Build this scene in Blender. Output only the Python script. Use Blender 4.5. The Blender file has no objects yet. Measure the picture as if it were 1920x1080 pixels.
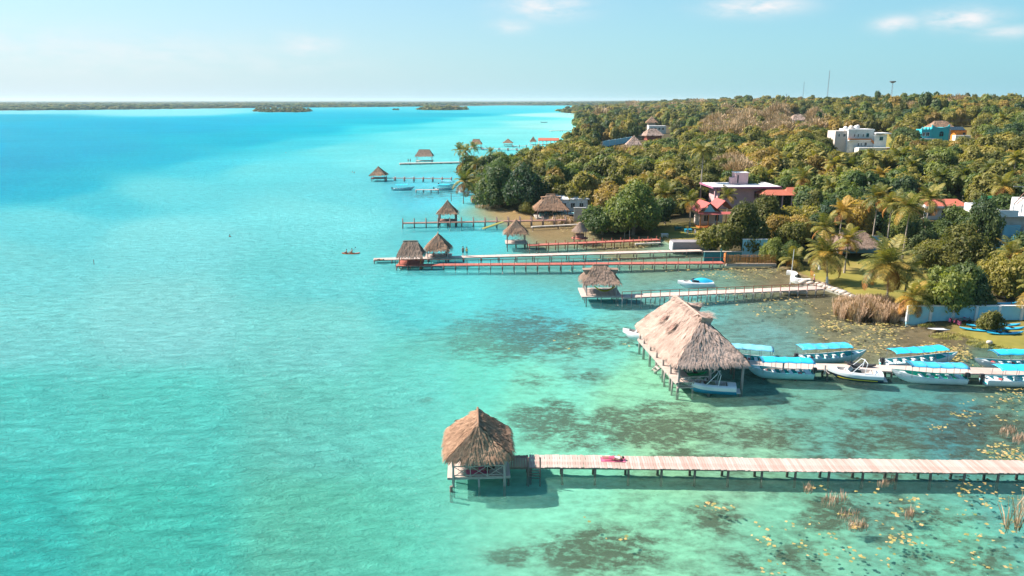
import bpy, math, random
import numpy as np
from mathutils import Vector, Matrix

R = math.radians
rnd = random.Random(7)
nrs = np.random.RandomState(11)
scene = bpy.context.scene
COL = scene.collection

# ------------------------------------------------------------------ camera
FPX, HCAM = 1387.0, 28.0
TH = math.atan(352 / FPX)
cam_data = bpy.data.cameras.new('camera')
cam_data.sensor_width = 36
cam_data.lens = FPX / 1920 * 36
cam_data.clip_start = 0.5
cam_data.clip_end = 60000
cam = bpy.data.objects.new('camera', cam_data)
COL.objects.link(cam)
cam.location = (0, 0, HCAM)
cam.rotation_euler = (R(90) - TH, 0, 0)
scene.camera = cam

# ------------------------------------------------------------------ light and sky
LIGHT_DIR = Vector((1.0, -0.30, -0.98)).normalized()          # the way the sunlight travels
to_sun = -LIGHT_DIR
SUN_EL = math.asin(to_sun.z)
SUN_AZ = math.atan2(to_sun.x, to_sun.y)                       # clockwise from +Y
sun_data = bpy.data.lights.new('sun', 'SUN')
sun_data.energy = 5.0
sun_data.angle = R(0.53)
sun_data.color = (1.0, 0.875, 0.78)
sun = bpy.data.objects.new('sun', sun_data)
COL.objects.link(sun)
sun.rotation_euler = LIGHT_DIR.to_track_quat('-Z', 'Y').to_euler()
sun.location = (-60, 30, 80)

world = bpy.data.worlds.new('World')
scene.world = world
world.use_nodes = True
wn = world.node_tree
wn.nodes.clear()


def N(nt, typ, **kw):
    n = nt.nodes.new(typ)
    for k, v in kw.items():
        if k == 'ins':
            for a, b in v.items():
                n.inputs[a].default_value = b
        else:
            setattr(n, k, v)
    return n


def math_node(nt, op, a=None, b=None, c=None, clamp=False):
    n = nt.nodes.new('ShaderNodeMath')
    n.operation = op
    n.use_clamp = clamp
    for i, v in enumerate((a, b, c)):
        if v is None:
            continue
        if isinstance(v, (int, float)):
            n.inputs[i].default_value = v
        else:
            nt.links.new(v, n.inputs[i])
    return n.outputs[0]


def ramp(nt, fac, stops, interp='LINEAR'):
    n = nt.nodes.new('ShaderNodeValToRGB')
    cr = n.color_ramp
    cr.interpolation = interp
    while len(cr.elements) < len(stops):
        cr.elements.new(0.5)
    for e, (p, c) in zip(cr.elements, stops):
        e.position = p
        e.color = (c[0], c[1], c[2], 1)
    nt.links.new(fac, n.inputs[0])
    return n.outputs[0]


def mixc(nt, fac, a, b, typ='MIX'):
    n = nt.nodes.new('ShaderNodeMix')
    n.data_type = 'RGBA'
    n.blend_type = typ
    for sock, v in ((n.inputs[0], fac), (n.inputs[6], a), (n.inputs[7], b)):
        if isinstance(v, (int, float)):
            sock.default_value = v
        elif isinstance(v, (tuple, list)):
            sock.default_value = (v[0], v[1], v[2], 1)
        else:
            nt.links.new(v, sock)
    return n.outputs[2]


SKY_TINT = (0.42, 0.70, 0.80)
AIR = ((0.70, 2.4, 3.3), (2.1, 3.5, 3.95), (3.3, 3.75, 4.1))
sky = N(wn, 'ShaderNodeTexSky', sky_type='NISHITA', sun_disc=False)
sky.sun_elevation = SUN_EL
sky.sun_rotation = SUN_AZ
sky.air_density = 1.0
sky.dust_density = 0.6
sky.ozone_density = 1.0
tint0 = mixc(wn, 1.0, sky.outputs[0], SKY_TINT, 'MULTIPLY')
tc = N(wn, 'ShaderNodeTexCoord')
sep = N(wn, 'ShaderNodeSeparateXYZ')
wn.links.new(tc.outputs['Generated'], sep.inputs[0])
az = math_node(wn, 'ARCTAN2', sep.outputs[0], sep.outputs[1])
elv = math_node(wn, 'ARCSINE', sep.outputs[2])
# airlight low over the land: pale towards the sun's side, clear blue on the other
sunward = math_node(wn, 'MULTIPLY_ADD', math_node(wn, 'COSINE', math_node(wn, 'SUBTRACT', az, SUN_AZ)), 0.5, 0.5)
air = ramp(wn, sunward, [(0.10, AIR[0]), (0.55, AIR[1]), (0.86, AIR[2])])
low = math_node(wn, 'EXPONENT', math_node(wn, 'MULTIPLY', math_node(wn, 'ABSOLUTE', elv), -6.0))
low = math_node(wn, 'MULTIPLY_ADD', low, 0.85, 0.10, clamp=True)
tint = mixc(wn, low, tint0, air)
# clouds: a few small fair-weather puffs and a thin veil low in the west, laid out by direction
ntx = N(wn, 'ShaderNodeTexNoise', ins={'Scale': 24.0, 'Detail': 6.0, 'Roughness': 0.6})
mp = N(wn, 'ShaderNodeMapping')
mp.inputs['Scale'].default_value = (1, 1, 3.2)
wn.links.new(tc.outputs['Generated'], mp.inputs[0])
wn.links.new(mp.outputs[0], ntx.inputs['Vector'])


def sky_dir(px, py):
    u = (540 - py) / FPX
    x = (px - 960) / FPX
    d = Vector((x, math.cos(TH) + u * math.sin(TH), -math.sin(TH) + u * math.cos(TH))).normalized()
    return math.atan2(d.x, d.y), math.asin(d.z)


cl = None
for (px, py, rx, ry, st) in [(1018, 12, 62, 17, .9), (960, 48, 30, 11, .6), (1415, 12, 66, 13, 1.0), (1683, 45, 28, 10, .95),
                             (1802, 36, 44, 13, 1.0), (1885, 60, 34, 9, .6), (575, 84, 48, 17, .6),
                             (80, 95, 330, 30, .42), (330, 115, 260, 18, .3)]:
    a0, e0 = sky_dir(px, py)
    dx = math_node(wn, 'MULTIPLY', math_node(wn, 'SUBTRACT', az, a0), FPX / rx)
    dy = math_node(wn, 'MULTIPLY', math_node(wn, 'SUBTRACT', elv, e0), FPX / ry)
    r2 = math_node(wn, 'ADD', math_node(wn, 'MULTIPLY', dx, dx), math_node(wn, 'MULTIPLY', dy, dy))
    g = math_node(wn, 'MULTIPLY', math_node(wn, 'EXPONENT', math_node(wn, 'MULTIPLY', r2, -0.8)), st)
    cl = g if cl is None else math_node(wn, 'MAXIMUM', cl, g)
nf = math_node(wn, 'MULTIPLY_ADD', ntx.outputs[0], 3.2, -0.95, clamp=True)
cloud_f = math_node(wn, 'MULTIPLY', cl, math_node(wn, 'ADD', math_node(wn, 'MULTIPLY', nf, 1.0), 0.12), clamp=True)
skyc = mixc(wn, cloud_f, tint, (4.35, 4.4, 4.5))
bg = N(wn, 'ShaderNodeBackground', ins={'Strength': 0.098})
wo = N(wn, 'ShaderNodeOutputWorld')
wn.links.new(skyc, bg.inputs[0])
wn.links.new(bg.outputs[0], wo.inputs[0])

vs = scene.view_settings
scene.display_settings.display_device = 'sRGB'
vs.view_transform = 'Standard'
vs.look = 'None'
vs.exposure = 1.12
vs.gamma = 1.0
vs.use_curve_mapping = False
scene.cycles.max_bounces = 6
scene.cycles.diffuse_bounces = 4
scene.cycles.glossy_bounces = 3
scene.cycles.transmission_bounces = 3
scene.cycles.transparent_max_bounces = 8
scene.cycles.volume_bounces = 1
scene.cycles.use_denoising = True


# ------------------------------------------------------------------ helpers
def G(px, py, z=0.0):
    """point of the place at height z seen at photograph pixel px, py"""
    u = (540 - py) / FPX
    x = (px - 960) / FPX
    d = (x, math.cos(TH) + u * math.sin(TH), -math.sin(TH) + u * math.cos(TH))
    t = (z - HCAM) / d[2]
    return Vector((d[0] * t, d[1] * t, z))


def Gxy(px, py, z=0.0):
    v = G(px, py, z)
    return (v.x, v.y)


def lin(r, g, b):
    return tuple(((c / 255) / 12.92 if c / 255 <= 0.04045 else ((c / 255 + 0.055) / 1.055) ** 2.4) for c in (r, g, b))


class MB:
    def __init__(s):
        s.v = []
        s.f = []
        s.r = []          # one random value per face
        s.m = []
        s.mi = 0
        s.cr = None

    def face(s, idx, r=None):
        s.f.append(tuple(idx))
        s.r.append(s.cr if r is None and s.cr is not None else (rnd.random() if r is None else r))
        s.m.append(s.mi)

    def poly(s, pts, r=None):
        b = len(s.v)
        s.v.extend([tuple(p) for p in pts])
        s.face(range(b, b + len(pts)), r)

    def box(s, c, sz, rz=0.0, taper=1.0, r=None):
        hx, hy, hz = sz[0] / 2, sz[1] / 2, sz[2] / 2
        cs, sn = math.cos(rz), math.sin(rz)
        b = len(s.v)
        for dz in (-1, 1):
            k = taper if dz > 0 else 1.0
            for dx, dy in ((-1, -1), (1, -1), (1, 1), (-1, 1)):
                x, y = dx * hx * k, dy * hy * k
                s.v.append((c[0] + x * cs - y * sn, c[1] + x * sn + y * cs, c[2] + dz * hz))
        if r is None:
            r = rnd.random()
        for q in ((3, 2, 1, 0), (4, 5, 6, 7), (0, 1, 5, 4), (1, 2, 6, 5), (2, 3, 7, 6), (3, 0, 4, 7)):
            s.face([b + i for i in q], r)

    def beam(s, p0, p1, w, h=None, r=None):
        h = h or w
        p0, p1 = Vector(p0), Vector(p1)
        d = (p1 - p0).normalized()
        up = Vector((0, 0, 1)) if abs(d.z) < 0.95 else Vector((0, 1, 0))
        sd = d.cross(up).normalized()
        u2 = sd.cross(d).normalized()
        b = len(s.v)
        for p in (p0, p1):
            for a, c in ((-1, -1), (1, -1), (1, 1), (-1, 1)):
                s.v.append(tuple(p + sd * (a * w / 2) + u2 * (c * h / 2)))
        if r is None:
            r = rnd.random()
        for q in ((0, 1, 2, 3), (7, 6, 5, 4), (0, 4, 5, 1), (1, 5, 6, 2), (2, 6, 7, 3), (3, 7, 4, 0)):
            s.face([b + i for i in q], r)

    def tube(s, pts, rad, n=7, r=None, cap=True):
        pts = [Vector(p) for p in pts]
        if isinstance(rad, (int, float)):
            rad = [rad] * len(pts)
        b = len(s.v)
        if r is None:
            r = rnd.random()
        prev = None
        for i, p in enumerate(pts):
            d = (pts[min(i + 1, len(pts) - 1)] - pts[max(i - 1, 0)]).normalized()
            if prev is None:
                a = d.cross(Vector((0, 0, 1)))
                if a.length < 0.1:
                    a = d.cross(Vector((1, 0, 0)))
                a.normalize()
            else:
                a = (prev - d * prev.dot(d)).normalized()
            prev = a
            c = d.cross(a)
            for k in range(n):
                t = 2 * math.pi * k / n
                s.v.append(tuple(p + (a * math.cos(t) + c * math.sin(t)) * rad[i]))
        for i in range(len(pts) - 1):
            for k in range(n):
                k2 = (k + 1) % n
                s.face([b + i * n + k2, b + i * n + k, b + (i + 1) * n + k, b + (i + 1) * n + k2], r)
        if cap:
            s.face([b + k for k in range(n)], r)
            s.face([b + (len(pts) - 1) * n + k for k in reversed(range(n))], r)

    def lathe(s, c, prof, n=12, r=None):
        """prof: (radius, z) rings from bottom to top round c"""
        b = len(s.v)
        if r is None:
            r = rnd.random()
        for (ra, z) in prof:
            for k in range(n):
                t = 2 * math.pi * k / n
                s.v.append((c[0] + ra * math.cos(t), c[1] + ra * math.sin(t), c[2] + z))
        for i in range(len(prof) - 1):
            for k in range(n):
                k2 = (k + 1) % n
                s.face([b + i * n + k, b + i * n + k2, b + (i + 1) * n + k2, b + (i + 1) * n + k], r)
        s.face([b + k for k in reversed(range(n))], r)
        s.face([b + (len(prof) - 1) * n + k for k in range(n)], r)

    def ell(s, c, rad, n=8, m=6, r=None):
        prof = []
        b = len(s.v)
        if r is None:
            r = rnd.random()
        for i in range(m + 1):
            ph = math.pi * (i / m) - math.pi / 2
            ph = max(-1.45, min(1.45, ph))
            for k in range(n):
                t = 2 * math.pi * k / n
                s.v.append((c[0] + rad[0] * math.cos(ph) * math.cos(t), c[1] + rad[1] * math.cos(ph) * math.sin(t), c[2] + rad[2] * math.sin(ph)))
        for i in range(m):
            for k in range(n):
                k2 = (k + 1) % n
                s.face([b + i * n + k, b + i * n + k2, b + (i + 1) * n + k2, b + (i + 1) * n + k], r)

    def mesh(s, name, mats, smooth=False):
        me = bpy.data.meshes.new(name)
        me.from_pydata(s.v, [], s.f)
        if not isinstance(mats, (list, tuple)):
            mats = [mats]
        for m in mats:
            me.materials.append(m)
        if len(mats) > 1:
            me.polygons.foreach_set('material_index', s.m)
        at = me.attributes.new('rnd', 'FLOAT', 'FACE')
        at.data.foreach_set('value', s.r)
        if smooth:
            me.polygons.foreach_set('use_smooth', [True] * len(s.f))
        me.update()
        return me

    def build(s, name, mats, parent=None, smooth=False, label=None, kind=None):
        o = bpy.data.objects.new(name, s.mesh(name, mats, smooth))
        COL.objects.link(o)
        if parent is not None:
            o.parent = parent
        if label:
            o['label'] = label
        if kind:
            o['kind'] = kind
        return o


def new_obj(name, me, parent=None, loc=(0, 0, 0), rot=(0, 0, 0), scl=(1, 1, 1)):
    o = bpy.data.objects.new(name, me)
    COL.objects.link(o)
    o.location = loc
    o.rotation_euler = rot
    o.scale = scl
    if parent is not None:
        o.parent = parent
    return o


def thing(name, label, cat, loc=(0, 0, 0), rz=0.0, group=None):
    o = bpy.data.objects.new(name, None)
    COL.objects.link(o)
    o.location = loc
    o.rotation_euler = (0, 0, rz)
    o.empty_display_size = 0.3
    o['label'] = label
    o['category'] = cat
    o['kind'] = 'thing'
    if group:
        o['group'] = group
    return o


def tag(o, label, cat, group=None, kind=None):
    if label:
        o['label'] = label
    if cat:
        o['category'] = cat
    if group:
        o['group'] = group
    o['kind'] = kind or 'thing'
    return o


def copy_thing(root, loc, rz=0.0, label=None, scl=None):
    kids = {}
    for o in TREE_CACHE.setdefault(root.name, None) or []:
        pass
    r = root.copy()
    COL.objects.link(r)
    r.location = loc
    r.rotation_euler = (0, 0, rz)
    if scl:
        r.scale = scl
    if label:
        r['label'] = label
    for ch in root.children:
        c = ch.copy()
        COL.objects.link(c)
        c.parent = r
        for g in ch.children:
            d = g.copy()
            COL.objects.link(d)
            d.parent = c
    return r


TREE_CACHE = {}


# ------------------------------------------------------------------ materials
def base_mat(name):
    m = bpy.data.materials.new(name)
    m.use_nodes = True
    nt = m.node_tree
    nt.nodes.clear()
    out = nt.nodes.new('ShaderNodeOutputMaterial')
    return m, nt, out


def surf(name, c1, c2=None, scale=2.0, rough=0.8, spec=0.3, bump=0.0, bscale=8.0, use_rnd=0.0, stretch=(1, 1, 1),
         dirt=None, dirt_amt=0.0, dirt_scale=0.7, metallic=0.0, objvar=0.0):
    """painted / wooden / mineral surface: two tones broken up by noise, per-piece variation, stains, fine relief"""
    m, nt, out = base_mat(name)
    p = N(nt, 'ShaderNodeBsdfPrincipled')
    p.inputs['Roughness'].default_value = rough
    p.inputs['Specular IOR Level'].default_value = spec
    p.inputs['Metallic'].default_value = metallic
    c2 = c2 or tuple(x * 0.7 for x in c1)
    t = N(nt, 'ShaderNodeTexCoord')
    mpn = N(nt, 'ShaderNodeMapping')
    mpn.inputs['Scale'].default_value = stretch
    nt.links.new(t.outputs['Object'], mpn.inputs[0])
    no = N(nt, 'ShaderNodeTexNoise', ins={'Scale': scale, 'Detail': 5.0, 'Roughness': 0.62})
    nt.links.new(mpn.outputs[0], no.inputs['Vector'])
    fac = math_node(nt, 'MULTIPLY_ADD', no.outputs[0], 2.4, -0.7, clamp=True)
    if use_rnd:
        at = N(nt, 'ShaderNodeAttribute', attribute_name='rnd')
        fac = math_node(nt, 'ADD', math_node(nt, 'MULTIPLY', fac, 1 - use_rnd), math_node(nt, 'MULTIPLY', at.outputs['Fac'], use_rnd), clamp=True)
    if objvar:
        oi = N(nt, 'ShaderNodeObjectInfo')
        fac = math_node(nt, 'ADD', math_node(nt, 'MULTIPLY', fac, 1 - objvar), math_node(nt, 'MULTIPLY', oi.outputs['Random'], objvar), clamp=True)
    col = mixc(nt, fac, c1, c2)
    if dirt:
        n2 = N(nt, 'ShaderNodeTexNoise', ins={'Scale': dirt_scale, 'Detail': 6.0, 'Roughness': 0.7})
        nt.links.new(t.outputs['Object'], n2.inputs['Vector'])
        df = math_node(nt, 'MULTIPLY', math_node(nt, 'MULTIPLY_ADD', n2.outputs[0], 5.0, -2.6, clamp=True), dirt_amt)
        col = mixc(nt, df, col, dirt)
    nt.links.new(col, p.inputs['Base Color'])
    if bump:
        n3 = N(nt, 'ShaderNodeTexNoise', ins={'Scale': bscale, 'Detail': 4.0})
        nt.links.new(mpn.outputs[0], n3.inputs['Vector'])
        bp = N(nt, 'ShaderNodeBump', ins={'Strength': bump, 'Distance': 0.03})
        nt.links.new(n3.outputs[0], bp.inputs['Height'])
        nt.links.new(bp.outputs[0], p.inputs['Normal'])
    nt.links.new(p.outputs[0], out.inputs[0])
    return m


def leaf_mat(name, dark, mid, light, trans=0.42, hue=0.0, objvar=0.75):
    m, nt, out = base_mat(name)
    at = N(nt, 'ShaderNodeAttribute', attribute_name='rnd')
    oi = N(nt, 'ShaderNodeObjectInfo')
    v = math_node(nt, 'ADD', at.outputs['Fac'], math_node(nt, 'MULTIPLY_ADD', oi.outputs['Random'], objvar, -objvar / 2), clamp=True)
    col = ramp(nt, v, [(0.0, dark), (0.5, mid), (1.0, light)])
    geo = N(nt, 'ShaderNodeNewGeometry')
    d = N(nt, 'ShaderNodeBsdfPrincipled', ins={'Roughness': 0.55, 'Specular IOR Level': 0.35})
    tr = N(nt, 'ShaderNodeBsdfTranslucent')
    nt.links.new(col, d.inputs['Base Color'])
    yel = mixc(nt, 1.0, col, (1.3, 1.35, 0.5), 'MULTIPLY')
    nt.links.new(yel, tr.inputs['Color'])
    mx = N(nt, 'ShaderNodeMixShader')
    mx.inputs[0].default_value = trans
    nt.links.new(d.outputs[0], mx.inputs[1])
    nt.links.new(tr.outputs[0], mx.inputs[2])
    nt.links.new(mx.outputs[0], out.inputs[0])
    return m


M = {}
M['leaf_olive'] = leaf_mat('leaf_olive', (0.078, 0.092, 0.022), (0.185, 0.182, 0.04), (0.37, 0.312, 0.072))
M['leaf_green'] = leaf_mat('leaf_green', (0.044, 0.086, 0.028), (0.118, 0.168, 0.042), (0.26, 0.285, 0.068))
M['leaf_dark'] = leaf_mat('leaf_dark', (0.034, 0.076, 0.04), (0.078, 0.124, 0.046), (0.17, 0.205, 0.062))
M['leaf_ochre'] = leaf_mat('leaf_ochre', (0.15, 0.108, 0.03), (0.31, 0.222, 0.056), (0.46, 0.33, 0.092))
M['leaf_dry'] = leaf_mat('leaf_dry', (0.25, 0.18, 0.1), (0.38, 0.27, 0.16), (0.5, 0.37, 0.22), trans=0.1)
M['frond'] = leaf_mat('frond', (0.075, 0.098, 0.022), (0.17, 0.175, 0.036), (0.35, 0.29, 0.065), trans=0.3)
M['frond_yellow'] = leaf_mat('frond_yellow', (0.180, 0.144, 0.026), (0.312, 0.216, 0.036), (0.480, 0.288, 0.048), trans=0.3)
M['frond_dead'] = leaf_mat('frond_dead', (0.18, 0.08, 0.022), (0.34, 0.15, 0.030), (0.48, 0.24, 0.05), trans=0.15)
M['bark'] = surf('bark', (0.16, 0.13, 0.10), (0.26, 0.22, 0.18), scale=3, bump=0.6)
M['palm_bark'] = surf('palm_bark', (0.42, 0.37, 0.31), (0.25, 0.21, 0.17), scale=1.2, stretch=(1, 1, 5), bump=0.5)
M['limewash'] = surf('limewash', (0.78, 0.80, 0.80), (0.6, 0.64, 0.66), scale=2)


# ------------------------------------------------------------------ shoreline and ground
def seg_dist(P, A, B):
    AB = B - A
    t = np.clip(((P - A) @ AB) / max(AB @ AB, 1e-9), 0, 1)
    d = P - (A + t[:, None] * AB)
    return np.sqrt((d ** 2).sum(1))


def inside(P, poly):
    x, y = P[:, 0], P[:, 1]
    c = np.zeros(len(P), bool)
    n = len(poly)
    for i in range(n):
        x1, y1 = poly[i]
        x2, y2 = poly[(i + 1) % n]
        if y1 == y2:
            continue
        m = ((y1 > y) != (y2 > y)) & (x < (x2 - x1) * (y - y1) / (y2 - y1) + x1)
        c ^= m
    return c


shore_px = [(1920, 667), (1875, 655), (1830, 640), (1790, 628), (1745, 612), (1700, 600), (1640, 573), (1580, 545), (1552, 534),
            (1515, 520), (1480, 507), (1455, 496), (1370, 491), (1325, 472), (1258, 460), (1236, 449), (1180, 441), (1110, 439),
            (1098, 422), (1085, 404), (1040, 400), (1000, 401), (960, 396), (915, 384), (902, 368), (896, 352), (868, 344), (858, 336), (874, 330),
            (930, 326), (985, 318), (1020, 304), (1040, 290), (1050, 283), (1066, 274), (1084, 260), (1086, 246), (1080, 236), (1078, 224), (1085, 214), (1048, 210.5),
            (1090, 204), (1150, 201), (1190, 199), (1080, 198), (930, 197.8), (900, 198.5), (720, 200.6), (600, 201.5), (480, 202.5), (380, 203.8),
            (200, 206), (0, 207.5), (-300, 208.5)]
shore = [(95.0, 5.0), (84.0, 40.0), (70.0, 62.0), (62.5, 73.5)] + [Gxy(*p) for p in shore_px]
land_poly = shore + [(-40000, 2400), (-40000, 60000), (60000, 60000), (60000, 5)]
island1 = [Gxy(*p) for p in [(473, 209.2), (500, 210.6), (560, 210.8), (583, 209.6), (575, 208.2), (520, 207.6), (485, 208)]]
island2 = [Gxy(*p) for p in [(782, 206.3), (830, 206.8), (878, 206.2), (866, 205.2), (800, 205.3)]]
island3 = [Gxy(*p) for p in [(735, 206.6), (742, 206.9), (748, 206.5), (741, 206.0)]]
backlagoon = [Gxy(*p) for p in [(15, 198.2), (100, 199.0), (180, 198.6), (182, 197.4), (90, 196.6), (20, 196.9)]]


def signed(P):
    """positive on land, metres from the waterline"""
    P = np.asarray(P, float)
    d = np.full(len(P), 1e9)
    for i in range(len(shore) - 1):
        d = np.minimum(d, seg_dist(P, np.array(shore[i]), np.array(shore[i + 1])))
    s = np.where(inside(P, land_poly), d, -d)
    for isl in (island1, island2, island3):
        di = np.full(len(P), 1e9)
        for i in range(len(isl)):
            di = np.minimum(di, seg_dist(P, np.array(isl[i]), np.array(isl[(i + 1) % len(isl)])))
        s = np.maximum(s, np.where(inside(P, isl), di, -di))
    di = np.full(len(P), 1e9)
    for i in range(len(backlagoon)):
        di = np.minimum(di, seg_dist(P, np.array(backlagoon[i]), np.array(backlagoon[(i + 1) % len(backlagoon)])))
    s = np.minimum(s, np.where(inside(P, backlagoon), -di, di))
    return s


def sstep(a, b, x):
    t = np.clip((x - a) / (b - a), 0, 1)
    return t * t * (3 - 2 * t)


def vnoise(x, y, seed=0):
    xi, yi = np.floor(x).astype(np.int64), np.floor(y).astype(np.int64)
    xf, yf = x - xi, y - yi
    xf, yf = xf * xf * (3 - 2 * xf), yf * yf * (3 - 2 * yf)

    def h(a, b):
        n = (a * 374761393 + b * 668265263 + seed * 144665) & 0x7fffffff
        n = ((n ^ (n >> 13)) * 1274126177) & 0x7fffffff
        return ((n ^ (n >> 16)) & 0xffff) / 65535.0
    return (h(xi, yi) * (1 - xf) + h(xi + 1, yi) * xf) * (1 - yf) + (h(xi, yi + 1) * (1 - xf) + h(xi + 1, yi + 1) * xf) * yf


def ground_h(P, s=None):
    P = np.asarray(P, float)
    if s is None:
        s = signed(P)
    x, y = P[:, 0], P[:, 1]
    ang = x / np.maximum(y, 1)
    rise = sstep(25, 330, s) * 17.0 * sstep(-0.02, 0.3, ang)
    flat = 0.45 + 0.5 * sstep(2, 30, s)
    hum = (vnoise(x / 45, y / 45, 3) - 0.5) * 2.4 * sstep(40, 120, s) + (vnoise(x / 130, y / 170, 5) - 0.45) * 5.5 * sstep(420, 900, y) * sstep(0.1, 0.3, ang) * sstep(60, 160, s)
    land = flat + rise + hum
    bed = -np.clip(-s * 0.2, 0, 0.35) - 0.5 * sstep(0, 30, -s)
    return np.where(s > 0, np.minimum(land, 0.02 + s * 0.6), bed)


def gh(x, y):
    return float(ground_h([(x, y)])[0])


def at_ground(px, py):
    z = 1.0
    for _ in range(12):
        v = G(px, py, z)
        z = 0.5 * z + 0.5 * gh(v.x, v.y)
    v = G(px, py, z)
    return Vector((v.x, v.y, gh(v.x, v.y)))


# water tones found round the lagoon (shallow marl, deep channel, weed and peat near the shore)
WT = [(0, 211, 120, 208, 220), (300, 211, 125, 212, 220), (0, 218, 20, 170, 198), (0, 250, 0, 171, 206), (200, 235, 0, 173, 206), (0, 300, 0, 169, 206), (0, 340, 8, 176, 208), (150, 280, 0, 171, 206), (400, 228, 0, 175, 206),
      (100, 352, 18, 182, 210), (300, 296, 0, 177, 206), (450, 264, 0, 179, 206), (600, 242, 0, 181, 206), (740, 226, 0, 183, 206), (850, 215, 12, 178, 200), (300, 240, 0, 173, 206), (600, 218, 0, 179, 206), (920, 210, 60, 198, 212),
      (100, 420, 105, 215, 222), (300, 362, 100, 214, 222), (480, 318, 100, 216, 222), (640, 280, 105, 220, 224), (780, 250, 100, 218, 222), (880, 232, 96, 216, 220), (180, 380, 70, 202, 218), (400, 310, 62, 200, 218), (560, 272, 60, 202, 218), (700, 243, 58, 204, 216),
      (960, 222, 90, 214, 218), (1010, 230, 140, 226, 222), (950, 250, 128, 226, 224), (850, 262, 118, 226, 225), (1045, 216, 165, 228, 222), (1060, 235, 155, 228, 222), (0, 500, 120, 220, 222), (300, 450, 128, 226, 228), (600, 400, 120, 224, 226), (760, 300, 116, 224, 226),
      (0, 620, 128, 222, 220), (300, 600, 138, 224, 222), (600, 620, 128, 222, 216), (0, 780, 96, 219, 210), (300, 800, 98, 219, 207), (0, 1000, 68, 208, 198), (300, 1000, 82, 212, 194), (600, 1000, 106, 214, 188), (600, 800, 112, 214, 200),
      (600, 520, 112, 218, 218), (800, 560, 96, 208, 210), (800, 360, 88, 196, 212), (650, 365, 104, 214, 220), (880, 350, 92, 184, 196), (900, 440, 86, 196, 204), (1020, 590, 90, 188, 194), (800, 700, 112, 212, 200),
      (900, 700, 110, 208, 190), (1000, 730, 125, 210, 185), (1100, 650, 115, 195, 180), (1200, 730, 140, 205, 170), (1250, 800, 150, 200, 160), (1080, 850, 135, 212, 182),
      (1200, 1000, 135, 200, 165), (1500, 1000, 125, 190, 160), (1400, 820, 140, 190, 158), (1600, 820, 104, 168, 154), (1800, 780, 78, 142, 146), (1900, 900, 100, 170, 160),
      (1800, 1050, 115, 188, 160), (1500, 745, 110, 168, 150), (1700, 740, 90, 150, 145), (1450, 620, 110, 156, 152), (1300, 560, 105, 170, 168), (1600, 640, 134, 128, 100),
      (1750, 640, 130, 112, 84), (1550, 575, 122, 112, 84), (1500, 520, 126, 110, 82), (1350, 512, 112, 146, 130), (1100, 490, 98, 166, 160), (1150, 458, 140, 126, 92),
      (1000, 404, 168, 136, 92), (1040, 425, 150, 124, 86), (1250, 480, 120, 146, 124), (1400, 500, 125, 118, 90), (1480, 590, 110, 130, 115), (1850, 700, 96, 126, 110), (1900, 790, 100, 140, 125), (1650, 880, 112, 172, 152)]
WEED = [(1030, 775, 75, 38, 1.0), (1230, 785, 150, 45, .95), (1130, 1012, 120, 42, 1.0), (960, 1022, 50, 18, .9), (1335, 950, 60, 38, .8), (1570, 945, 90, 40, .75), (960, 620, 190, 45, .8), (1080, 800, 70, 35, .7),
        (1440, 800, 120, 40, .65), (1650, 820, 180, 70, .6), (1850, 800, 120, 60, .8), (1700, 950, 200, 60, .5), (1800, 1020, 200, 60, .45), (1450, 1030, 180, 50, .45), (1300, 840, 120, 20, .6), (800, 735, 14, 6, .8), (1100, 690, 60, 22, .4), (1000, 700, 60, 20, .4),
        (780, 360, 130, 14, .5), (640, 1065, 60, 10, .5), (1480, 740, 150, 20, .4), (930, 1075, 100, 12, .5), (1150, 620, 90, 30, .6), (1700, 760, 150, 25, .7), (800, 620, 60, 60, .35)]


def proj(P):
    x, y = P[:, 0], P[:, 1]
    dz = -HCAM
    fw = y * math.cos(TH) - dz * math.sin(TH)
    up = y * math.sin(TH) + dz * math.cos(TH)
    return 960 + FPX * x / fw, 540 - FPX * up / fw


def srgb2lin(a):
    return np.where(a <= 0.04045, a / 12.92, ((a + 0.055) / 1.055) ** 2.4)


def water_tone(P):
    px, py = proj(P)
    px = np.clip(px, -300, 2300)
    py = np.clip(py, 195, 1300)
    acc = np.zeros((len(P), 3))
    ws = np.zeros(len(P))
    # distances measured in bearing and logarithm of range, so far bands stay bands
    lx, ly = px / 260.0, np.log(py - 185) * 2.6
    for (a, b, r, g, bb) in WT:
        d2 = (lx - a / 260.0) ** 2 + (ly - math.log(b - 185) * 2.6) ** 2
        w = 1 / (d2 + 0.010) ** 2.6
        acc += w[:, None] * np.array([r, g, bb])
        ws += w
    return srgb2lin(acc / ws[:, None] / 255)


rows = np.exp(np.linspace(math.log(12), math.log(40000), 560))
colsx = np.concatenate([np.linspace(-1.5, -0.72, 16)[:-1], np.linspace(-0.72, 0.0, 70)[:-1], np.linspace(0.0, 0.72, 190)[:-1], np.linspace(0.72, 1.5, 20)])
YY, XX = np.meshgrid(rows, colsx, indexing='ij')
GP = np.stack([(XX * YY).ravel(), YY.ravel()], 1)
# fan rows start behind the camera too
sd = signed(GP)
gz = ground_h(GP, sd)
tone = water_tone(GP)
ppx, ppy = proj(GP)
weed = np.zeros(len(GP))
for (a, b, rx, ry, st) in WEED:
    weed = np.maximum(weed, st * np.exp(-(((ppx - a) / rx) ** 2 + ((ppy - b) / ry) ** 2)))
weed = np.maximum(weed, 0.24 * sstep(900, 1250, ppx) * sstep(430, 560, ppy))
weed = np.where(sd > 0, 0, weed)
# how clear the water is to the bed: shallows near the east shore are clear, the open lagoon is milky
clear = sstep(420, 1120, ppx) * sstep(250, 420, ppy)
clear = np.maximum(clear, sstep(-45, -5, sd) * (ppy > 215))


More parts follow.
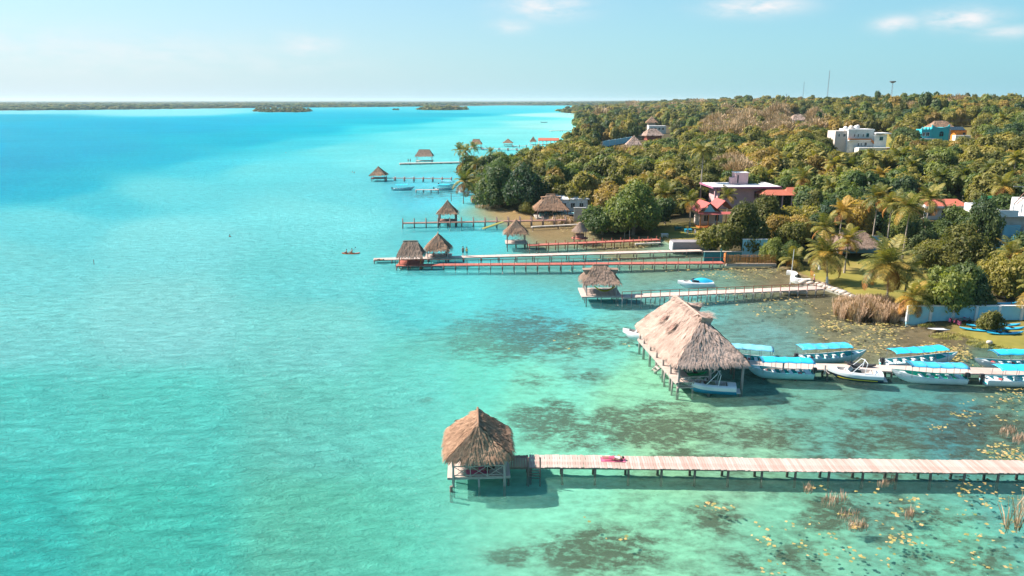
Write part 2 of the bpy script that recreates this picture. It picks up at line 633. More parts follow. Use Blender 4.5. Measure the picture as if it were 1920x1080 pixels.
def sheet(name, Z, nr, nc, mat, attrs, mask=None):
    me = bpy.data.meshes.new(name)
    i = np.arange(nr * nc).reshape(nr, nc)
    q = np.stack([i[:-1, :-1].ravel(), i[:-1, 1:].ravel(), i[1:, 1:].ravel(), i[1:, :-1].ravel()], 1)
    if mask is not None:
        keep = mask[q].any(1)
        q = q[keep]
    used, inv = np.unique(q, return_inverse=True)
    q = inv.reshape(-1, 4)
    co = np.stack([GP[:, 0], GP[:, 1], Z], 1)[used]
    me.vertices.add(len(co))
    me.vertices.foreach_set('co', co.ravel())
    me.loops.add(q.size)
    me.loops.foreach_set('vertex_index', q.ravel())
    me.polygons.add(len(q))
    me.polygons.foreach_set('loop_start', np.arange(0, q.size, 4))
    me.polygons.foreach_set('loop_total', np.full(len(q), 4))
    me.polygons.foreach_set('use_smooth', np.ones(len(q), bool))
    me.update(calc_edges=True)
    me.materials.append(mat)
    for k, v in attrs.items():
        v = v[used]
        if v.ndim == 2:
            a = me.color_attributes.new(k, 'FLOAT_COLOR', 'POINT')
            a.data.foreach_set('color', np.concatenate([v, np.ones((len(v), 1))], 1).ravel())
        else:
            a = me.attributes.new(k, 'FLOAT', 'POINT')
            a.data.foreach_set('value', v)
    o = bpy.data.objects.new(name, me)
    COL.objects.link(o)
    o['kind'] = 'structure'
    return o


# ground material: marl, weed and peat under water; lawn, soil and leaf litter on land
mg, nt, out = base_mat('ground')
tcn = N(nt, 'ShaderNodeTexCoord')
A = lambda n: N(nt, 'ShaderNodeAttribute', attribute_name=n)
tone_a = A('tone')
weed_a = A('weed')
sd_a = A('shore_distance')
n1 = N(nt, 'ShaderNodeTexNoise', ins={'Scale': 0.62, 'Detail': 9.0, 'Roughness': 0.74, 'Distortion': 0.2})
n2 = N(nt, 'ShaderNodeTexNoise', ins={'Scale': 0.09, 'Detail': 5.0, 'Roughness': 0.6})
n3 = N(nt, 'ShaderNodeTexNoise', ins={'Scale': 1.6, 'Detail': 4.0, 'Roughness': 0.6})
n4 = N(nt, 'ShaderNodeTexNoise', ins={'Scale': 2.1, 'Detail': 6.0, 'Roughness': 0.7})
mpg = N(nt, 'ShaderNodeMapping')
mpg.inputs['Scale'].default_value = (0.7, 1.0, 1)
mpg.inputs['Rotation'].default_value = (0, 0, R(14))
nt.links.new(tcn.outputs['Object'], mpg.inputs[0])
for n_ in (n1, n2, n3, n4):
    nt.links.new(mpg.outputs[0], n_.inputs['Vector'])
wmix = math_node(nt, 'MULTIPLY_ADD', weed_a.outputs['Fac'], 0.30, n1.outputs[0])
wf = math_node(nt, 'MULTIPLY_ADD', wmix, 6.5, -3.45, clamp=True)
wf = math_node(nt, 'MULTIPLY', wf, math_node(nt, 'MULTIPLY_ADD', n4.outputs[0], 4.5, -1.25, clamp=True))
wf = math_node(nt, 'MULTIPLY', wf, math_node(nt, 'MULTIPLY_ADD', weed_a.outputs['Fac'], 2.2, 0.12, clamp=True))
mott = math_node(nt, 'MULTIPLY_ADD', n3.outputs[0], 1.0, 0.5)
bedc = mixc(nt, 1.0, tone_a.outputs['Color'], mott, 'MULTIPLY')
bedc = mixc(nt, math_node(nt, 'MULTIPLY', wf, 0.95), bedc, (0.058, 0.056, 0.034))
lawnc = ramp(nt, n2.outputs[0], [(0.3, (0.13, 0.135, 0.030)), (0.45, (0.22, 0.20, 0.045)), (0.55, (0.26, 0.22, 0.055)), (0.7, (0.36, 0.26, 0.10))])
soil = ramp(nt, n3.outputs[0], [(0.3, (0.035, 0.035, 0.016)), (0.7, (0.10, 0.08, 0.04))])
lawn_a = A('lawn')
landc = mixc(nt, lawn_a.outputs['Fac'], soil, lawnc)
is_land = math_node(nt, 'MULTIPLY_ADD', sd_a.outputs['Fac'], 2.0, 0.2, clamp=True)
allc = mixc(nt, is_land, bedc, landc)
pb = N(nt, 'ShaderNodeBsdfPrincipled', ins={'Roughness': 0.95, 'Specular IOR Level': 0.1})
nt.links.new(allc, pb.inputs['Base Color'])
nt.links.new(pb.outputs[0], out.inputs[0])

LAWNS = [(1640, 530, 110, 45), (1870, 645, 90, 40), (1300, 440, 75, 14), (1560, 520, 60, 20), (1600, 290, 80, 12), (1700, 300, 120, 20), (1560, 430, 60, 20)]
lawn = np.zeros(len(GP))
for (a, b, rx, ry) in LAWNS:
    lawn = np.maximum(lawn, np.exp(-(((ppx - a) / rx) ** 4 + ((ppy - b) / ry) ** 4)))
ground = sheet('ground', gz, len(rows), len(colsx), mg, {'tone': tone * 0.86, 'weed': weed, 'shore_distance': sd, 'lawn': lawn})

# water: a rippled clear skin over water that scatters turquoise where it is milky or deep
mw, nt, out = base_mat('water')
tcn = N(nt, 'ShaderNodeTexCoord')
tone_a = A('tone')
clear_a = A('clear')
d_ = N(nt, 'ShaderNodeBsdfDiffuse')
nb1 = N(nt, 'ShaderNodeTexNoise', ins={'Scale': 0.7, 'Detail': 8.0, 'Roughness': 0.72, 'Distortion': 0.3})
nb2 = N(nt, 'ShaderNodeTexNoise', ins={'Scale': 0.06, 'Detail': 3.0, 'Roughness': 0.6})
nb3 = N(nt, 'ShaderNodeTexNoise', ins={'Scale': 0.012, 'Detail': 4.0, 'Roughness': 0.6})
mpw = N(nt, 'ShaderNodeMapping')
mpw.inputs['Rotation'].default_value = (0, 0, R(-18))
mpw.inputs['Scale'].default_value = (0.55, 1.3, 1)
nt.links.new(tcn.outputs['Object'], mpw.inputs[0])
for n_ in (nb1, nb2, nb3):
    nt.links.new(mpw.outputs[0], n_.inputs['Vector'])
patch = math_node(nt, 'MULTIPLY_ADD', nb3.outputs[0], 0.34, 0.83)
patch2 = math_node(nt, 'MULTIPLY_ADD', nb2.outputs[0], 0.26, 0.87)
bodyc = mixc(nt, 1.0, tone_a.outputs['Color'], patch, 'MULTIPLY')
bodyc = mixc(nt, 1.0, bodyc, patch2, 'MULTIPLY')
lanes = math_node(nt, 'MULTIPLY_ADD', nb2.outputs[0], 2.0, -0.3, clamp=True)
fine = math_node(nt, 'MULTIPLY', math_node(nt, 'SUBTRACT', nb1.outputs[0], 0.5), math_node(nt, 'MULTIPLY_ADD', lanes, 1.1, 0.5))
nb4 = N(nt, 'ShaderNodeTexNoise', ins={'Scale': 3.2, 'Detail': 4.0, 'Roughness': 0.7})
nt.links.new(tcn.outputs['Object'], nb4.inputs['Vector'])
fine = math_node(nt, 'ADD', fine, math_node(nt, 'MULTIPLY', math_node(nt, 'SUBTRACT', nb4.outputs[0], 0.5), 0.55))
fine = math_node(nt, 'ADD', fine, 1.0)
bodyc = mixc(nt, 1.0, bodyc, fine, 'MULTIPLY')  # bottom mottling plus ripple and caustic light, painted into the body colour as noise
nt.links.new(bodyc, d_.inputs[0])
tr = N(nt, 'ShaderNodeBsdfTransparent')
tr.inputs[0].default_value = (0.93, 0.99, 0.98, 1)
mxa = N(nt, 'ShaderNodeMixShader')
cf = math_node(nt, 'MULTIPLY', clear_a.outputs['Fac'], 0.80)
nt.links.new(cf, mxa.inputs[0])
nt.links.new(d_.outputs[0], mxa.inputs[1])
nt.links.new(tr.outputs[0], mxa.inputs[2])
bp = N(nt, 'ShaderNodeBump', ins={'Strength': 1.0, 'Distance': 1.2})
nt.links.new(math_node(nt, 'MULTIPLY_ADD', nb4.outputs[0], 0.16, nb1.outputs[0]), bp.inputs['Height'])
gl = N(nt, 'ShaderNodeBsdfGlossy', ins={'Roughness': 0.16})
nt.links.new(bp.outputs[0], gl.inputs['Normal'])
nt.links.new(bp.outputs[0], d_.inputs['Normal'])
lw = N(nt, 'ShaderNodeLayerWeight', ins={'Blend': 0.5})
nt.links.new(bp.outputs[0], lw.inputs['Normal'])
fr = math_node(nt, 'POWER', lw.outputs['Facing'], 5.0)
fr = math_node(nt, 'MULTIPLY_ADD', fr, 0.08, 0.02)
fr = math_node(nt, 'MINIMUM', fr, 0.26)
mxb = N(nt, 'ShaderNodeMixShader')
nt.links.new(fr, mxb.inputs[0])
nt.links.new(mxa.outputs[0], mxb.inputs[1])
nt.links.new(gl.outputs[0], mxb.inputs[2])
nt.links.new(mxb.outputs[0], out.inputs[0])
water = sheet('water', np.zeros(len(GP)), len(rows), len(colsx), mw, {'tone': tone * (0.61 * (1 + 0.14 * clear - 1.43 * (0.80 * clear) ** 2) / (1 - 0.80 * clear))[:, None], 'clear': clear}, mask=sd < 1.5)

# ------------------------------------------------------------------ trees
def quads_mesh(name, P4, rv, mat, parent_mat=None):
    """P4: (n,4,3) corner arrays, one leaf each"""
    n = len(P4)
    me = bpy.data.meshes.new(name)
    me.vertices.add(n * 4)
    me.vertices.foreach_set('co', np.asarray(P4, np.float32).ravel())
    me.loops.add(n * 4)
    me.loops.foreach_set('vertex_index', np.arange(n * 4))
    me.polygons.add(n)
    me.polygons.foreach_set('loop_start', np.arange(0, n * 4, 4))
    me.polygons.foreach_set('loop_total', np.full(n, 4))
    me.update(calc_edges=True)
    at = me.attributes.new('rnd', 'FLOAT', 'FACE')
    at.data.foreach_set('value', np.asarray(rv, np.float32))
    me.materials.append(mat)
    return me


def norm(a):
    return a / np.maximum(np.linalg.norm(a, axis=-1, keepdims=True), 1e-9)


def crown_leaves(seed, n, size, R_=4.0, H_=5.0, nl=14, lodn=0, flat=0.75):
    rs = np.random.RandomState(seed)
    lob = []
    for i in range(nl):
        a = rs.uniform(0, 2 * math.pi)
        q = math.sqrt(rs.uniform(0, 1)) * 0.66
        zc = H_ * (0.50 + 0.36 * (1 - (q / 0.72) ** 2) * rs.uniform(0.55, 1.1) - rs.uniform(0.0, 0.38) * (q > 0.38))
        lob.append((q * R_ * math.cos(a), q * R_ * math.sin(a), zc, R_ * rs.uniform(0.22, 0.44)))
    lob = np.array(lob)
    w = lob[:, 3] ** 2
    w /= w.sum()
    m = int(n * 2.4)
    li = rs.choice(nl, m, p=w)
    d = norm(rs.normal(size=(m, 3)) + np.array([0, 0, 0.25]))
    rr = lob[li, 3] * (0.70 + 0.38 * rs.uniform(0, 1, m) ** 0.7)
    # lumps on the lobes
    rr *= 1 + 0.22 * np.sin(d[:, 0] * 5 + li) * np.cos(d[:, 1] * 6 + li * 2) + 0.1 * rs.normal(size=m)
    P = lob[li, :3] + d * rr[:, None] * np.array([1, 1, flat])
    keep = np.ones(m, bool)
    for j in range(nl):
        q = (P - lob[j, :3]) / np.array([1, 1, flat])
        keep &= (np.linalg.norm(q, axis=1) > lob[j, 3] * 0.62)
    keep &= P[:, 2] > 0.10 * H_
    idx = np.where(keep)[0][:n]
    P, d, li = P[idx], d[idx], li[idx]
    k = len(idx)
    nrm = norm(d * 0.9 + rs.normal(size=(k, 3)) * (0.5, 0.42, 0.3, 0.25)[lodn] + np.array([0, 0, 0.45]))
    t = norm(np.cross(nrm, rs.normal(size=(k, 3))))
    b = np.cross(nrm, t)
    s = size * rs.uniform(0.6, 1.4, k)[:, None]
    P4 = np.stack([P - t * s, P + b * s * 0.55 - nrm * s * 0.15, P + t * s, P - b * s * 0.55 - nrm * s * 0.15], 1)
    lr = rs.uniform(0.1, 0.9, nl)
    rv = 0.5 * lr[li] + 0.4 * rs.uniform(0, 1, k)
    return P4, rv, lob


def trunk_mesh(seed, lob, H_, mat, r0=0.24):
    rs = random.Random(seed)
    b = MB()
    top = H_ * 0.42
    p0 = (0, 0, -1.0)
    fork = (rs.uniform(-.3, .3), rs.uniform(-.3, .3), top * 0.7)
    b.tube([p0, (fork[0] * .4, fork[1] * .4, top * .3), fork], [r0 * 1.3, r0, r0 * .8], 7, r=.5)
    for l in lob[:9]:
        mid = ((fork[0] + l[0]) / 2 + rs.uniform(-.3, .3), (fork[1] + l[1]) / 2 + rs.uniform(-.3, .3), fork[2] * .45 + l[2] * .55)
        b.tube([fork, mid, (l[0], l[1], l[2])], [r0 * .5, r0 * .3, r0 * .12], 5, r=.5)
    return b.mesh('trunk', mat)


def twig_crown(seed, n, R_=4.0, H_=5.0):
    """bare, dry-season crown: many thin upward twigs with a few buds"""
    rs = np.random.RandomState(seed)
    a = rs.uniform(0, 2 * math.pi, n)
    q = np.sqrt(rs.uniform(0, 1, n)) * R_ * 0.9
    z = H_ * (0.45 + 0.5 * np.sqrt(np.maximum(0, 1 - (q / R_) ** 2)) * rs.uniform(0.5, 1.05, n))
    P = np.stack([q * np.cos(a), q * np.sin(a), z], 1)
    d = norm(P * np.array([1, 1, 0.9]) + rs.normal(size=(n, 3)) * 1.2)
    L = rs.uniform(0.35, 1.1, n)[:, None]
    sd_ = norm(np.cross(d, rs.normal(size=(n, 3)))) * rs.uniform(0.03, 0.09, n)[:, None]
    P4 = np.stack([P - sd_, P + sd_, P + d * L + sd_ * .4, P + d * L - sd_ * .4], 1)
    return P4, rs.uniform(0, 1, n)


KIND_M = {'olive': M['leaf_olive'], 'green': M['leaf_green'], 'dark': M['leaf_dark'], 'ochre': M['leaf_ochre'], 'dry': M['leaf_dry']}
CROWN = {}      # (lod, kind) -> list of meshes
TRUNK = {}
SH = {}
for lod, (n, size, nl, nvar) in enumerate([(8200, 0.19, 18, 5), (4200, 0.27, 13, 5), (1500, 0.46, 9, 4), (420, 0.85, 6, 3)]):
    for v in range(nvar):
        SH[(lod, v)] = crown_leaves(100 * lod + v + 5, n, size, nl=nl, lodn=lod, flat=(0.72, 0.85, 0.6, 0.78, 0.68)[v])
    for kind, mt in KIND_M.items():
        lst = []
        for v in range(nvar):
            P4, rv, lob = SH[(lod, v)]
            if kind == 'dry':
                P4, rv = twig_crown(50 * lod + v, int(n * 0.5))
                if lod >= 1:
                    c = P4.mean(1, keepdims=True)
                    P4 = c + (P4 - c) * (1, 1.5, 2.6, 4.5)[lod]
            me = quads_mesh('crown', P4, rv, mt)
            lst.append(me)
        CROWN[(lod, kind)] = lst
for v in range(5):
    TRUNK[v] = trunk_mesh(v, SH[(0, v)][2], 5.0, M['bark'])


def make_tree(name, label, x, y, r, h, kind, lod, v=None, group=None, z=None, cat='tree'):
    v = rnd.randrange(len(CROWN[(lod, kind)])) if v is None else v % len(CROWN[(lod, kind)])
    z = gh(x, y) if z is None else z
    t = thing(name, label, cat, (x, y, z), rnd.uniform(0, 6.28), group)
    s = (r / 4.0, r / 4.0 * rnd.uniform(.9, 1.1), h / 5.0)
    new_obj('crown', CROWN[(lod, kind)][v], t, scl=s)
    new_obj('trunk', TRUNK[v], t, scl=s)
    return t


# ---- palms
def frond_mesh(seed, L, droop, mat, nleaf=26, w=0.55, name='frond', lw=0.045):
    rs = random.Random(seed)
    b = MB()
    pts = []
    ang = R(58)
    x, z = 0.0, 0.0
    n = 12
    for i in range(n + 1):
        pts.append((x, 0.0, z))
        a = ang - droop * (i / n) ** 1.15
        x += L / n * math.cos(a)
        z += L / n * math.sin(a)
    b.tube(pts, [0.05 * (1 - .8 * i / n) for i in range(n + 1)], 4, r=.75)
    for i in range(nleaf):
        t = 0.13 + 0.87 * (i + 0.5) / nleaf
        k = min(int(t * n), n - 1)
        f = t * n - k
        p = Vector(pts[k]).lerp(Vector(pts[k + 1]), f)
        d = (Vector(pts[k + 1]) - Vector(pts[k])).normalized()
        l = w * 1.7 * math.sin(math.pi * min(1, t * 0.83 + 0.17)) ** 0.6 + 0.12
        for sdn in (-1, 1):
            out = Vector((0, sdn, 0))
            tip_d = (d * 0.75 + out * 0.85 + Vector((0, 0, -0.35 - rs.uniform(0, .5)))).normalized()
            mid_d = (d * 0.55 + out * 1.0 + Vector((0, 0, 0.05 - rs.uniform(0, .2)))).normalized()
            m_ = p + mid_d * l * 0.5
            e = m_ + tip_d * l * 0.55
            sw = d * (lw * rs.uniform(.8, 1.4) * 26 / nleaf)
            rr = rs.uniform(0.1, 0.9)
            b.poly([p - sw * .6, p + sw * .6, m_ + sw, m_ - sw], rr)
            b.poly([m_ - sw, m_ + sw, e + sw * .2, e - sw * .2], rr)
    return b.mesh(name, mat)


FR = {}
for k, mt in (('g', M['frond']), ('y', M['frond_yellow']), ('d', M['frond_dead'])):
    FR[k] = [frond_mesh(i, 3.3, dr, mt) for i, dr in enumerate((R(52), R(78), R(100)))]
FR['royal'] = [frond_mesh(i + 9, 2.8, dr, M['frond'], w=.5) for i, dr in enumerate((R(80), R(110), R(140)))]
nut = MB()
for i in range(7):
    a = i * .9
    nut.ell((.22 * math.cos(a), .22 * math.sin(a), -.25 - .1 * (i % 3)), (.13, .13, .16), 6, 4)
NUTS = nut.mesh('coconuts', M['frond_yellow'], True)


def palm_trunk(h, lean, r0, mat, white_base=0.0, n=9):
    b = MB()
    pts, rd = [], []
    for i in range(n + 1):
        t = i / n
        pts.append((lean * t * t, 0, -0.6 + (h + 0.6) * t))
        rd.append(r0 * (1.5 - .6 * min(1, t * 3)) if t < .33 else r0 * (0.9 - .25 * t))
    b.tube(pts, rd, 8)
    return b.mesh('trunk', mat, True)


def make_palm(name, label, x, y, h, lean=0.5, nf=17, scale=1.0, yellow=0.2, dead=2, group=None, white=False, rz=None, royal=False, nuts=True):
    t = thing(name, label, 'palm tree', (x, y, gh(x, y)), rnd.uniform(0, 6.28) if rz is None else rz, group)
    tr_ = new_obj('trunk', palm_trunk(h, lean, 0.15 if not royal else 0.21, M['palm_bark']), t)
    if white:
        wb = MB()
        wb.tube([(0, 0, 0.0), (lean * .02, 0, 0.7), (lean * .05, 0, 1.35)], [0.26, 0.2, 0.165], 8)
        wb.build('limewashed_base', M['limewash'], t)
    top = (lean, 0, h)
    for i in range(nf + dead):
        isd = i >= nf
        lvl = i / max(nf - 1, 1)
        a = i * 2.399963 + rnd.uniform(-.25, .25)
        k = 'royal' if royal else ('g' if rnd.random() > yellow * (0.3 + lvl * 1.4) else 'y')
        m_ = FR[k][min(2, int(lvl * 3))]
        pitch = R(-24) + R(80) * lvl ** 1.1 + R(rnd.uniform(-9, 9))
        if isd:
            m_ = FR['d'][rnd.randrange(1, 3)]
            pitch = R(rnd.uniform(62, 84))
        s = scale * rnd.uniform(.85, 1.12)
        o = new_obj('frond', m_, t, top, (0, pitch, a), (s, s, s))
    if nuts and not royal:
        new_obj('coconuts', NUTS, t, top)
    return t


def palm_crown_mesh(seed, nf=15, nleaf=10, mat=None, name='crown'):
    rs = random.Random(seed)
    Vt, rv = [], []
    b = MB()
    for i in range(nf):
        lvl = i / (nf - 1)
        m_ = frond_mesh(seed * 31 + i, 3.2, R(55 + 50 * lvl), mat, nleaf=nleaf, lw=0.06)
        mt = Matrix.Rotation(i * 2.4 + rs.uniform(-.3, .3), 4, 'Z') @ Matrix.Rotation(R(-22) + R(66) * lvl, 4, 'Y')
        base = len(b.v)
        b.v.extend([tuple(mt @ v.co) for v in m_.vertices])
        for p in m_.polygons:
            b.f.append(tuple(base + j for j in p.vertices))
            b.r.append(rs.uniform(0.1, .9))
            b.m.append(0)
        bpy.data.meshes.remove(m_)
    return b.mesh(name, mat)


PCR = [palm_crown_mesh(i, mat=(M['frond'], M['frond'], M['frond_yellow'])[i]) for i in range(3)]
PTR = palm_trunk(6.0, 0.4, 0.17, M['palm_bark'])


def on_height(px, py, h):
    """ground spot whose point h metres up is seen at px, py"""
    z = 1.0 + h
    for _ in range(14):
        v = G(px, py, z)
        z = 0.5 * z + 0.5 * (gh(v.x, v.y) + h)
    v = G(px, py, z)
    return v.x, v.y


# windows kept open between the crowns: (x0, y0, x1, y1, range of the thing seen there)
VIEW = [(1298, 376, 1362, 440, 170), (1330, 330, 1468, 392, 190), (1390, 442, 1440, 478, 133), (1562, 238, 1662, 281, 420), (1722, 238, 1782, 262, 420),
        (1758, 226, 1812, 258, 420), (1838, 340, 1925, 490, 150), (1735, 386, 1800, 412, 175), (1480, 214, 1508, 230, 800), (1000, 360, 1100, 412, 185),
        (1208, 236, 1256, 258, 800), (1176, 262, 1200, 276, 600), (1570, 452, 1650, 485, 124), (1130, 264, 1180, 274, 600), (1303, 290, 1323, 380, 196), (815, 343, 894, 368, 225),
        (1500, 500, 1700, 580, 112), (1236, 425, 1320, 470, 150), (1455, 480, 1500, 512, 125), (1640, 400, 1650, 455, 138), (1840, 560, 1925, 640, 110), (1545, 440, 1660, 500, 118), (1250, 425, 1300, 455, 160),
        (1690, 570, 1925, 605, 93)]
HOUSE_XY = []   # (x, y, radius) kept free of trees


def blocked(x, y, r, h):
    z0 = gh(x, y)
    for (hx, hy, hr) in HOUSE_XY:
        if (x - hx) ** 2 + (y - hy) ** 2 < (hr + r * .6) ** 2:
            return True
    px, py = proj(np.array([[x, y]]))
    fwd = y * math.cos(TH) + HCAM * math.sin(TH)
    k = FPX / fwd
    px = float(px[0])
    pyb = 540 - FPX * ((y * math.sin(TH) + (z0 + .5 - HCAM) * math.cos(TH)) / (y * math.cos(TH) - (z0 + .5 - HCAM) * math.sin(TH)))
    pyt = 540 - FPX * ((y * math.sin(TH) + (z0 + h * .95 - HCAM) * math.cos(TH)) / (y * math.cos(TH) - (z0 + h * .95 - HCAM) * math.sin(TH)))
    for (x0, y0, x1, y1, dist) in VIEW:
        if y < dist and px + r * k * .85 > x0 and px - r * k * .85 < x1 and pyb > y0 and pyt < y1:
            return True
    return False


LANDMARKS = [(1035, 390, 'shore pavilion'), (1400, 392, 'pink house'), (1330, 410, 'red-roofed cottage'), (1613, 270, 'white villa'), (1752, 262, 'turquoise house'), (1800, 262, 'orange house'), (1885, 440, 'half built house'), (1770, 405, 'red and white roof'),
             (1313, 378, 'royal palm'), (1605, 475, 'thatched garden roof'), (1410, 470, 'blue-white wall'), (1240, 436, 'small lawn'), (1150, 430, 'bright shore trees'), (955, 380, 'dark trees on the point'), (865, 340, 'orange-fronded palm on the point'), (1188, 275, 'pointed pale hut on the slope'),
             (1645, 455, 'palm with the orange skirt'), (1690, 560, 'largest lawn palm'), (1860, 590, 'stacked blue kayaks'), (1430, 290, 'bare dry trees'), (1700, 330, 'dark palm grove'), (1560, 330, 'left end of the palm grove'), (1915, 262, 'utility pole'), (1080, 270, 'long red boat shed'), (1150, 330, 'middle of the wooded slope')]
LM = [(at_ground(px, py), n) for px, py, n in LANDMARKS]
ORD = ['nearest', 'second nearest', 'third nearest', 'fourth nearest', 'fifth nearest', 'sixth nearest', 'seventh nearest', 'eighth nearest', 'ninth nearest', 'tenth nearest', 'eleventh nearest', 'twelfth nearest', 'thirteenth nearest', 'fourteenth nearest', 'fifteenth nearest', 'sixteenth nearest', 'seventeenth nearest', 'eighteenth nearest']
TO_LABEL = []


def label_by_landmarks():
    buckets = {}
    for (o, x, y, words_) in TO_LABEL:
        d, p, n = min((((x - p.x) ** 2 + ((y - p.y) * .8) ** 2) ** .5, (p.x, p.y), n) for p, n in LM)
        dx, dy = x - p[0], y - p[1]
        if abs(dx) > abs(dy) * .6:
            side = 'left of' if dx < 0 else 'right of'
        else:
            side = 'behind' if dy > 0 else 'in front of'
        buckets.setdefault((words_, side, n), []).append((d, o))
    for (words_, side, n), lst in buckets.items():
        lst.sort(key=lambda q: q[0])
        for i, (d, o) in enumerate(lst):
            o['label'] = '%s, %s %s the %s' % (words_.replace('large dark green tree', 'large dark tree'), ORD[i] + ' one' if len(lst) > 1 else 'only one', side, n)
            if len(o['label'].split()) > 16:
                o['label'] = o['label'].replace('large ', '').replace(' one ', ' ')
# ------------------------------------------------------------------ planting
for (px, py, z, r) in [(1330, 410, 1, 6), (1400, 392, 2, 11), (1430, 395, 2, 7), (1412, 475, .8, 4), (1610, 290, 9, 14), (1650, 290, 9, 6), (1755, 268, 10, 10), (1795, 262, 10, 8),
                       (1880, 450, 2, 9), (1770, 405, 4, 6), (1494, 228, 10, 7), (1050, 405, .8, 8), (1230, 262, 4, 12), (1605, 480, 1, 6), (1280, 462, .8, 4)]:
    v = G(px, py, z)
    HOUSE_XY.append((v.x, v.y, r))

HAND = [  # px, py of the foot; radius, height, kind, label
    (935, 388, 6.8, 11.0, 'dark', 'dark green round tree at the waterline of the wooded point, behind the reeds'),
    (985, 393, 6.2, 10.5, 'dark', 'dense dark green tree beside the thatched shore pavilion, on its water side'),
    (902, 372, 4.4, 7.5, 'olive', 'olive green tree at the left end of the wooded point, next to the reed clump'),
    (1012, 378, 5.4, 8.5, 'green', 'mid green tree rising just behind the thatched shore pavilion'),
    (958, 350, 6.5, 10.5, 'green', 'broad green tree in the middle of the wooded point, crown above the dark ones'),
    (1130, 440, 5.2, 7.5, 'green', 'bright green rounded tree by the water, left of the tall one at the reddish jetty'),
    (1186, 441, 6.2, 10.4, 'green', 'tall bright green tree at the shore end of the short reddish jetty'),
    (1226, 428, 4.8, 8.4, 'dark', 'darker green tree between the tall bright shore tree and the small lawn'),
    (1352, 478, 4.6, 7.4, 'olive', 'yellow-green spreading tree left of the blue-white wall, in front of the red-roofed cottage'),
    (1392, 474, 5.0, 9.0, 'olive', 'olive spreading tree behind the blue-white wall, hiding the end of the red-roofed cottage'),
    (1432, 448, 5.4, 8.5, 'olive', 'olive tree in front of the orange-red tiled porch of the pink house'),
    (1470, 462, 4.6, 7.8, 'ochre', 'greyish thin-leaved tree behind the bamboo fence'),
    (1505, 448, 5.0, 8.0, 'olive', 'olive tree behind the palms left of the lawn'),
    (1450, 488, 2.6, 3.8, 'green', 'low green bush directly behind the bamboo fence'),
    (1484, 492, 2.4, 3.6, 'green', 'low green bush at the right end of the bamboo fence'),
    (1764, 590, 4.0, 6.6, 'green', 'leafy green tree against the white wall, just right of the small palm'),
    (1808, 584, 4.2, 6.8, 'dark', 'dark leafy tree leaning over the white wall above the stacked kayaks'),
    (1748, 520, 4.2, 6.6, 'olive', 'yellow-green tree right of the big coconut palm on the lawn'),
    (1800, 522, 5.0, 7.8, 'olive', 'broad olive tree below the half built white house'),
    (1832, 470, 3.6, 9.5, 'dark', 'tall narrow dark tree standing left of the half built white house'),
    (1786, 452, 4.2, 7.0, 'green', 'green tree in front of the red and white flat roof'),
    (1882, 560, 4.2, 6.5, 'olive', 'olive tree behind the stacked blue kayaks at the right edge'),
    (1910, 520, 4.0, 6.5, 'green', 'green tree under the half built white house at the right edge'),
    (1550, 458, 4.6, 8.0, 'dark', 'dark tree behind the pale-trunked palms beside the thatched garden roof'),
    (1612, 432, 5.2, 8.5, 'dark', 'dark green tree behind the tall orange-fringed palm'),
    (1590, 420, 5.0, 8.0, 'green', 'green tree between the two pale palm trunks above the thatched garden roof'),
    (1680, 455, 3.6, 6.0, 'green', 'green tree right of the thatched garden roof'),
    (1720, 470, 3.4, 5.5, 'dark', 'dark tree between lawn palms and the red and white flat roof'),
]
used_xy = []
for (px, py, r, h, kind, lab) in HAND:
    v = at_ground(px, py) if py < 480 else G(px, py, 0.6)
    make_tree('broadleaf_tree', lab, v.x, v.y, r, h, kind, 0)
    used_xy.append((v.x, v.y, r * .72))
shr = at_ground(996, 400)
make_tree('shrub', 'low yellow-green bush at the water left of the thatched shore pavilion', shr.x, shr.y, 3.4, 3.9, 'olive', 0, cat='bush')
shr = at_ground(1857, 622)
make_tree('shrub', 'small round yellow-green bush standing among the beached blue kayaks', shr.x, shr.y, 1.5, 2.7, 'olive', 1, cat='bush', z=.5)

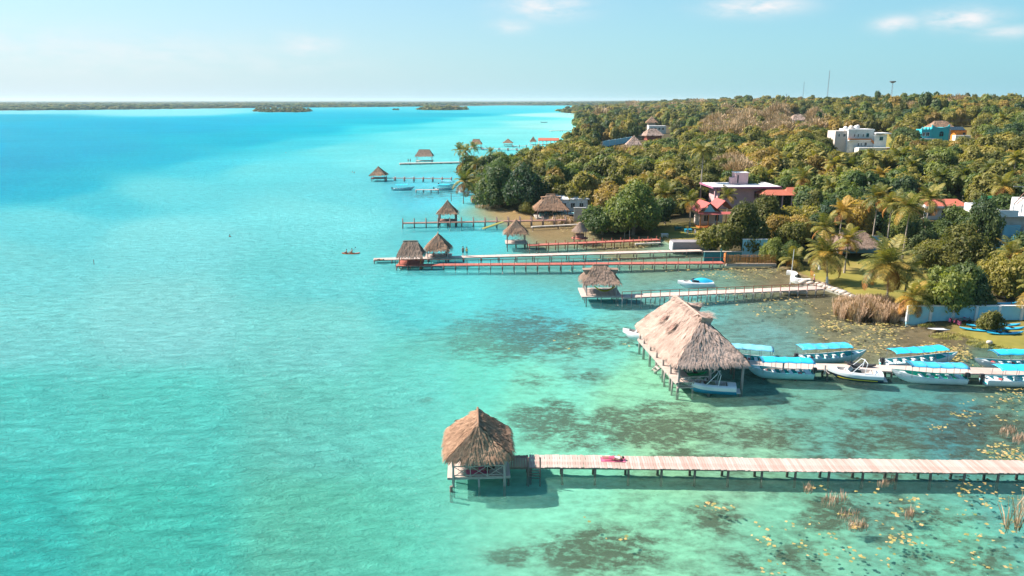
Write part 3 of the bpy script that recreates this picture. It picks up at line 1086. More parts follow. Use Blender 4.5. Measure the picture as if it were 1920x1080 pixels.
PALMS = [  # crown px, py; height, lean, fronds, scale, yellow, dead, label, extra
    (1556, 478, 4.8, .5, 20, 1.22, .25, 4, 'broad coconut palm on the left side of the lawn, nearest the sea wall corner', dict(white=True)),
    (1672, 500, 5.6, .6, 21, 1.40, .15, 5, 'largest coconut palm in the middle of the lawn, with orange dead fronds hanging', dict()),
    (1713, 560, 3.2, .2, 15, .92, .35, 4, 'small palm growing in front of the end of the white wall beside the reeds', dict()),
    (1645, 372, 9.5, .3, 18, 1.0, .35, 6, 'tall palm with a straight white trunk and a skirt of orange fronds', dict()),
    (1672, 384, 9.0, .3, 15, .95, .15, 1, 'tall thin palm right behind the one with the orange skirt', dict()),
    (1704, 392, 8.8, .3, 18, 1.15, .1, 2, 'bushy green palm with a white painted trunk above the thatched garden roof', dict()),
    (1742, 375, 7.6, .3, 16, 1.15, .1, 1, 'green palm left of the red and white flat roof', dict()),
    (1544, 428, 7.0, .3, 17, 1.0, .2, 2, 'pale-trunked palm at the back left of the lawn', dict(white=True)),
    (1578, 398, 7.4, .5, 15, .95, .7, 3, 'yellow-leaved palm rising behind the lawn palms', dict()),
    (1487, 488, 1.6, .1, 13, .9, .3, 1, 'short stemless palm beside the right end of the bamboo fence', dict(nuts=False)),
    (1886, 350, 8.0, .4, 17, 1.15, .4, 3, 'palm with a pale trunk behind the half built white house', dict()),
    (1948, 545, 4.0, -.4, 16, 1.15, .5, 2, 'palm cut by the right edge, one long frond reaching in over the kayaks', dict()),
    (1900, 478, 5.0, .3, 14, .95, .5, 2, 'ragged palm below the water tank of the half built house', dict()),
    (1313, 292, 13.8, .1, 20, 1.5, 0, 0, 'very tall royal palm with a smooth grey trunk behind the red-roofed cottage', dict(royal=True)),
    (1250, 366, 6.6, .3, 18, 1.2, .35, 3, 'coconut palm between the bright green shore trees and the red-roofed cottage', dict()),
    (1217, 342, 6.8, .3, 15, 1.05, .8, 3, 'orange-yellow palm above the bright green shore trees', dict()),
    (1296, 378, 6.0, .3, 13, 1.0, .3, 2, 'small palm left of the royal palm trunk', dict()),
    (1366, 368, 4.2, .2, 14, .95, .1, 0, 'small green palm in front of the pink house wall', dict(nuts=False)),
    (1590, 450, 5.5, .2, 14, .9, .5, 3, 'yellow-tipped palm beside the left end of the thatched garden roof', dict()),
    (1700, 515, 4.2, .3, 13, .95, .1, 0, 'young green palm tucked behind the largest lawn palm', dict(nuts=False)),
    (1508, 335, 7.0, .3, 14, 1.1, .3, 4, 'palm with a thick skirt of dead fronds right of the pink house', dict()),
    (868, 342, 6.0, .5, 15, 1.3, .3, 4, 'palm with drooping orange fronds at the left tip of the wooded point', dict()),
    (861, 283, 9.0, .4, 14, 1.15, .2, 1, 'leftmost tall palm of the group on the wooded point', dict()),
    (874, 284, 9.0, -.3, 13, 1.0, .2, 1, 'second tall palm of the group on the wooded point, just right of the leftmost', dict()),
    (888, 277, 9.5, .2, 13, 1.05, .2, 1, 'third tall palm of the group on the wooded point, under the far thatched pavilion', dict()),
    (920, 286, 7.5, .2, 12, .95, .1, 0, 'lone thin palm right of the tall group on the wooded point', dict()),
    (893, 306, 6.0, .2, 14, 1.1, .1, 1, 'low bushy palm behind the tip of the wooded point', dict()),
]
for i, (px, py, h, ln_, nf, sc, ye, de, lab, kw) in enumerate(PALMS):
    x, y = on_height(px, py, h)
    if kw.get('royal'):
        g_ = at_ground(1312, 384)
        x, y = g_.x, g_.y
    rz = rnd.uniform(0, 6.28)
    make_palm('royal_palm' if kw.get('royal') else 'coconut_palm', lab, x, y, h, ln_, nf, sc, ye, de, rz=rz, **kw)
    used_xy.append((x, y, 1.6))

# palms farther back: one crown mesh each
for (px, py, h, s, k) in [(1530, 300, 7, 1.2, 0), (1562, 308, 7.5, 1.25, 0), (1598, 312, 7, 1.2, 0), (1640, 300, 7.5, 1.25, 0), (1686, 296, 8, 1.35, 0), (1708, 312, 7, 1.1, 0), (1578, 330, 6, 1.1, 1),
                          (1476, 300, 7, 1.1, 0), (1760, 335, 7, 1.1, 0), (1812, 330, 7, 1.1, 1), (1855, 318, 7, 1.1, 0), (1650, 330, 7, 1.0, 2), (1905, 300, 8, 1.1, 0), (1732, 210, 9, 1.4, 0),
                          (1440, 330, 6, 1, 0), (1075, 300, 6, .9, 0), (1170, 322, 6, .9, 1), (1100, 250, 8, 1.1, 0), (1500, 235, 8, 1.1, 0), (1885, 226, 9, 1.4, 0), (1615, 215, 9, 1.2, 0), (1560, 352, 6, 1, 1)]:
    x, y = on_height(px, py, h)
    zone = 'between the pink house and the white villa' if px > 1430 and py > 270 else ('rising from the forest canopy near the horizon' if py < 240 else 'in the canopy behind the wooded point')
    t = thing('coconut_palm', 'dark green palm ' + zone, 'palm tree', (x, y, gh(x, y)), rnd.uniform(0, 6), 'palms ' + zone)
    new_obj('crown', PCR[k], t, (.4, 0, h), scl=(s, s, s))
    new_obj('trunk', PTR, t, scl=(1, 1, h / 6))
    used_xy.append((x, y, 1.6))
    TO_LABEL.append((t, x, y, ('green feathery palm', 'green feathery palm', 'yellowish palm')[k]))
x, y = on_height(1684, 184, 13)
t = thing('coconut_palm', 'palm standing clear above the forest against the sky, right of the lattice mast', 'palm tree', (x, y, gh(x, y)))
new_obj('crown', PCR[0], t, (.4, 0, 13), scl=(2.1, 2.1, 2.1))
new_obj('trunk', PTR, t, scl=(1.6, 1.6, 13 / 6))

# canopy: scattered by spacing, nearest ones as single trees, the rest as one forest
def scatter(y0, y1, spacing, seed):
    rs = np.random.RandomState(seed)
    out_ = []
    y = y0
    while y < y1:
        x = -0.12 * y
        while x < 0.80 * y:
            out_.append((x + rs.uniform(-.42, .42) * spacing, y + rs.uniform(-.42, .42) * spacing))
            x += spacing
        y += spacing * .9
    return np.array(out_)


def kind_at(x, y, q):
    px, py = proj(np.array([[x, y]]))
    px, py = float(px[0]), float(py[0])
    n = float(vnoise(np.array([x / 26.0]), np.array([y / 34.0]), 8)[0])
    d_c = math.exp(-(((px - 1430) / 150) ** 2 + ((py - 268) / 38) ** 2))
    v = n * 0.7 + q * 0.4
    if d_c * 1.1 + (q - .5) * .5 > 0.5:
        return 'dry' if q < .45 else ('ochre' if q < .75 else 'olive')
    if v < 0.24:
        return 'dark'
    if v < 0.46:
        return 'green'
    if v < 0.76:
        return 'olive'
    if v > 0.98 or (v * 37) % 1 < .07:
        return 'dry'
    return 'ochre'


ZONES = [(lambda px, y: px < 1100 and y < 330, 'on the wooded point'), (lambda px, y: px < 1290 and y < 330, 'behind the bright green shore trees'),
         (lambda px, y: px < 1500 and y < 190, 'around the pink house'), (lambda px, y: px < 1500, 'on the slope beyond the pink house'),
         (lambda px, y: y < 190, 'around the half built white house'), (lambda px, y: True, 'on the slope below the white villa and the turquoise house')]
KN = {'dark': 'dark green tree', 'green': 'mid green tree', 'olive': 'olive green tree', 'ochre': 'yellow-brown tree', 'dry': 'bare pale tree'}
cand = scatter(105, 330, 6.6, 3)
sdc = signed(cand)
cand = cand[(sdc > 2.2) & (cand[:, 0] < 0.78 * cand[:, 1] + 8)]
lawn_px = [(1640, 530, 105, 42), (1870, 640, 120, 60), (1285, 440, 62, 16), (1790, 600, 120, 20)]
near = []
for (x, y) in cand[np.argsort(cand[:, 1])]:
    q = rnd.random()
    r = rnd.uniform(3.2, 5.0) if rnd.random() < .6 else rnd.uniform(5.0, 6.8)
    h = rnd.uniform(5.6, 9.0) + (r - 4) * .5
    if any((x - a) ** 2 + (y - b) ** 2 < (c + r * .5) ** 2 for a, b, c in used_xy):
        continue
    qx, qy = proj(np.array([[x, y]]))
    if any(abs(qx[0] - a) < b2 and abs(qy[0] - b) < c2 for a, b, b2, c2 in lawn_px):
        continue
    if blocked(x, y, r, h):
        # a low bush may still grow there
        if blocked(x, y, 2.2, 2.6) or rnd.random() < .4:
            continue
        r, h = 2.2, 2.6
    near.append((x, y, r, h, kind_at(x, y, q), float(qx[0])))
NT = 245
for (x, y, r, h, kind, qx) in near[:NT]:
    z_ = next(n for f, n in ZONES if f(qx, y))
    lod = 0 if y < 150 else 1
    o_ = make_tree('broadleaf_tree' if h > 3 else 'shrub', KN[kind] + ' ' + z_ if h > 3 else 'low ' + KN[kind].replace('tree', 'bush') + ' ' + z_, x, y, r, h, kind, lod,
              group=KN[kind] + 's ' + z_ if h > 3 else 'bushes ' + z_, cat='tree' if h > 3 else 'bush')
    TO_LABEL.append((o_, x, y, (('large ' if r > 5 else '') + KN[kind]) if h > 3 else 'low ' + KN[kind].replace('tree', 'bush')))
label_by_landmarks()

rest = [(x, y, r, h, k) for (x, y, r, h, k, _) in near[NT:]]
for (y0, y1, sp, sd_) in [(330, 640, 8.6, 5), (640, 1300, 11, 6), (1300, 3600, 22, 7)]:
    c = scatter(y0, y1, sp, sd_)
    s_ = signed(c)
    ok = (s_ > 3)
    c, s_ = c[ok], s_[ok]
    for (x, y) in c:
        q = rnd.random()
        r, h = (rnd.uniform(3.6, 6.0) if rnd.random() < .6 else rnd.uniform(6.0, 8.6)) * (1 if sp < 10 else sp / 9.0), rnd.uniform(7, 11) * (1.15 if rnd.random() < .1 else 1)
        if y < 800 and blocked(x, y, r, h):
            continue
        if y > 500:
            r, h = r * 1.1, h * (1.6 if rnd.random() < .05 else rnd.uniform(.75, 1.25))
        rest.append((x, y, r, h, kind_at(x, y, q)))
# mangrove on the islets and the far shore of the lagoon
far_pts = []
rs_ = np.random.RandomState(9)
for isl, n, sz in ((island1, 150, (9, 8)), (island2, 90, (6, 3)), (island3, 8, (7, 4))):
    a = np.array(isl)
    lo, hi = a.min(0), a.max(0)
    k = 0
    while k < n:
        p = rs_.uniform(lo, hi)
        if inside(p[None], isl)[0]:
            far_pts.append((p[0], p[1], rs_.uniform(.6, 1.1) * sz[0], rs_.uniform(.5, 1.15) * sz[1], 'dark' if rs_.rand() < .6 else 'olive'))
            k += 1
c = np.stack([rs_.uniform(-.85, .3, 9000), np.exp(rs_.uniform(math.log(2100), math.log(9000), 9000))], 1)
c[:, 0] *= c[:, 1]
s_ = signed(c)
n_ = vnoise(c[:, 0] / 420, c[:, 1] / 500, 2)
for (x, y), s1, nn in zip(c, s_, n_):
    if s1 > 8 and nn > 0.32:
        far_pts.append((x, y, rs_.uniform(16, 34), rs_.uniform(5, 10) * (0.6 + nn * .8), ('dark', 'green', 'olive')[rs_.randint(3)]))

# forest: points with size, turn and kind; the crowns are set on them by geometry nodes
src = bpy.data.collections.new('forest_crowns')
kinds = ['dark', 'green', 'olive', 'ochre', 'dry']
k_index = {}
n_src = 0
for lod in (1, 2, 3):
    for kd in kinds:
        for v in range(3):
            me = CROWN[(lod, kd)][v]
            o = bpy.data.objects.new('crown_%03d' % n_src, me)
            src.objects.link(o)
            k_index[(lod, kd, v)] = n_src
            n_src += 1


def forest(name, pts, label, cat):
    n = len(pts)
    P = np.array([(p[0], p[1]) for p in pts])
    z = ground_h(P)
    me = bpy.data.meshes.new(name)
    me.vertices.add(n)
    me.vertices.foreach_set('co', np.stack([P[:, 0], P[:, 1], z], 1).ravel())
    me.update()
    a_s = me.attributes.new('tree_scale', 'FLOAT_VECTOR', 'POINT')
    a_s.data.foreach_set('vector', np.array([(p[2] / 4, p[2] / 4, p[3] / 5) for p in pts]).ravel())
    a_r = me.attributes.new('tree_turn', 'FLOAT_VECTOR', 'POINT')
    a_r.data.foreach_set('vector', np.array([(0, 0, rnd.uniform(0, 6.28)) for p in pts]).ravel())
    a_i = me.attributes.new('tree_kind', 'INT', 'POINT')
    a_i.data.foreach_set('value', np.array([k_index[((1 if p[1] < 380 else 2) if p[1] < 800 else 3, p[4], rnd.randrange(3))] for p in pts], np.int32))
    o = bpy.data.objects.new(name, me)
    COL.objects.link(o)
    ng = bpy.data.node_groups.new(name + '_nodes', 'GeometryNodeTree')
    ng.interface.new_socket('Geometry', in_out='INPUT', socket_type='NodeSocketGeometry')
    ng.interface.new_socket('Geometry', in_out='OUTPUT', socket_type='NodeSocketGeometry')
    gi = ng.nodes.new('NodeGroupInput')
    go = ng.nodes.new('NodeGroupOutput')
    iop = ng.nodes.new('GeometryNodeInstanceOnPoints')
    ci = ng.nodes.new('GeometryNodeCollectionInfo')
    ci.inputs['Collection'].default_value = src
    ci.inputs['Separate Children'].default_value = True
    ci.inputs['Reset Children'].default_value = True

    def named(nm, ty):
        q = ng.nodes.new('GeometryNodeInputNamedAttribute')
        q.data_type = ty
        q.inputs['Name'].default_value = nm
        return q.outputs['Attribute']
    L = ng.links.new
    L(gi.outputs[0], iop.inputs['Points'])
    L(ci.outputs[0], iop.inputs['Instance'])
    iop.inputs['Pick Instance'].default_value = True
    L(named('tree_kind', 'INT'), iop.inputs['Instance Index'])
    L(named('tree_turn', 'FLOAT_VECTOR'), iop.inputs['Rotation'])
    L(named('tree_scale', 'FLOAT_VECTOR'), iop.inputs['Scale'])
    L(iop.outputs[0], go.inputs[0])
    md = o.modifiers.new('crowns', 'NODES')
    md.node_group = ng
    tag(o, label, cat, kind='stuff')
    return o


forest('forest', rest, 'continuous tree canopy covering the land up to the horizon', 'forest')
forest('mangrove', far_pts, 'low mangrove scrub on the islets and the far shore of the lagoon', 'mangrove')
# ------------------------------------------------------------------ materials of built things
THA = (0.52, 0.40, 0.31)
M['thatch_pale'] = surf('thatch_pale', (0.60, 0.455, 0.375), (0.31, 0.225, 0.18), scale=1.1, rough=1, spec=.05, use_rnd=.6, bump=.5, bscale=14, stretch=(1, 1, .25))
M['thatch_brown'] = surf('thatch_brown', (0.50, 0.32, 0.21), (0.21, 0.125, 0.08), scale=2.5, rough=1, spec=.05, use_rnd=.6, bump=.5, bscale=14, stretch=(1, 1, .25))
M['thatch_grey'] = surf('thatch_grey', (0.37, 0.27, 0.21), (0.20, 0.145, 0.11), scale=2.5, rough=1, spec=.05, use_rnd=.6, bump=.5, bscale=14, stretch=(1, 1, .25))
M['thatch_base'] = surf('thatch_base', (0.30, 0.22, 0.16), (0.16, 0.11, 0.08), scale=6, rough=1, spec=.05, bump=.6)
M['plank'] = surf('plank', (0.58, 0.475, 0.425), (0.38, 0.255, 0.205), scale=1.5, rough=.85, stretch=(6, .6, 1), objvar=.65, dirt=(.28, .15, .12), dirt_amt=.5, dirt_scale=.9)
M['deck_pale'] = surf('deck_pale', (0.60, 0.50, 0.44), (0.44, 0.34, 0.29), scale=1.2, rough=.9, use_rnd=.5, dirt=(.25, .2, .16), dirt_amt=.45)
M['deck_red'] = surf('deck_red', (0.47, 0.15, 0.11), (0.33, 0.10, 0.075), scale=1.2, rough=.85, use_rnd=.5, dirt=(.2, .1, .08), dirt_amt=.3)
M['deck_brown'] = surf('deck_brown', (0.34, 0.19, 0.15), (0.24, 0.13, 0.10), scale=1.2, rough=.9, use_rnd=.5)
M['concrete'] = surf('concrete', (0.52, 0.48, 0.42), (0.38, 0.35, 0.31), scale=.8, rough=.95, dirt=(.18, .16, .13), dirt_amt=.6, bump=.2)
M['post'] = surf('post', (0.27, 0.20, 0.17), (0.15, 0.11, 0.095), scale=3, rough=.95, stretch=(1, 1, .3), bump=.4)
M['post_red'] = surf('post_red', (0.30, 0.085, 0.05), (0.19, 0.06, 0.04), scale=3, rough=.9)
M['post_pale'] = surf('post_pale', (0.46, 0.40, 0.37), (0.30, 0.25, 0.23), scale=3, rough=.95, stretch=(1, 1, .3), bump=.3)
M['wood_orange'] = surf('wood_orange', (0.55, 0.20, 0.045), (0.40, 0.14, 0.04), scale=3, rough=.7)
M['block'] = surf('block', (0.30, 0.28, 0.29), (0.22, 0.21, 0.22), scale=.8, rough=.95, dirt=(.12, .11, .1), dirt_amt=.5)
M['bamboo'] = surf('bamboo', (0.56, 0.27, 0.075), (0.38, 0.17, 0.05), scale=3, rough=.7, use_rnd=.7)
M['white_paint'] = surf('white_paint', (0.78, 0.77, 0.74), (0.70, 0.69, 0.67), scale=.7, rough=.6, dirt=(.42, .38, .33), dirt_amt=.35, dirt_scale=.5)
M['white_wall'] = surf('white_wall', (0.74, 0.74, 0.71), (0.62, 0.63, 0.62), scale=.5, rough=.9, dirt=(.33, .33, .30), dirt_amt=.5, dirt_scale=.5)
M['cream_wall'] = surf('cream_wall', (0.66, 0.58, 0.52), (0.56, 0.49, 0.43), scale=.5, rough=.9, dirt=(.3, .26, .22), dirt_amt=.4)
M['pink_wall'] = surf('pink_wall', (0.66, 0.42, 0.42), (0.56, 0.35, 0.36), scale=.5, rough=.9, dirt=(.3, .2, .19), dirt_amt=.4)
M['pink_trim'] = surf('pink_trim', (0.42, 0.17, 0.27), (0.34, 0.13, 0.22), scale=.5, rough=.8)
M['turquoise'] = surf('turquoise', (0.05, 0.48, 0.52), (0.04, 0.38, 0.43), scale=.5, rough=.8, dirt=(.12, .3, .3), dirt_amt=.4)
M['orange_wall'] = surf('orange_wall', (0.62, 0.22, 0.03), (0.5, 0.17, 0.03), scale=.5, rough=.9)
M['blue_and_shaded_wall'] = surf('blue_and_shaded_wall', (0.32, 0.62, 0.70), (0.22, 0.50, 0.60), scale=.5, rough=.9, dirt=(.5, .5, .5), dirt_amt=.4)  # pale blue paint, also the cyan shade coloured into two white walls
M['red_roof'] = surf('red_roof', (0.50, 0.13, 0.11), (0.38, 0.09, 0.08), scale=1, rough=.6, use_rnd=.4, dirt=(.25, .1, .08), dirt_amt=.4)
M['tile_roof'] = surf('tile_roof', (0.52, 0.165, 0.10), (0.40, 0.11, 0.07), scale=1, rough=.7, use_rnd=.5)
M['glass_dark'] = surf('glass_dark', (0.03, 0.05, 0.06), (0.02, 0.03, 0.04), rough=.12, spec=.6)
M['canopy_blue'] = surf('canopy_blue', (0.02, 0.42, 0.66), (0.03, 0.50, 0.74), scale=1.5, rough=.6, use_rnd=.5, bump=.4, bscale=3, stretch=(1.5, .5, 1))
M['canopy_faded'] = surf('canopy_faded', (0.07, 0.46, 0.66), (0.03, 0.36, 0.56), scale=1.2, rough=.7, use_rnd=.3, bump=.4, bscale=3, dirt=(.45, .55, .58), dirt_amt=.5)
M['canopy_pale'] = surf('canopy_pale', (0.22, 0.55, 0.68), (0.14, 0.46, 0.62), scale=1.5, rough=.6, bump=.4, bscale=3)
M['hull_white'] = surf('hull_white', (0.72, 0.74, 0.74), (0.60, 0.66, 0.67), scale=.9, rough=.3, spec=.5, dirt=(.35, .45, .45), dirt_amt=.5)
M['hull_aqua'] = surf('hull_aqua', (0.36, 0.62, 0.64), (0.28, 0.52, 0.55), scale=.9, rough=.35, spec=.5, dirt=(.25, .35, .33), dirt_amt=.5)
M['boat_teal'] = surf('boat_teal', (0.04, 0.50, 0.52), (0.03, 0.40, 0.44), scale=1.5, rough=.5, dirt=(.2, .35, .33), dirt_amt=.4)
M['boat_green'] = surf('boat_green', (0.04, 0.52, 0.37), (0.03, 0.42, 0.31), scale=1.5, rough=.5)
M['boat_blue'] = surf('boat_blue', (0.02, 0.25, 0.45), (0.02, 0.2, 0.38), scale=1.5, rough=.25, spec=.6)
M['navy'] = surf('navy', (0.015, 0.05, 0.10), (0.02, 0.03, 0.06), rough=.2, spec=.6)
M['yellow'] = surf('yellow', (0.62, 0.50, 0.04), rough=.3)
M['kayak_blue'] = surf('kayak_blue', (0.04, 0.48, 0.72), (0.03, 0.40, 0.64), rough=.3, spec=.5)
M['kayak_orange'] = surf('kayak_orange', (0.72, 0.15, 0.04), rough=.3)
M['kayak_green'] = surf('kayak_green', (0.02, 0.40, 0.14), rough=.3)
M['black'] = surf('black', (0.025, 0.025, 0.028), (0.05, 0.05, 0.05), rough=.4)
M['metal'] = surf('metal', (0.30, 0.30, 0.31), (0.2, 0.2, 0.2), rough=.4, metallic=.6)
M['seat'] = surf('seat', (0.66, 0.62, 0.58), (0.5, 0.46, 0.42), rough=.6)
M['cushion_red'] = surf('cushion_red', (0.58, 0.10, 0.09), rough=.7)
M['pink_cloth'] = surf('pink_cloth', (0.62, 0.14, 0.24), rough=.9)
M['white_cloth'] = surf('white_cloth', (0.72, 0.72, 0.70), rough=.9)
M['dark_cloth'] = surf('dark_cloth', (0.035, 0.05, 0.06), rough=.9)
M['teal_cloth'] = surf('teal_cloth', (0.04, 0.2, 0.22), rough=.9)
M['yellow_cloth'] = surf('yellow_cloth', (0.6, 0.5, 0.04), rough=.9)
M['skin'] = surf('skin', (0.42, 0.24, 0.16), (0.36, 0.2, 0.13), rough=.6)
M['hair'] = surf('hair', (0.03, 0.02, 0.015), rough=.7)
M['stone'] = surf('stone', (0.62, 0.56, 0.48), (0.42, 0.37, 0.31), scale=2, rough=.95, bump=.6, objvar=.5)
M['tank_blue'] = surf('tank_blue', (0.03, 0.33, 0.52), rough=.5)
M['pool'] = surf('pool', (0.10, 0.55, 0.60), rough=.1)
M['pad'] = leaf_mat('pad', (0.14, 0.19, 0.06), (0.36, 0.30, 0.10), (0.62, 0.42, 0.18), trans=.1, objvar=0)
M['reed'] = leaf_mat('reed', (0.24, 0.16, 0.10), (0.42, 0.29, 0.19), (0.60, 0.44, 0.30), trans=.15, objvar=0)
M['reed_red'] = leaf_mat('reed_red', (0.28, 0.17, 0.11), (0.46, 0.28, 0.20), (0.60, 0.42, 0.30), trans=.1, objvar=0)
M['grass'] = leaf_mat('grass', (0.16, 0.19, 0.04), (0.28, 0.27, 0.06), (0.42, 0.36, 0.11), trans=.2, objvar=0)


# ------------------------------------------------------------------ thatched roofs
def thatched_roof(parent, w, d, ez, rzv, rl, axis='y', mat='thatch_brown', dens=34, sag=.12, sl=.75, holes=(), over=0.0, gablet=0.0, shift=0.0, seed=0, strw=.055, rnd_fac=.45):
    """hipped thatch: eave rectangle w x d at ez, ridge of length rl at rzv along axis"""
    rs = np.random.RandomState(seed + int(w * 10 + d * 7))
    a, c = w / 2, d / 2
    if axis == 'y':
        rA, rB = Vector((0, -rl / 2 + shift, rzv)), Vector((0, rl / 2 + shift, rzv))
        faces = [([(-a, -c), (a, -c)], (rA, rA)), ([(a, -c), (a, c)], (rA, rB)), ([(a, c), (-a, c)], (rB, rB)), ([(-a, c), (-a, -c)], (rB, rA))]
    else:
        rA, rB = Vector((-rl / 2 + shift, 0, rzv)), Vector((rl / 2 + shift, 0, rzv))
        faces = [([(-a, -c), (a, -c)], (rA, rB)), ([(a, -c), (a, c)], (rB, rB)), ([(a, c), (-a, c)], (rB, rA)), ([(-a, c), (-a, -c)], (rA, rA))]
    b = MB()
    straw, srv = [], []
    for (e, rdg) in faces:
        e0, e1 = Vector((*e[0], ez)), Vector((*e[1], ez))
        nu, nv = 10, 8
        grid = []
        for j in range(nv + 1):
            t = j / nv
            row = []
            for i in range(nu + 1):
                s = i / nu
                p = e0.lerp(e1, s).lerp(rdg[0].lerp(rdg[1], s), t)
                # hips and corners are rounded off, the ridge dips and wanders a little
                ed = abs(2 * s - 1) ** 4 * (1 - t) ** .7
                p.x *= 1 - .10 * rnd_fac * ed
                p.y *= 1 - .08 * rnd_fac * ed * (1 if axis == 'x' or d < 1.4 * w else .6)
                p.z += rnd_fac * (rzv - ez) * .09 * math.sin(math.pi * t) - rnd_fac * .10 * (rzv - ez) * t ** 3 * abs(2 * s - 1) ** 3 * (rl > 1)
                p.z -= sag * math.sin(math.pi * t) * (rzv - ez) * .5
                p.z += (float(vnoise(np.array([p.x * 1.3 + 50]), np.array([p.y * 1.3 + 50]), seed)[0]) - .5) * .16 * (0 < j < nv)
                row.append(p)
            grid.append(row)
        i0 = len(b.v)
        for row in grid:
            b.v.extend([tuple(p) for p in row])
        hole = set()
        for j in range(nv):
            for i in range(nu):
                k = i0 + j * (nu + 1) + i
                b.face([k, k + 1, k + nu + 2, k + nu + 1], .5)
        # underside of the thatch, a hand's breadth below, closed along the eave
        i1 = len(b.v)
        for p in grid[0]:
            b.v.append((p.x * .97, p.y * .97, p.z - .16))
        for i in range(nu):
            b.face([i0 + i + 1, i0 + i, i1 + i, i1 + i + 1], .2)
        i2 = len(b.v)
        b.v.append(tuple(rdg[0] - Vector((0, 0, .3))))
        b.v.append(tuple(rdg[1] - Vector((0, 0, .3))))
        b.face([i1, i2, i2 + 1, i1 + nu] if (rdg[0] - rdg[1]).length > .01 else [i1, i2, i1 + nu], .2)
        # straw laid down the slope in courses
        base_l = (e1 - e0).length
        top_l = (rdg[1] - rdg[0]).length
        up = ((rdg[0] + rdg[1]) / 2 - (e0 + e1) / 2)
        area = (base_l + top_l) / 2 * up.length
        n = int(area * dens)
        nrm = (e1 - e0).cross(up).normalized()
        for q in range(n):
            t = rs.uniform(0, 1)
            if rs.uniform() > (base_l * (1 - t) + top_l * t) / base_l:
                t = rs.uniform(0, .4)
            if rs.uniform() < .22:
                t = rs.uniform(-.0, .06)
            s = rs.uniform(0, 1)
            fi, fj = s * nu, t * nv
            i, j = min(int(fi), nu - 1), min(int(fj), nv - 1)
            fi, fj = fi - i, fj - j
            p = grid[j][i].lerp(grid[j][i + 1], fi).lerp(grid[j + 1][i].lerp(grid[j + 1][i + 1], fi), fj)
            pu = grid[j + 1][i].lerp(grid[j + 1][i + 1], fi)
            pd = grid[j][i].lerp(grid[j][i + 1], fi)
            dn = (pd - pu)
            if dn.length < 1e-4:
                continue
            dn.normalize()
            side = dn.cross(nrm).normalized()
            L = sl * rs.uniform(.5, 1.3)
            dn2 = (dn + side * rs.normal() * .16 + nrm * rs.uniform(.02, .22)).normalized()
            wd = side * strw * rs.uniform(.6, 1.5)
            o_ = p + nrm * .03
            f_ = o_ + dn2 * L * .55
            g_ = f_ + (dn2 + Vector((0, 0, -.35))).normalized() * L * .45
            r_ = min(1, max(0, rs.normal(.42, .2) + (float(vnoise(np.array([p.x * 1.1 + 9]), np.array([p.y * 1.1 + p.z * .8]), 4)[0]) - .5) * .7))
            straw += [[o_ - wd * .7, o_ + wd * .7, f_ + wd, f_ - wd], [f_ - wd, f_ + wd, g_ + wd * .3, g_ - wd * .3]]
            srv += [r_, min(1, r_ + .1)]
    # ridge roll
    d0 = (rB - rA).normalized() if (rB - rA).length > .01 else Vector((0, 1, 0))
    rr_ = MB()
    rr_.tube([rA - d0 * .25 + Vector((0, 0, -.12)), rA + Vector((0, 0, .02)), rB + Vector((0, 0, .02)), rB + d0 * .25 + Vector((0, 0, -.12))], [.04, .085, .085, .04], 7)
    roof = b.build('roof', M['thatch_base'], parent)
    st = quads_mesh('thatch', [[tuple(p) for p in q] for q in straw], srv, M[mat])
    so = new_obj('thatch', st, roof)
    so['kind'] = 'stuff'
    rr_.build('ridge_cap', M[mat], roof)
    return roof


def posts_under(parent, spots, top, r, mat, bottom=-.85, n=7, name='post'):
    cache = {}
    for (x, y) in spots:
        if 'm' not in cache:
            b = MB()
            b.tube([(0, 0, bottom), (0.02, 0, (top + bottom) / 2), (0, 0.01, top)], [r * 1.12, r, r * .95], n)
            cache['m'] = b.mesh(name, M[mat], True)
        new_obj(name, cache['m'], parent, (x, y, 0), (R(rnd.uniform(-1.2, 1.2)), R(rnd.uniform(-1.2, 1.2)), rnd.uniform(0, 6)))


def plank_deck(parent, x0, x1, y0, y1, z, mat, along='x', step=.2, gap=.014, name='deck', kind='stuff', th=.05, jit=.02):
    b = MB()
    L = (x1 - x0) if along == 'x' else (y1 - y0)
    n = int(L / step)
    for i in range(n):
        c = (i + .5) * L / n
        s = L / n - gap
        if along == 'x':
            b.box((x0 + c, (y0 + y1) / 2 + rnd.uniform(-jit, jit), z + rnd.uniform(-.006, .006)), (s, y1 - y0, th))
        else:
            b.box(((x0 + x1) / 2 + rnd.uniform(-jit, jit), y0 + c, z + rnd.uniform(-.006, .006)), (x1 - x0, s, th))
    o = b.build(name, M[mat], parent)
    if kind:
        o['kind'] = kind
    return o


def x_rail(parent, p0, p1, z, h, mat, bays=3, r=.04):
    b = MB()
    p0, p1 = Vector((*p0, 0)), Vector((*p1, 0))
    for i in range(bays):
        a, c = p0.lerp(p1, i / bays), p0.lerp(p1, (i + 1) / bays)
        b.beam((a.x, a.y, z), (c.x, c.y, z + h), r)
        b.beam((a.x, a.y + .01, z + h), (c.x, c.y + .01, z), r)
        b.beam((a.x, a.y, z), (a.x, a.y, z + h), r * 1.3)
    b.beam((p1.x, p1.y, z), (p1.x, p1.y, z + h), r * 1.3)
    b.beam((p0.x, p0.y, z + h), (p1.x, p1.y, z + h), r * 1.5)
    b.beam((p0.x, p0.y, z + .12), (p1.x, p1.y, z + .12), r * 1.2)
    return b.build('railing', M[mat], parent)


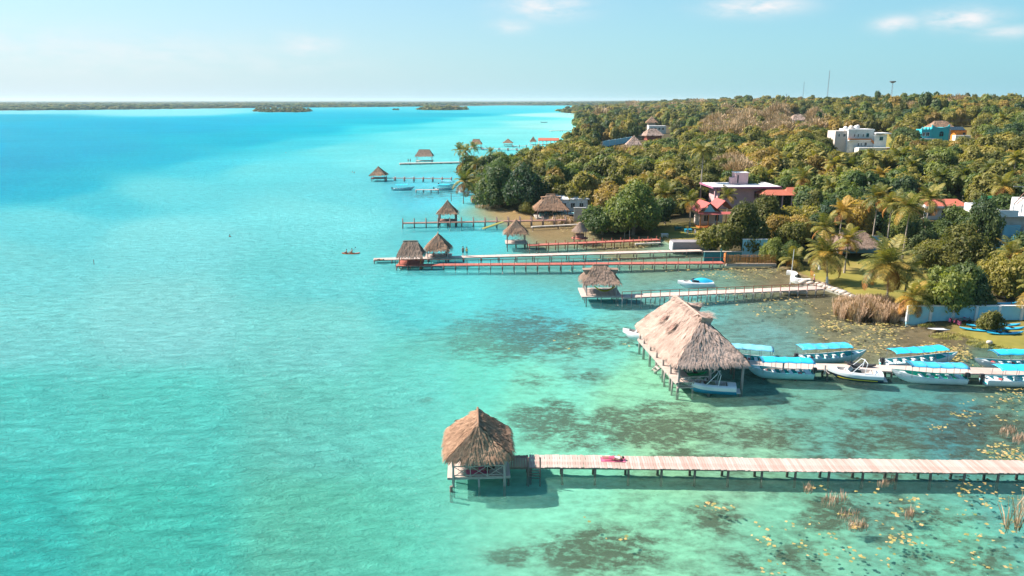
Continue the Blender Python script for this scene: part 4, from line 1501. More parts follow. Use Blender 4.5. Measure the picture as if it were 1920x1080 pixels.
def rim_beams(parent, w, d, z, mat, s=.12, name='beam'):
    for (a, c) in (((-w / 2, -d / 2), (w / 2, -d / 2)), ((-w / 2, d / 2), (w / 2, d / 2)), ((-w / 2, -d / 2), (-w / 2, d / 2)), ((w / 2, -d / 2), (w / 2, d / 2))):
        b = MB()
        b.beam((a[0], a[1], z), (c[0], c[1], z), s)
        b.build(name, M[mat], parent)


def stilt_hut(name, label, loc, rz, w, d, ez, rzv, rl, axis, mat='thatch_brown', deck_z=1.0, dw=None, dd=None, inset=.45, dens=30, pmat='post', deck='deck_pale',
              rail=None, mid=True, seed=0, sl=.7, pr=.09, bottom=-.85, strw=.055):
    t = thing(name, label, 'thatched hut', (*loc, 0), rz)
    thatched_roof(t, w, d, ez, rzv, rl, axis, mat, dens, seed=seed, sl=sl, strw=strw)
    hw, hd = w / 2 - inset, d / 2 - inset
    sp = [(-hw, -hd), (hw, -hd), (hw, hd), (-hw, hd)]
    posts_under(t, sp, ez + .15, pr, pmat, bottom)
    if mid:
        posts_under(t, [(0, -hd), (0, hd), (-hw, 0), (hw, 0)], deck_z, pr * .8, pmat, bottom)
    rim_beams(t, 2 * hw, 2 * hd, ez + .1, pmat)
    dw = dw or 2 * hw + .3
    dd = dd or 2 * hd + .3
    if deck:
        plank_deck(t, -dw / 2, dw / 2, -dd / 2, dd / 2, deck_z, deck)
        rim_beams(t, dw - .1, dd - .1, deck_z - .1, pmat, .11, 'joist')
    for sd_ in (rail or ''):
        q = {'f': ((-hw, -hd), (hw, -hd)), 'b': ((-hw, hd), (hw, hd)), 'l': ((-hw, -hd), (-hw, hd)), 'r': ((hw, -hd), (hw, hd))}[sd_]
        x_rail(t, q[0], q[1], deck_z + .05, .85, pmat if pmat != 'post' else 'post_pale', 3 if w < 7 else 4)
    return t


def jetty(name, label, A, B, width, z, deck_mat, style='stuff', post_sp=2.4, post_top=None, pmat='post', rail=None, rail_h=.95, rail_mat=None, pr=.08, both=True, step=.2, bottom=-.85, slab=.05, cat='jetty', stagger=0):
    """A, B: near edge ends in the world; the walkway lies on the far side of that line"""
    A, B = Vector((*A, 0)), Vector((*B, 0))
    ang = math.atan2(B.y - A.y, B.x - A.x)
    L = (B - A).length
    t = thing(name, label, cat, (A.x, A.y, 0), ang)
    if style == 'planks':
        ms = []
        for i in range(5):
            b = MB()
            b.box((0, 0, 0), (step - .02, width, .05), rz=R((-.5, .3, 0, .6, -.2)[i]))
            ms.append(b.mesh('plank', M[deck_mat]))
        n = int(L / step)
        for i in range(n):
            if i < 298:
                new_obj('plank', ms[rnd.randrange(5)], t, ((i + .5) * L / n, width / 2 + rnd.uniform(-.05, .05) + .06 * math.sin(i * .045), z + rnd.uniform(-.008, .008) + .02 * math.sin(i * .11)), (0, R(rnd.uniform(-1.5, 1.5)), R(rnd.uniform(-.7, .7))))
        if n > 298:
            plank_deck(t, 298 * L / n, L, 0, width, z, deck_mat, step=step)
        for yy in (.25, width / 2, width - .25):
            b = MB()
            b.beam((0, yy, z - .11), (L, yy, z - .11), .09, .16)
            b.build('joist', M[pmat], t)
    elif style == 'stuff':
        plank_deck(t, 0, L, 0, width, z, deck_mat, step=step, jit=.03)
        for yy in (.08, width - .08):
            b = MB()
            b.beam((0, yy, z - .1), (L, yy, z - .1), .08, .14)
            b.build('joist', M[pmat], t)
    else:
        b = MB()
        m_ = int(L / 3.0) or 1
        for i in range(m_):
            b.box(((i + .5) * L / m_, width / 2, z - slab / 2), (L / m_ - .03, width + rnd.uniform(-.04, .04), slab))
        b.build('slab', M[deck_mat], t)
    n = max(1, int(round(L / post_sp)))
    top = post_top if post_top is not None else z - .02
    off = -.06 if style == 'stuff' or post_top else .22
    spots = [((i + (.04 if i == 0 else -.04 if i == n else 0)) * L / n, off) for i in range(n + 1)]
    if both:
        spots += [(x_, width - off) for (x_, _y) in spots]
    if off > 0 and post_top is None:
        top = z - slab
    posts_under(t, spots, top, pr, pmat, bottom)
    if rail:
        rb = {'near': [-.06], 'far': [width + .06], 'both': [-.06, width + .06]}[rail]
        for yy in rb:
            b = MB()
            b.box((0, 0, (rail_h) / 2), (.07, .07, rail_h))
            pm = b.mesh('rail_post', M[rail_mat or pmat])
            for i in range(n + 1):
                new_obj('rail_post', pm, t, (i * L / n, yy, z))
            b = MB()
            b.beam((0, yy, z + rail_h), (L, yy, z + rail_h), .07, .06)
            b.build('rail', M[rail_mat or pmat], t)
    return t


# ------------------------------------------------------------------ 1. foreground hut and boardwalk
A1, B1 = Gxy(992, 877, .66), Gxy(1920, 889, .66)
A1v, B1v = Vector(A1), Vector(B1)
B1e = A1v + (B1v - A1v) * 1.5
jetty('boardwalk', 'long weathered pink and white plank boardwalk with a sunbather on it, nearest of all jetties', A1, (B1e.x, B1e.y), 2.1, .66, 'plank', 'planks', post_sp=2.6, pr=.1, step=.2)
h1 = stilt_hut('thatched_hut', 'brown thatched hut on stilts at the end of the nearest boardwalk', (-2.6, 52.25), .06, 4.6, 5.4, 2.62, 4.7, 3.0, 'y', 'thatch_brown', .8, 4.7, 4.7, .40, strw=.040, sl=.6, dens=120, pmat='post_pale', rail='f', seed=3, pr=.1)
b = MB()
b.box((0, 0, 0), (1.9, 2.0, .05))
lk = jetty('walkway_link', 'short shaded plank bridge joining the nearest hut to its boardwalk', (-.35, A1v.y + .1), (A1v.x - .03, A1v.y + .1), 2.0, .62, 'deck_brown', post_sp=1.7, pr=.09)
lad = thing('ladder', 'dark wooden ladder going down into the water beside the nearest hut', 'ladder', (A1v.x + .4, A1v.y - .12, -.3))
for i in range(5):
    b = MB()
    b.beam((-.42, 0, .1 + i * .22), (.42, 0, .1 + i * .22), .06)
    b.build('rung', M['post'], lad)
for s in (-1, 1):
    b = MB()
    b.tube([(s * .45, 0, -1.2), (s * .45, 0, 1.9)], .07, 6)
    b.build('stile', M['post'], lad)
st_ = thing('mooring_post', 'short dark stump standing in the water at the left corner of the nearest hut', 'post', (*Gxy(846, 922, 0), 0))
b = MB()
b.tube([(0, 0, -1.2), (0, 0, .45)], [.12, .11], 8)
b.build('post', M['post'], st_)

# ------------------------------------------------------------------ 2. great palapa with its moorings
PX, PY, PR = 18.95, 75.6, .11
pal = thing('thatched_palapa', 'great pale thatched boathouse on stilts with torn patches in its roof', 'thatched boathouse', (PX, PY, 0), PR)
roof = thatched_roof(pal, 7.3, 14.2, 3.12, 6.65, 8.7, 'y', 'thatch_pale', 110, sag=.12, sl=.8, seed=21, strw=.05, shift=.65, rnd_fac=.7)
posts_under(pal, [(-3.3, y) for y in (-6.7, -4.4, -2.0, .4, 2.8, 5.2, 6.9)], 3.0, .13, 'post_pale')
posts_under(pal, [(3.3, -6.7), (.1, -6.3), (3.3, 0), (3.3, 6.7), (0, 6.7)], 3.0, .14, 'post_pale')
rim_beams(pal, 6.6, 13.5, 2.9, 'post_pale', .16)
plank_deck(pal, -3.55, -1.7, -6.9, 7.1, 1.0, 'deck_pale', 'y', step=.25)
b = MB()
for x in (-3.5, -1.75):
    b.beam((x, -6.9, .88), (x, 7.1, .88), .12, .16)
b.build('joist', M['post_pale'], pal)
posts_under(pal, [(-3.5, -5.6), (-3.5, -3.2), (-1.75, -6.7), (-1.75, -3), (-1.75, 1), (-1.75, 5)], .95, .1, 'post_pale')
x_rail(pal, (-3.2, -6.75), (-.2, -6.75), .55, .95, 'post_pale', 3, .06)
b = MB()
b.beam((-3.4, -6.75, .45), (-.2, -6.75, .45), .3, .1)
b.build('landing', M['deck_pale'], pal)
# torn patches: frayed straw standing proud with dark openings, and two gablet vents on the right slope
for (lx, ly, sc) in [(-2.1, -1.0, 1.0), (-2.0, 2.0, .85)]:
    zz = 3.12 + (6.6 - 3.12) * (1 - abs(lx) / 3.65) + .22
    b = MB()
    up_ = Vector((3.8, 0, 4.15)).normalized()
    nn_ = Vector((-4.15, 0, 3.8)).normalized()
    c = Vector((lx, ly, zz))
    b.poly([c + up_ * .55 * sc + nn_ * .16, c + Vector((0, .38, 0)) * sc + nn_ * .18, c - up_ * .6 * sc + nn_ * .2, c + Vector((0, -.38, 0)) * sc + nn_ * .18])
    b.build('torn_hole', M['deck_brown'], roof)
    q, rv = [], []
    for k in range(150):
        a = rnd.uniform(0, 6.28)
        p = c + up_ * math.cos(a) * .62 * sc + Vector((0, math.sin(a) * .45 * sc, 0)) + nn_ * .15
        dd = (nn_ * rnd.uniform(.1, .9) - up_ * rnd.uniform(-.2, 1) + Vector((0, rnd.uniform(-.6, .6), 0))).normalized() * rnd.uniform(.3, .75)
        s_ = Vector((0, rnd.uniform(.02, .05), 0))
        q.append([p - s_, p + s_, p + dd + s_ * .3, p + dd - s_ * .3])
        rv.append(rnd.uniform(0, .6))
    o = new_obj('frayed_straw', quads_mesh('frayed_straw', [[tuple(v) for v in k] for k in q], rv, M['thatch_pale']), roof)
    o['kind'] = 'stuff'
for (ly, zz, xx) in ((-1.3, 6.15, 1.3), (1.3, 6.4, 1.2), (-3.6, 6.5, .6)):
    b = MB()
    b.poly([(xx - .9, ly - .55, zz + .35), (xx - .9, ly + .55, zz + .35), (xx + .35, ly + .5, zz + .1), (xx + .35, ly - .5, zz + .1)])
    b.poly([(xx + .35, ly - .5, zz + .1), (xx + .35, ly + .5, zz + .1), (xx + .1, ly + .4, zz - .55), (xx + .1, ly - .4, zz - .55)])
    b.poly([(xx - .9, ly - .55, zz + .35), (xx + .35, ly - .5, zz + .1), (xx + .1, ly - .4, zz - .55), (xx - .9, ly - .4, zz - .3)])
    b.poly([(xx - .9, ly + .55, zz + .35), (xx - .9, ly + .4, zz - .3), (xx + .1, ly + .4, zz - .55), (xx + .35, ly + .5, zz + .1)])
    g_ = b.build('roof_vent', M['thatch_pale'], roof)
# steps down to the water on the left side
stp = thing('steps', 'wooden steps leading down from the left side of the great palapa', 'steps', (*Gxy(1236, 692, 0), 0), PR)
for s in (-.45, .45):
    b = MB()
    b.beam((.95, s, 1.05), (-.7, s, -.3), .1, .18)
    b.build('stringer', M['post_pale'], stp)
for i in range(5):
    b = MB()
    b.box((.75 - i * .32, 0, .93 - i * .26), (.26, .95, .05))
    b.build('tread', M['deck_pale'], stp)

A2, B2 = Gxy(1423, 689.5, .6), Gxy(1925, 703, .6)
d2 = (Vector(B2) - Vector(A2)).normalized()
A2e = Vector(A2) - d2 * 2.6
B2e = Vector(B2) + d2 * 16
jetty('concrete_jetty', 'smooth pink-beige jetty running from the great palapa past the moored launches', (A2e.x, A2e.y), (B2e.x, B2e.y), 1.9, .6, 'deck_pale', 'slab', post_sp=3.2, pr=.12, pmat='post', slab=.14)
for (px, py) in [(1468, 690), (1546, 695), (1470, 700)][:2]:
    mp_ = thing('mooring_post', 'short pale mooring post on the beige jetty ' + ('behind the first launch' if px < 1500 else 'between launch and wakeboard boat'), 'post', (*Gxy(px, py + 6, .6), -.35))
    b = MB()
    b.tube([(0, 0, .9), (0, 0, 1.9)], .09, 8)
    b.build('post', M['post_pale'], mp_)


# ------------------------------------------------------------------ boats
def loft(b, secs, close_ends=True, r=None):
    """secs: list of point rings (open), quads between"""
    i0 = len(b.v)
    n = len(secs[0])
    for s in secs:
        b.v.extend([tuple(p) for p in s])
    for i in range(len(secs) - 1):
        for j in range(n - 1):
            b.face([i0 + i * n + j, i0 + i * n + j + 1, i0 + (i + 1) * n + j + 1, i0 + (i + 1) * n + j], .5 if r is None else r)
    return i0


def hull_shape(L, beam, fb, rise, t):
    """half beam, sheer height, bottom height at t along the hull, 0 stern, 1 bow"""
    hb = beam / 2 * (0.86 + .14 * math.sin(min(1, t * 2.2) * math.pi / 2)) * (1 if t < .5 else max(.02, (1 - ((t - .5) / .5) ** 2.3)))
    sh = fb + rise * max(0, (t - .35) / .65) ** 1.9
    bt = -.16 + (sh * .75 + .1) * max(0, (t - .72) / .28) ** 2.2
    return hb, sh, bt


def open_hull(b_out, b_in, L, beam, fb, rise, n=18):
    so, si = [], []
    for i in range(n + 1):
        t = i / n
        hb, sh, bt = hull_shape(L, beam, fb, rise, t)
        x = -L / 2 + L * t + (.18 * L * 0)
        fl = .78
        ring = []
        for s in (-1, 1):
            pts = [(x, s * hb, sh), (x - .02, s * hb * 1.02, sh - .07), (x - .04 * t, s * hb * .93, (sh + bt) * .5), (x - .1 * t, s * hb * fl, bt + .1), (x - .12 * t, 0, bt)]
            ring += pts if s < 0 else pts[-2::-1]
        so.append(ring)
        k = max(hb - .07, .005)
        zf = max(.12, bt + .14)
        si.append([(x, -hb, sh), (x, -k, sh), (x - .02, -k * .9, zf + .02), (x - .02, 0, zf), (x - .02, k * .9, zf + .02), (x, k, sh), (x, hb, sh)])
    loft(b_out, so)
    # transom
    i0 = len(b_out.v)
    b_out.v.extend([tuple(p) for p in so[0]])
    b_out.face([i0 + j for j in range(len(so[0]))], .5)
    for ring in (si,):
        i1 = len(b_in.v)
        m_ = 7
        for s in ring:
            b_in.v.extend([tuple(p) for p in s])
        for i in range(n):
            for j in range(m_ - 1):
                b_in.mi = 1 if j in (0, 5) else 0
                b_in.face([i1 + i * m_ + j + 1, i1 + i * m_ + j, i1 + (i + 1) * m_ + j, i1 + (i + 1) * m_ + j + 1], .5)
        b_in.mi = 0
        j0 = len(b_in.v)
        b_in.v.extend([tuple(p) for p in ring[0][1:6]])
        b_in.face([j0, j0 + 1, j0 + 2, j0 + 3, j0 + 4], .5)
    return


def outboard(parent, x, z=.55, mat='black'):
    b = MB()
    b.box((x - .22, 0, z + .28), (.46, .34, .42), taper=.8)
    b.box((x - .2, 0, z - .25), (.2, .14, .75))
    b.box((x - .3, 0, z - .62), (.42, .1, .1))
    b.beam((x - .02, 0, z), (x + .3, .08, z + .2), .05)
    return b.build('outboard_motor', M[mat], parent)


def launch(label, loc, rz, L=7.4, inner='boat_teal', outer='hull_aqua', canopy='canopy_blue', c0=-.36, c1=.2, ch=1.92, cw=1.9, tilt=0.0, vest=True, benches=5, shift_y=0.0, group=None, curl=.0, motor=True):
    t = thing('launch', label, 'boat', (*loc, 0), rz, group)
    bo, bi = MB(), MB()
    open_hull(bo, bi, L, 1.85, .62, .55)
    bo.build('hull', M[outer], t, True)
    bi.build('interior', [M[inner], M['hull_white']], t)
    for k in range(benches):
        x = -L * .30 + k * L * .125
        b = MB()
        b.box((x, 0, .46), (.34, 1.5 if k < benches - 1 else 1.35, .07))
        b.box((x - .1, 0, .3), (.06, 1.3, .3))
        b.build('bench', M['hull_white'], t)
        if vest and k % 2 == 0:
            b = MB()
            b.box((x, rnd.uniform(-.45, .45), .56), (.3, .42, .13), rz=rnd.uniform(-.5, .5), taper=.8)
            b.build('cushion', M['cushion_red' if rnd.random() < .6 else 'seat'], t)
    b = MB()
    b.box((-L / 2 + .5, 0, .5), (.6, 1.35, .2), taper=.92)
    b.build('stern_locker', M['hull_white'], t)
    b = MB()
    b.box((L * .36, 0, .86), (.9, .8, .05), taper=.6)
    b.build('foredeck', M['hull_white'], t)
    if motor:
        outboard(t, -L / 2)
    # awning on poles
    xa, xb = c0 * L, c1 * L
    sagx = rnd.uniform(-.10, .03)
    n = 4
    for i in range(n + 1):
        x = xa + .15 + (xb - xa - .3) * i / n
        for s in (-1, 1):
            b = MB()
            b.tube([(x, s * .86, .55), (x + .05, s * (cw / 2 - .1) + shift_y, ch - .04)], .022, 5)
            b.build('awning_pole', M['metal'], t)
    b = MB()
    nx, ny = 16, 8
    i0 = len(b.v)
    for zoff in (0, -.03):
        for i in range(nx + 1):
            for j in range(ny + 1):
                u, v = i / nx, j / ny * 2 - 1
                x = xa + (xb - xa) * u
                z = ch + .06 * (1 - v * v) + sagx * math.sin(u * math.pi) + .012 * math.sin(u * 9 + L * 3 + v * 2) + tilt * v + (.05 if i % 4 == 0 else 0.0) * (1 - v * v) * .4 - .05 * math.sin(u * math.pi * 4) ** 2 + zoff
                if i in (0, nx):
                    z -= .10
                y = v * cw / 2 + shift_y
                if j in (0, ny):
                    z -= .10
                b.v.append((x, y, z))
    m_ = (nx + 1) * (ny + 1)
    for i in range(nx):
        rr = .15 + .7 * ((i // 4) % 2) * .9
        for j in range(ny):
            k = i0 + i * (ny + 1) + j
            b.face([k, k + ny + 1, k + ny + 2, k + 1], rr)
            k += m_
            b.face([k, k + 1, k + ny + 2, k + ny + 1], rr)
    for i in range(nx):
        for j in (0, ny):
            k = i0 + i * (ny + 1) + j
            b.face([k, k + ny + 1, k + ny + 1 + m_, k + m_], .5)
    for j in range(ny):
        for i in (0, nx):
            k = i0 + i * (ny + 1) + j
            b.face([k, k + 1, k + 1 + m_, k + m_], .5)
    b.build('awning', M[canopy], t, True)
    b = MB()
    for i in range(n + 1):
        x = xa + .15 + (xb - xa - .3) * i / n
        b.tube([(x, -cw / 2 + .08 + shift_y, ch - .04 - tilt), (x, shift_y, ch + .08), (x, cw / 2 - .08 + shift_y, ch - .04 + tilt)], .02, 5)
    b.build('awning_bow', M['metal'], t)
    return t


def rope(label, p0, p1, sagr=.3):
    p0, p1 = Vector(p0), Vector(p1)
    b = MB()
    b.tube([p0.lerp(p1, i / 6) - Vector((0, 0, sagr * 4 * (i / 6) * (1 - i / 6))) for i in range(7)], .022, 4)
    o = b.build('mooring_rope', M['seat'])
    tag(o, label, 'rope')


def mid(p, q):
    return ((p[0] + q[0]) / 2, (p[1] + q[1]) / 2)


def boat_at(pa, pb, off=0.0):
    """stern pixel, bow pixel on the water -> centre and heading"""
    A, B = G(*pa), G(*pb)
    c = (A + B) / 2
    return (c.x, c.y + off), math.atan2(B.y - A.y, B.x - A.x), (B - A).length


c, a, l = boat_at((1522, 707), (1399, 703))
launch('blue-roofed launch with turquoise inside, moored first on the near side after the great palapa', c, a, l, 'boat_teal', 'hull_aqua', c0=-.5, c1=.30, cw=1.7, shift_y=0)
c, a, l = boat_at((1808, 717), (1669, 711))
launch('blue-roofed launch with bright green inside and white hull, near side, behind the wakeboard boat', c, a, l, 'boat_green', 'hull_white', 'canopy_faded', c0=-.5, c1=.28, cw=1.7, benches=4)
c, a, l = boat_at((1843, 719), (1990, 721))
launch('blue-roofed launch cut by the right edge, near side, turquoise inside with black motor', c, a, l, 'boat_teal', 'hull_white', c0=-.36, c1=.38, cw=1.8)
c, a, l = boat_at((1500, 679), (1617, 674))
launch('blue-roofed launch on the far side, third awning from the palapa, bow pointing right', c, a, l + .6, 'boat_teal', 'hull_aqua', 'canopy_faded', c0=-.5, c1=.24, cw=1.75)
c, a, l = boat_at((1656, 688), (1793, 678))
launch('blue-roofed launch on the far side with long white bow, before the lily patch', c, a, l, 'boat_teal', 'hull_white', c0=-.42, c1=.3, cw=1.75)
c, a, l = boat_at((1452, 684), (1345, 676))
launch('pale awning launch half hidden behind the right slope of the great palapa roof', c, a, l, 'boat_teal', 'hull_white', 'canopy_pale', c0=-.46, c1=.34, cw=1.8)
c, a, l = boat_at((1960, 690), (1824, 690))
launch('launch on the far side by the lawn, white bow left, awning cut by frame', c, a, l, 'boat_teal', 'hull_white', c0=-.45, c1=.26, cw=1.75)


def runabout(name, label, loc, rz, L, top='hull_white', side='boat_blue', deck2=None, tower=True, cover=None, windshield=True, stripe=None, dark=False):
    t = thing(name, label, 'motorboat', (*loc, 0), rz)
    bo = MB()
    so, sw = [], []
    n = 18
    for i in range(n + 1):
        tt = i / n
        hb, sh, bt = hull_shape(L, L * .36, .80, .24, tt)
        x = -L / 2 + L * tt
        ring, rr = [], []
        for s in (-1, 1):
            p1 = [(x, s * hb * 1.0, sh - .44), (x - .03, s * hb * .96, (sh + bt) * .42), (x - .06, s * hb * .78, bt + .12), (x - .08, 0, bt)]
            ring += p1 if s < 0 else p1[-2::-1]
        so.append(ring)
        rr = [(x, -hb, sh - .44), (x, -hb * 1.04, sh - .16), (x, -hb * .96, sh), (x, -hb * .7, sh + .05)]
        sw.append(rr)
    loft(bo, so)
    i0 = len(bo.v)
    bo.v.extend(so[0])
    bo.face([i0 + j for j in range(len(so[0]))])
    bo.build('hull', M[side], t, True)
    # gunwale and side decks
    bd = MB()
    loft(bd, sw)
    loft(bd, [[(p[0], -p[1], p[2]) for p in r_][::-1] for r_ in sw])
    # foredeck and afterdeck spanning the boat
    dk = []
    for i in range(n + 1):
        tt = i / n
        hb, sh, bt = hull_shape(L, L * .36, .80, .24, tt)
        dk.append((-L / 2 + L * tt, hb * .7, sh + .05))
    def span(i0_, i1_, cz=.06):
        loft(bd, [[(x, -y, z), (x, -y * .4, z + cz), (x, y * .4, z + cz), (x, y, z)] for (x, y, z) in dk[i0_:i1_ + 1]])
    span(0, 3)
    span(15, n, .03)
    span(11, 12, .02)
    bd.build('deck', M[top], t, True)
    # cockpit well
    bc = MB()
    for (i0_, i1_) in ((3, 11), (12, 15)):
        x0, x1 = dk[i0_][0], dk[i1_][0]
        ya, yb = dk[i0_][1], dk[i1_][1]
        z0, z1 = dk[i0_][2], dk[i1_][2]
        zf = .22
        P = [(x0, -ya, z0), (x1, -yb, z1), (x1, yb, z1), (x0, ya, z0)]
        Q = [(x0, -ya * .95, zf), (x1, -yb * .95, zf), (x1, yb * .95, zf), (x0, ya * .95, zf)]
        bc.poly(Q)
        for k in range(4):
            bc.poly([P[k], P[(k + 1) % 4], Q[(k + 1) % 4], Q[k]][::-1])
    bc.build('cockpit', M['seat'], t)
    for (x, y, sx, sy) in ((dk[4][0] + .1, 0, .5, L * .24), (dk[8][0], L * .09, .45, .45), (dk[8][0], -L * .09, .45, .45), (dk[13][0] + .1, L * .07, .7, .3), (dk[13][0] + .1, -L * .07, .7, .3)):
        b = MB()
        b.box((x, y, .42), (sx, sy, .26), taper=.9)
        b.box((x - sx / 2 + .05, y, .66), (.1, sy, .34), taper=.9)
        b.build('seat', M['white_paint' if rnd.random() < .6 else 'seat'], t)
    if windshield:
        b = MB()
        x, y, z = dk[11]
        b.poly([(x, -y, z), (x + .15, 0, z + .02), (x - .1, 0, z + .42), (x - .3, -y * .95, z + .36)])
        b.poly([(x + .15, 0, z + .02), (x, y, z), (x - .3, y * .95, z + .36), (x - .1, 0, z + .42)])
        b.poly([(x - 1.1, -y, z - .02), (x, -y, z), (x - .3, -y * .95, z + .36), (x - 1.0, -y * .98, z + .24)])
        b.poly([(x, y, z), (x - 1.1, y, z - .02), (x - 1.0, y * .98, z + .24), (x - .3, y * .95, z + .36)])
        b.build('windshield', M['glass_dark'], t)
        b = MB()
        for k in (-1, 1):
            b.tube([(x - 1.1, k * y, z), (x - 1.0, k * y * .98, z + .26), (x - .3, k * y * .95, z + .38), (x - .1, 0, z + .44)], .025, 5)
        b.build('windshield_frame', M['metal'], t)
    if tower:
        b = MB()
        x = dk[8][0]
        for k in (-1, 1):
            y = dk[8][1] * 1.3 * k
            b.tube([(x + .7, y, .85), (x - .3, y * .8, 2.0), (x - .5, 0, 2.12)], .035, 6)
            b.tube([(x - .5, y, .85), (x - .7, y * .8, 1.95), (x - .5, 0, 2.12)], .035, 6)
        b.build('tower', M['hull_white'], t)
    b = MB()
    b.box((-L / 2 - .2, 0, .18), (.45, L * .26, .06))
    b.build('swim_platform', M['seat'], t)
    if stripe:
        bs = MB()
        for s in (-1, 1):
            loft(bs, [[(p[1 if s < 0 else -2][0], p[1][1] * 1.015 * (1 if s < 0 else -1), p[1][2] - .04), (p[1][0], p[1][1] * 1.0 * (1 if s < 0 else -1), p[1][2] - .14)] for p in so[2:16]])
        bs.build('stripe', M[stripe], t)
    return t


c, a, l = boat_at((1376, 736), (1284, 729))
r_ = runabout('motorboat', 'white and blue bowrider moored at the front posts of the great palapa', c, a, l + .3, 'hull_white', 'boat_blue')
c, a, l = boat_at((1652, 714), (1552, 705))
r_ = runabout('wakeboard_boat', 'wakeboard boat with dark sides and yellow waterline between two launches', c, a, l + .1, 'hull_white', 'navy', stripe='yellow')
c, a, l = boat_at((1232, 640), (1174, 632))
runabout('motorboat', 'white motorboat whose bow sticks out left of the great palapa', c, a, l + .9, 'hull_white', 'hull_white', tower=False)
c, a, l = boat_at((1336, 538), (1270, 538))
r_ = runabout('motorboat', 'white motorboat under a bright blue cover behind the railed jetty', c, a, l, 'hull_white', 'hull_white', tower=False)
b = MB()
i0 = None
secs = []
for i in range(9):
    u = i / 8
    x = -l / 2 + .1 + u * l * .62
    w_ = l * .17 * (1 - .5 * abs(u - .4))
    secs.append([(x, -w_, .66), (x, -w_ * .6, .9 + .35 * math.sin(u * math.pi)), (x, 0, 1.02 + .45 * math.sin(u * math.pi)), (x, w_ * .6, .9 + .35 * math.sin(u * math.pi)), (x, w_, .66)])
loft(b, secs)
b.build('boat_cover', M['canopy_blue'], r_, True)


def kayak(name, label, loc, rz, L=3.6, mat='kayak_blue', z=0.0, group=None, cat='kayak', width=.88, seat=True, tilt=0.0, flat=1.0):
    t = thing(name, label, cat, (loc[0], loc[1], z), rz, group)
    t.rotation_euler[0] = tilt
    b = MB()
    secs = []
    n = 14
    for i in range(n + 1):
        u = i / n * 2 - 1
        w_ = width / 2 * max(.02, (1 - abs(u) ** 2.6))
        rk = .16 * abs(u) ** 3 * flat
        hgt = .26 * flat
        secs.append([(u * L / 2, w_ * math.cos(a_) , rk + hgt / 2 + hgt / 2 * math.sin(a_) * (1 if math.sin(a_) < 0 else .7)) for a_ in [k * math.pi / 5 for k in range(11)]])
    loft(b, secs)
    b.build('hull', M[mat], t, True)
    if seat:
        for sx in (-.7, .45):
            b = MB()
            b.box((sx, 0, .25), (.5, width * .55, .06), taper=.8)
            b.box((sx - .25, 0, .35), (.05, width * .5, .22))
            b.build('seat', M['black'], t)
    return t


kayak('kayak', 'green kayak lying on the palapa deck behind the crossed railing', G(1296, 700, .2)[:2], .05, 3.3, 'kayak_green', z=.05)
jk = G(1612, 685, .66)
kayak('kayak', 'black and orange kayak laid across the beige jetty', (jk.x, jk.y), -.35, 3.1, 'black', z=.62)
b = MB()
pp = G(1616, 682, 1.25)

# ------------------------------------------------------------------ 3. stilt hut with railed jetty and its neighbours
h3 = stilt_hut('thatched_hut', 'greyish thatched hut with two small roof horns at the head of the white railed jetty', (12.8, 104.7), .02, 5.3, 4.9, 2.8, 4.9, 1.9, 'x', 'thatch_grey', .8, 5.8, 5.2, .5, dens=34, pmat='post_pale', rail='lr', seed=5)
for s in (-1, 1):
    b = MB()
    b.poly([(s * 1.0, -.6, 4.35), (s * 1.0, .6, 4.35), (s * 2.6, .65, 4.3), (s * 2.6, -.65, 4.3)])
    b.poly([(s * 2.6, -.65, 4.3), (s * 2.6, .65, 4.3), (s * 2.15, .5, 3.5), (s * 2.15, -.5, 3.5)])
    b.poly([(s * 1.0, -.6, 4.35), (s * 2.6, -.65, 4.3), (s * 2.15, -.5, 3.5), (s * 1.0, -.6, 3.7)])
    b.poly([(s * 1.0, .6, 4.35), (s * 1.0, .6, 3.7), (s * 2.15, .5, 3.5), (s * 2.6, .65, 4.3)])
    b.build('roof_horn', M['thatch_grey'], h3)
hm = thing('hammock', 'yellow hammock slung under the roof of the hut with roof horns', 'hammock', (13.3, 102.8, -.35))
b = MB()
secs = []
for i in range(9):
    u = i / 8 * 2 - 1
    z = 1.75 + .75 * u * u
    w_ = .38 * (1 - abs(u) ** 3) + .03
    secs.append([(u * 1.5, -w_, z + .12), (u * 1.5, 0, z - .05), (u * 1.5, w_, z + .12)])
loft(b, secs)
b.build('cloth', M['yellow_cloth'], hm, True)
A3, B3 = Gxy(1166, 559, .8), Gxy(1546, 542, .8)
jetty('railed_jetty', 'white walkway with brown railings leading from the shore corner to the horned hut', A3, B3, 1.9, .8, 'deck_pale', 'stuff', post_sp=1.45, pr=.075, rail='near', rail_mat='post_red', pmat='post_pale')
c, a, l = boat_at((1510, 549), (1457, 547))
sb = thing('sailboat', 'small white sailing dinghy with bare mast at the shore end of the railed jetty', 'sailboat', (*c, 0), a)
bo, bi = MB(), MB()
open_hull(bo, bi, l, 1.5, .42, .12)
bo.build('hull', M['hull_white'], sb, True)
bi.build('cockpit', [M['hull_white'], M['hull_white']], sb)
b = MB()
b.tube([(.3, 0, .3), (.15, 0, 6.6)], [.05, .035], 6)
b.build('mast', M['hull_white'], sb)
b = MB()
b.tube([(.3, 0, 1.0), (-1.6, 0, .9)], .04, 6)
b.build('boom', M['metal'], sb)
# blue buoy rest

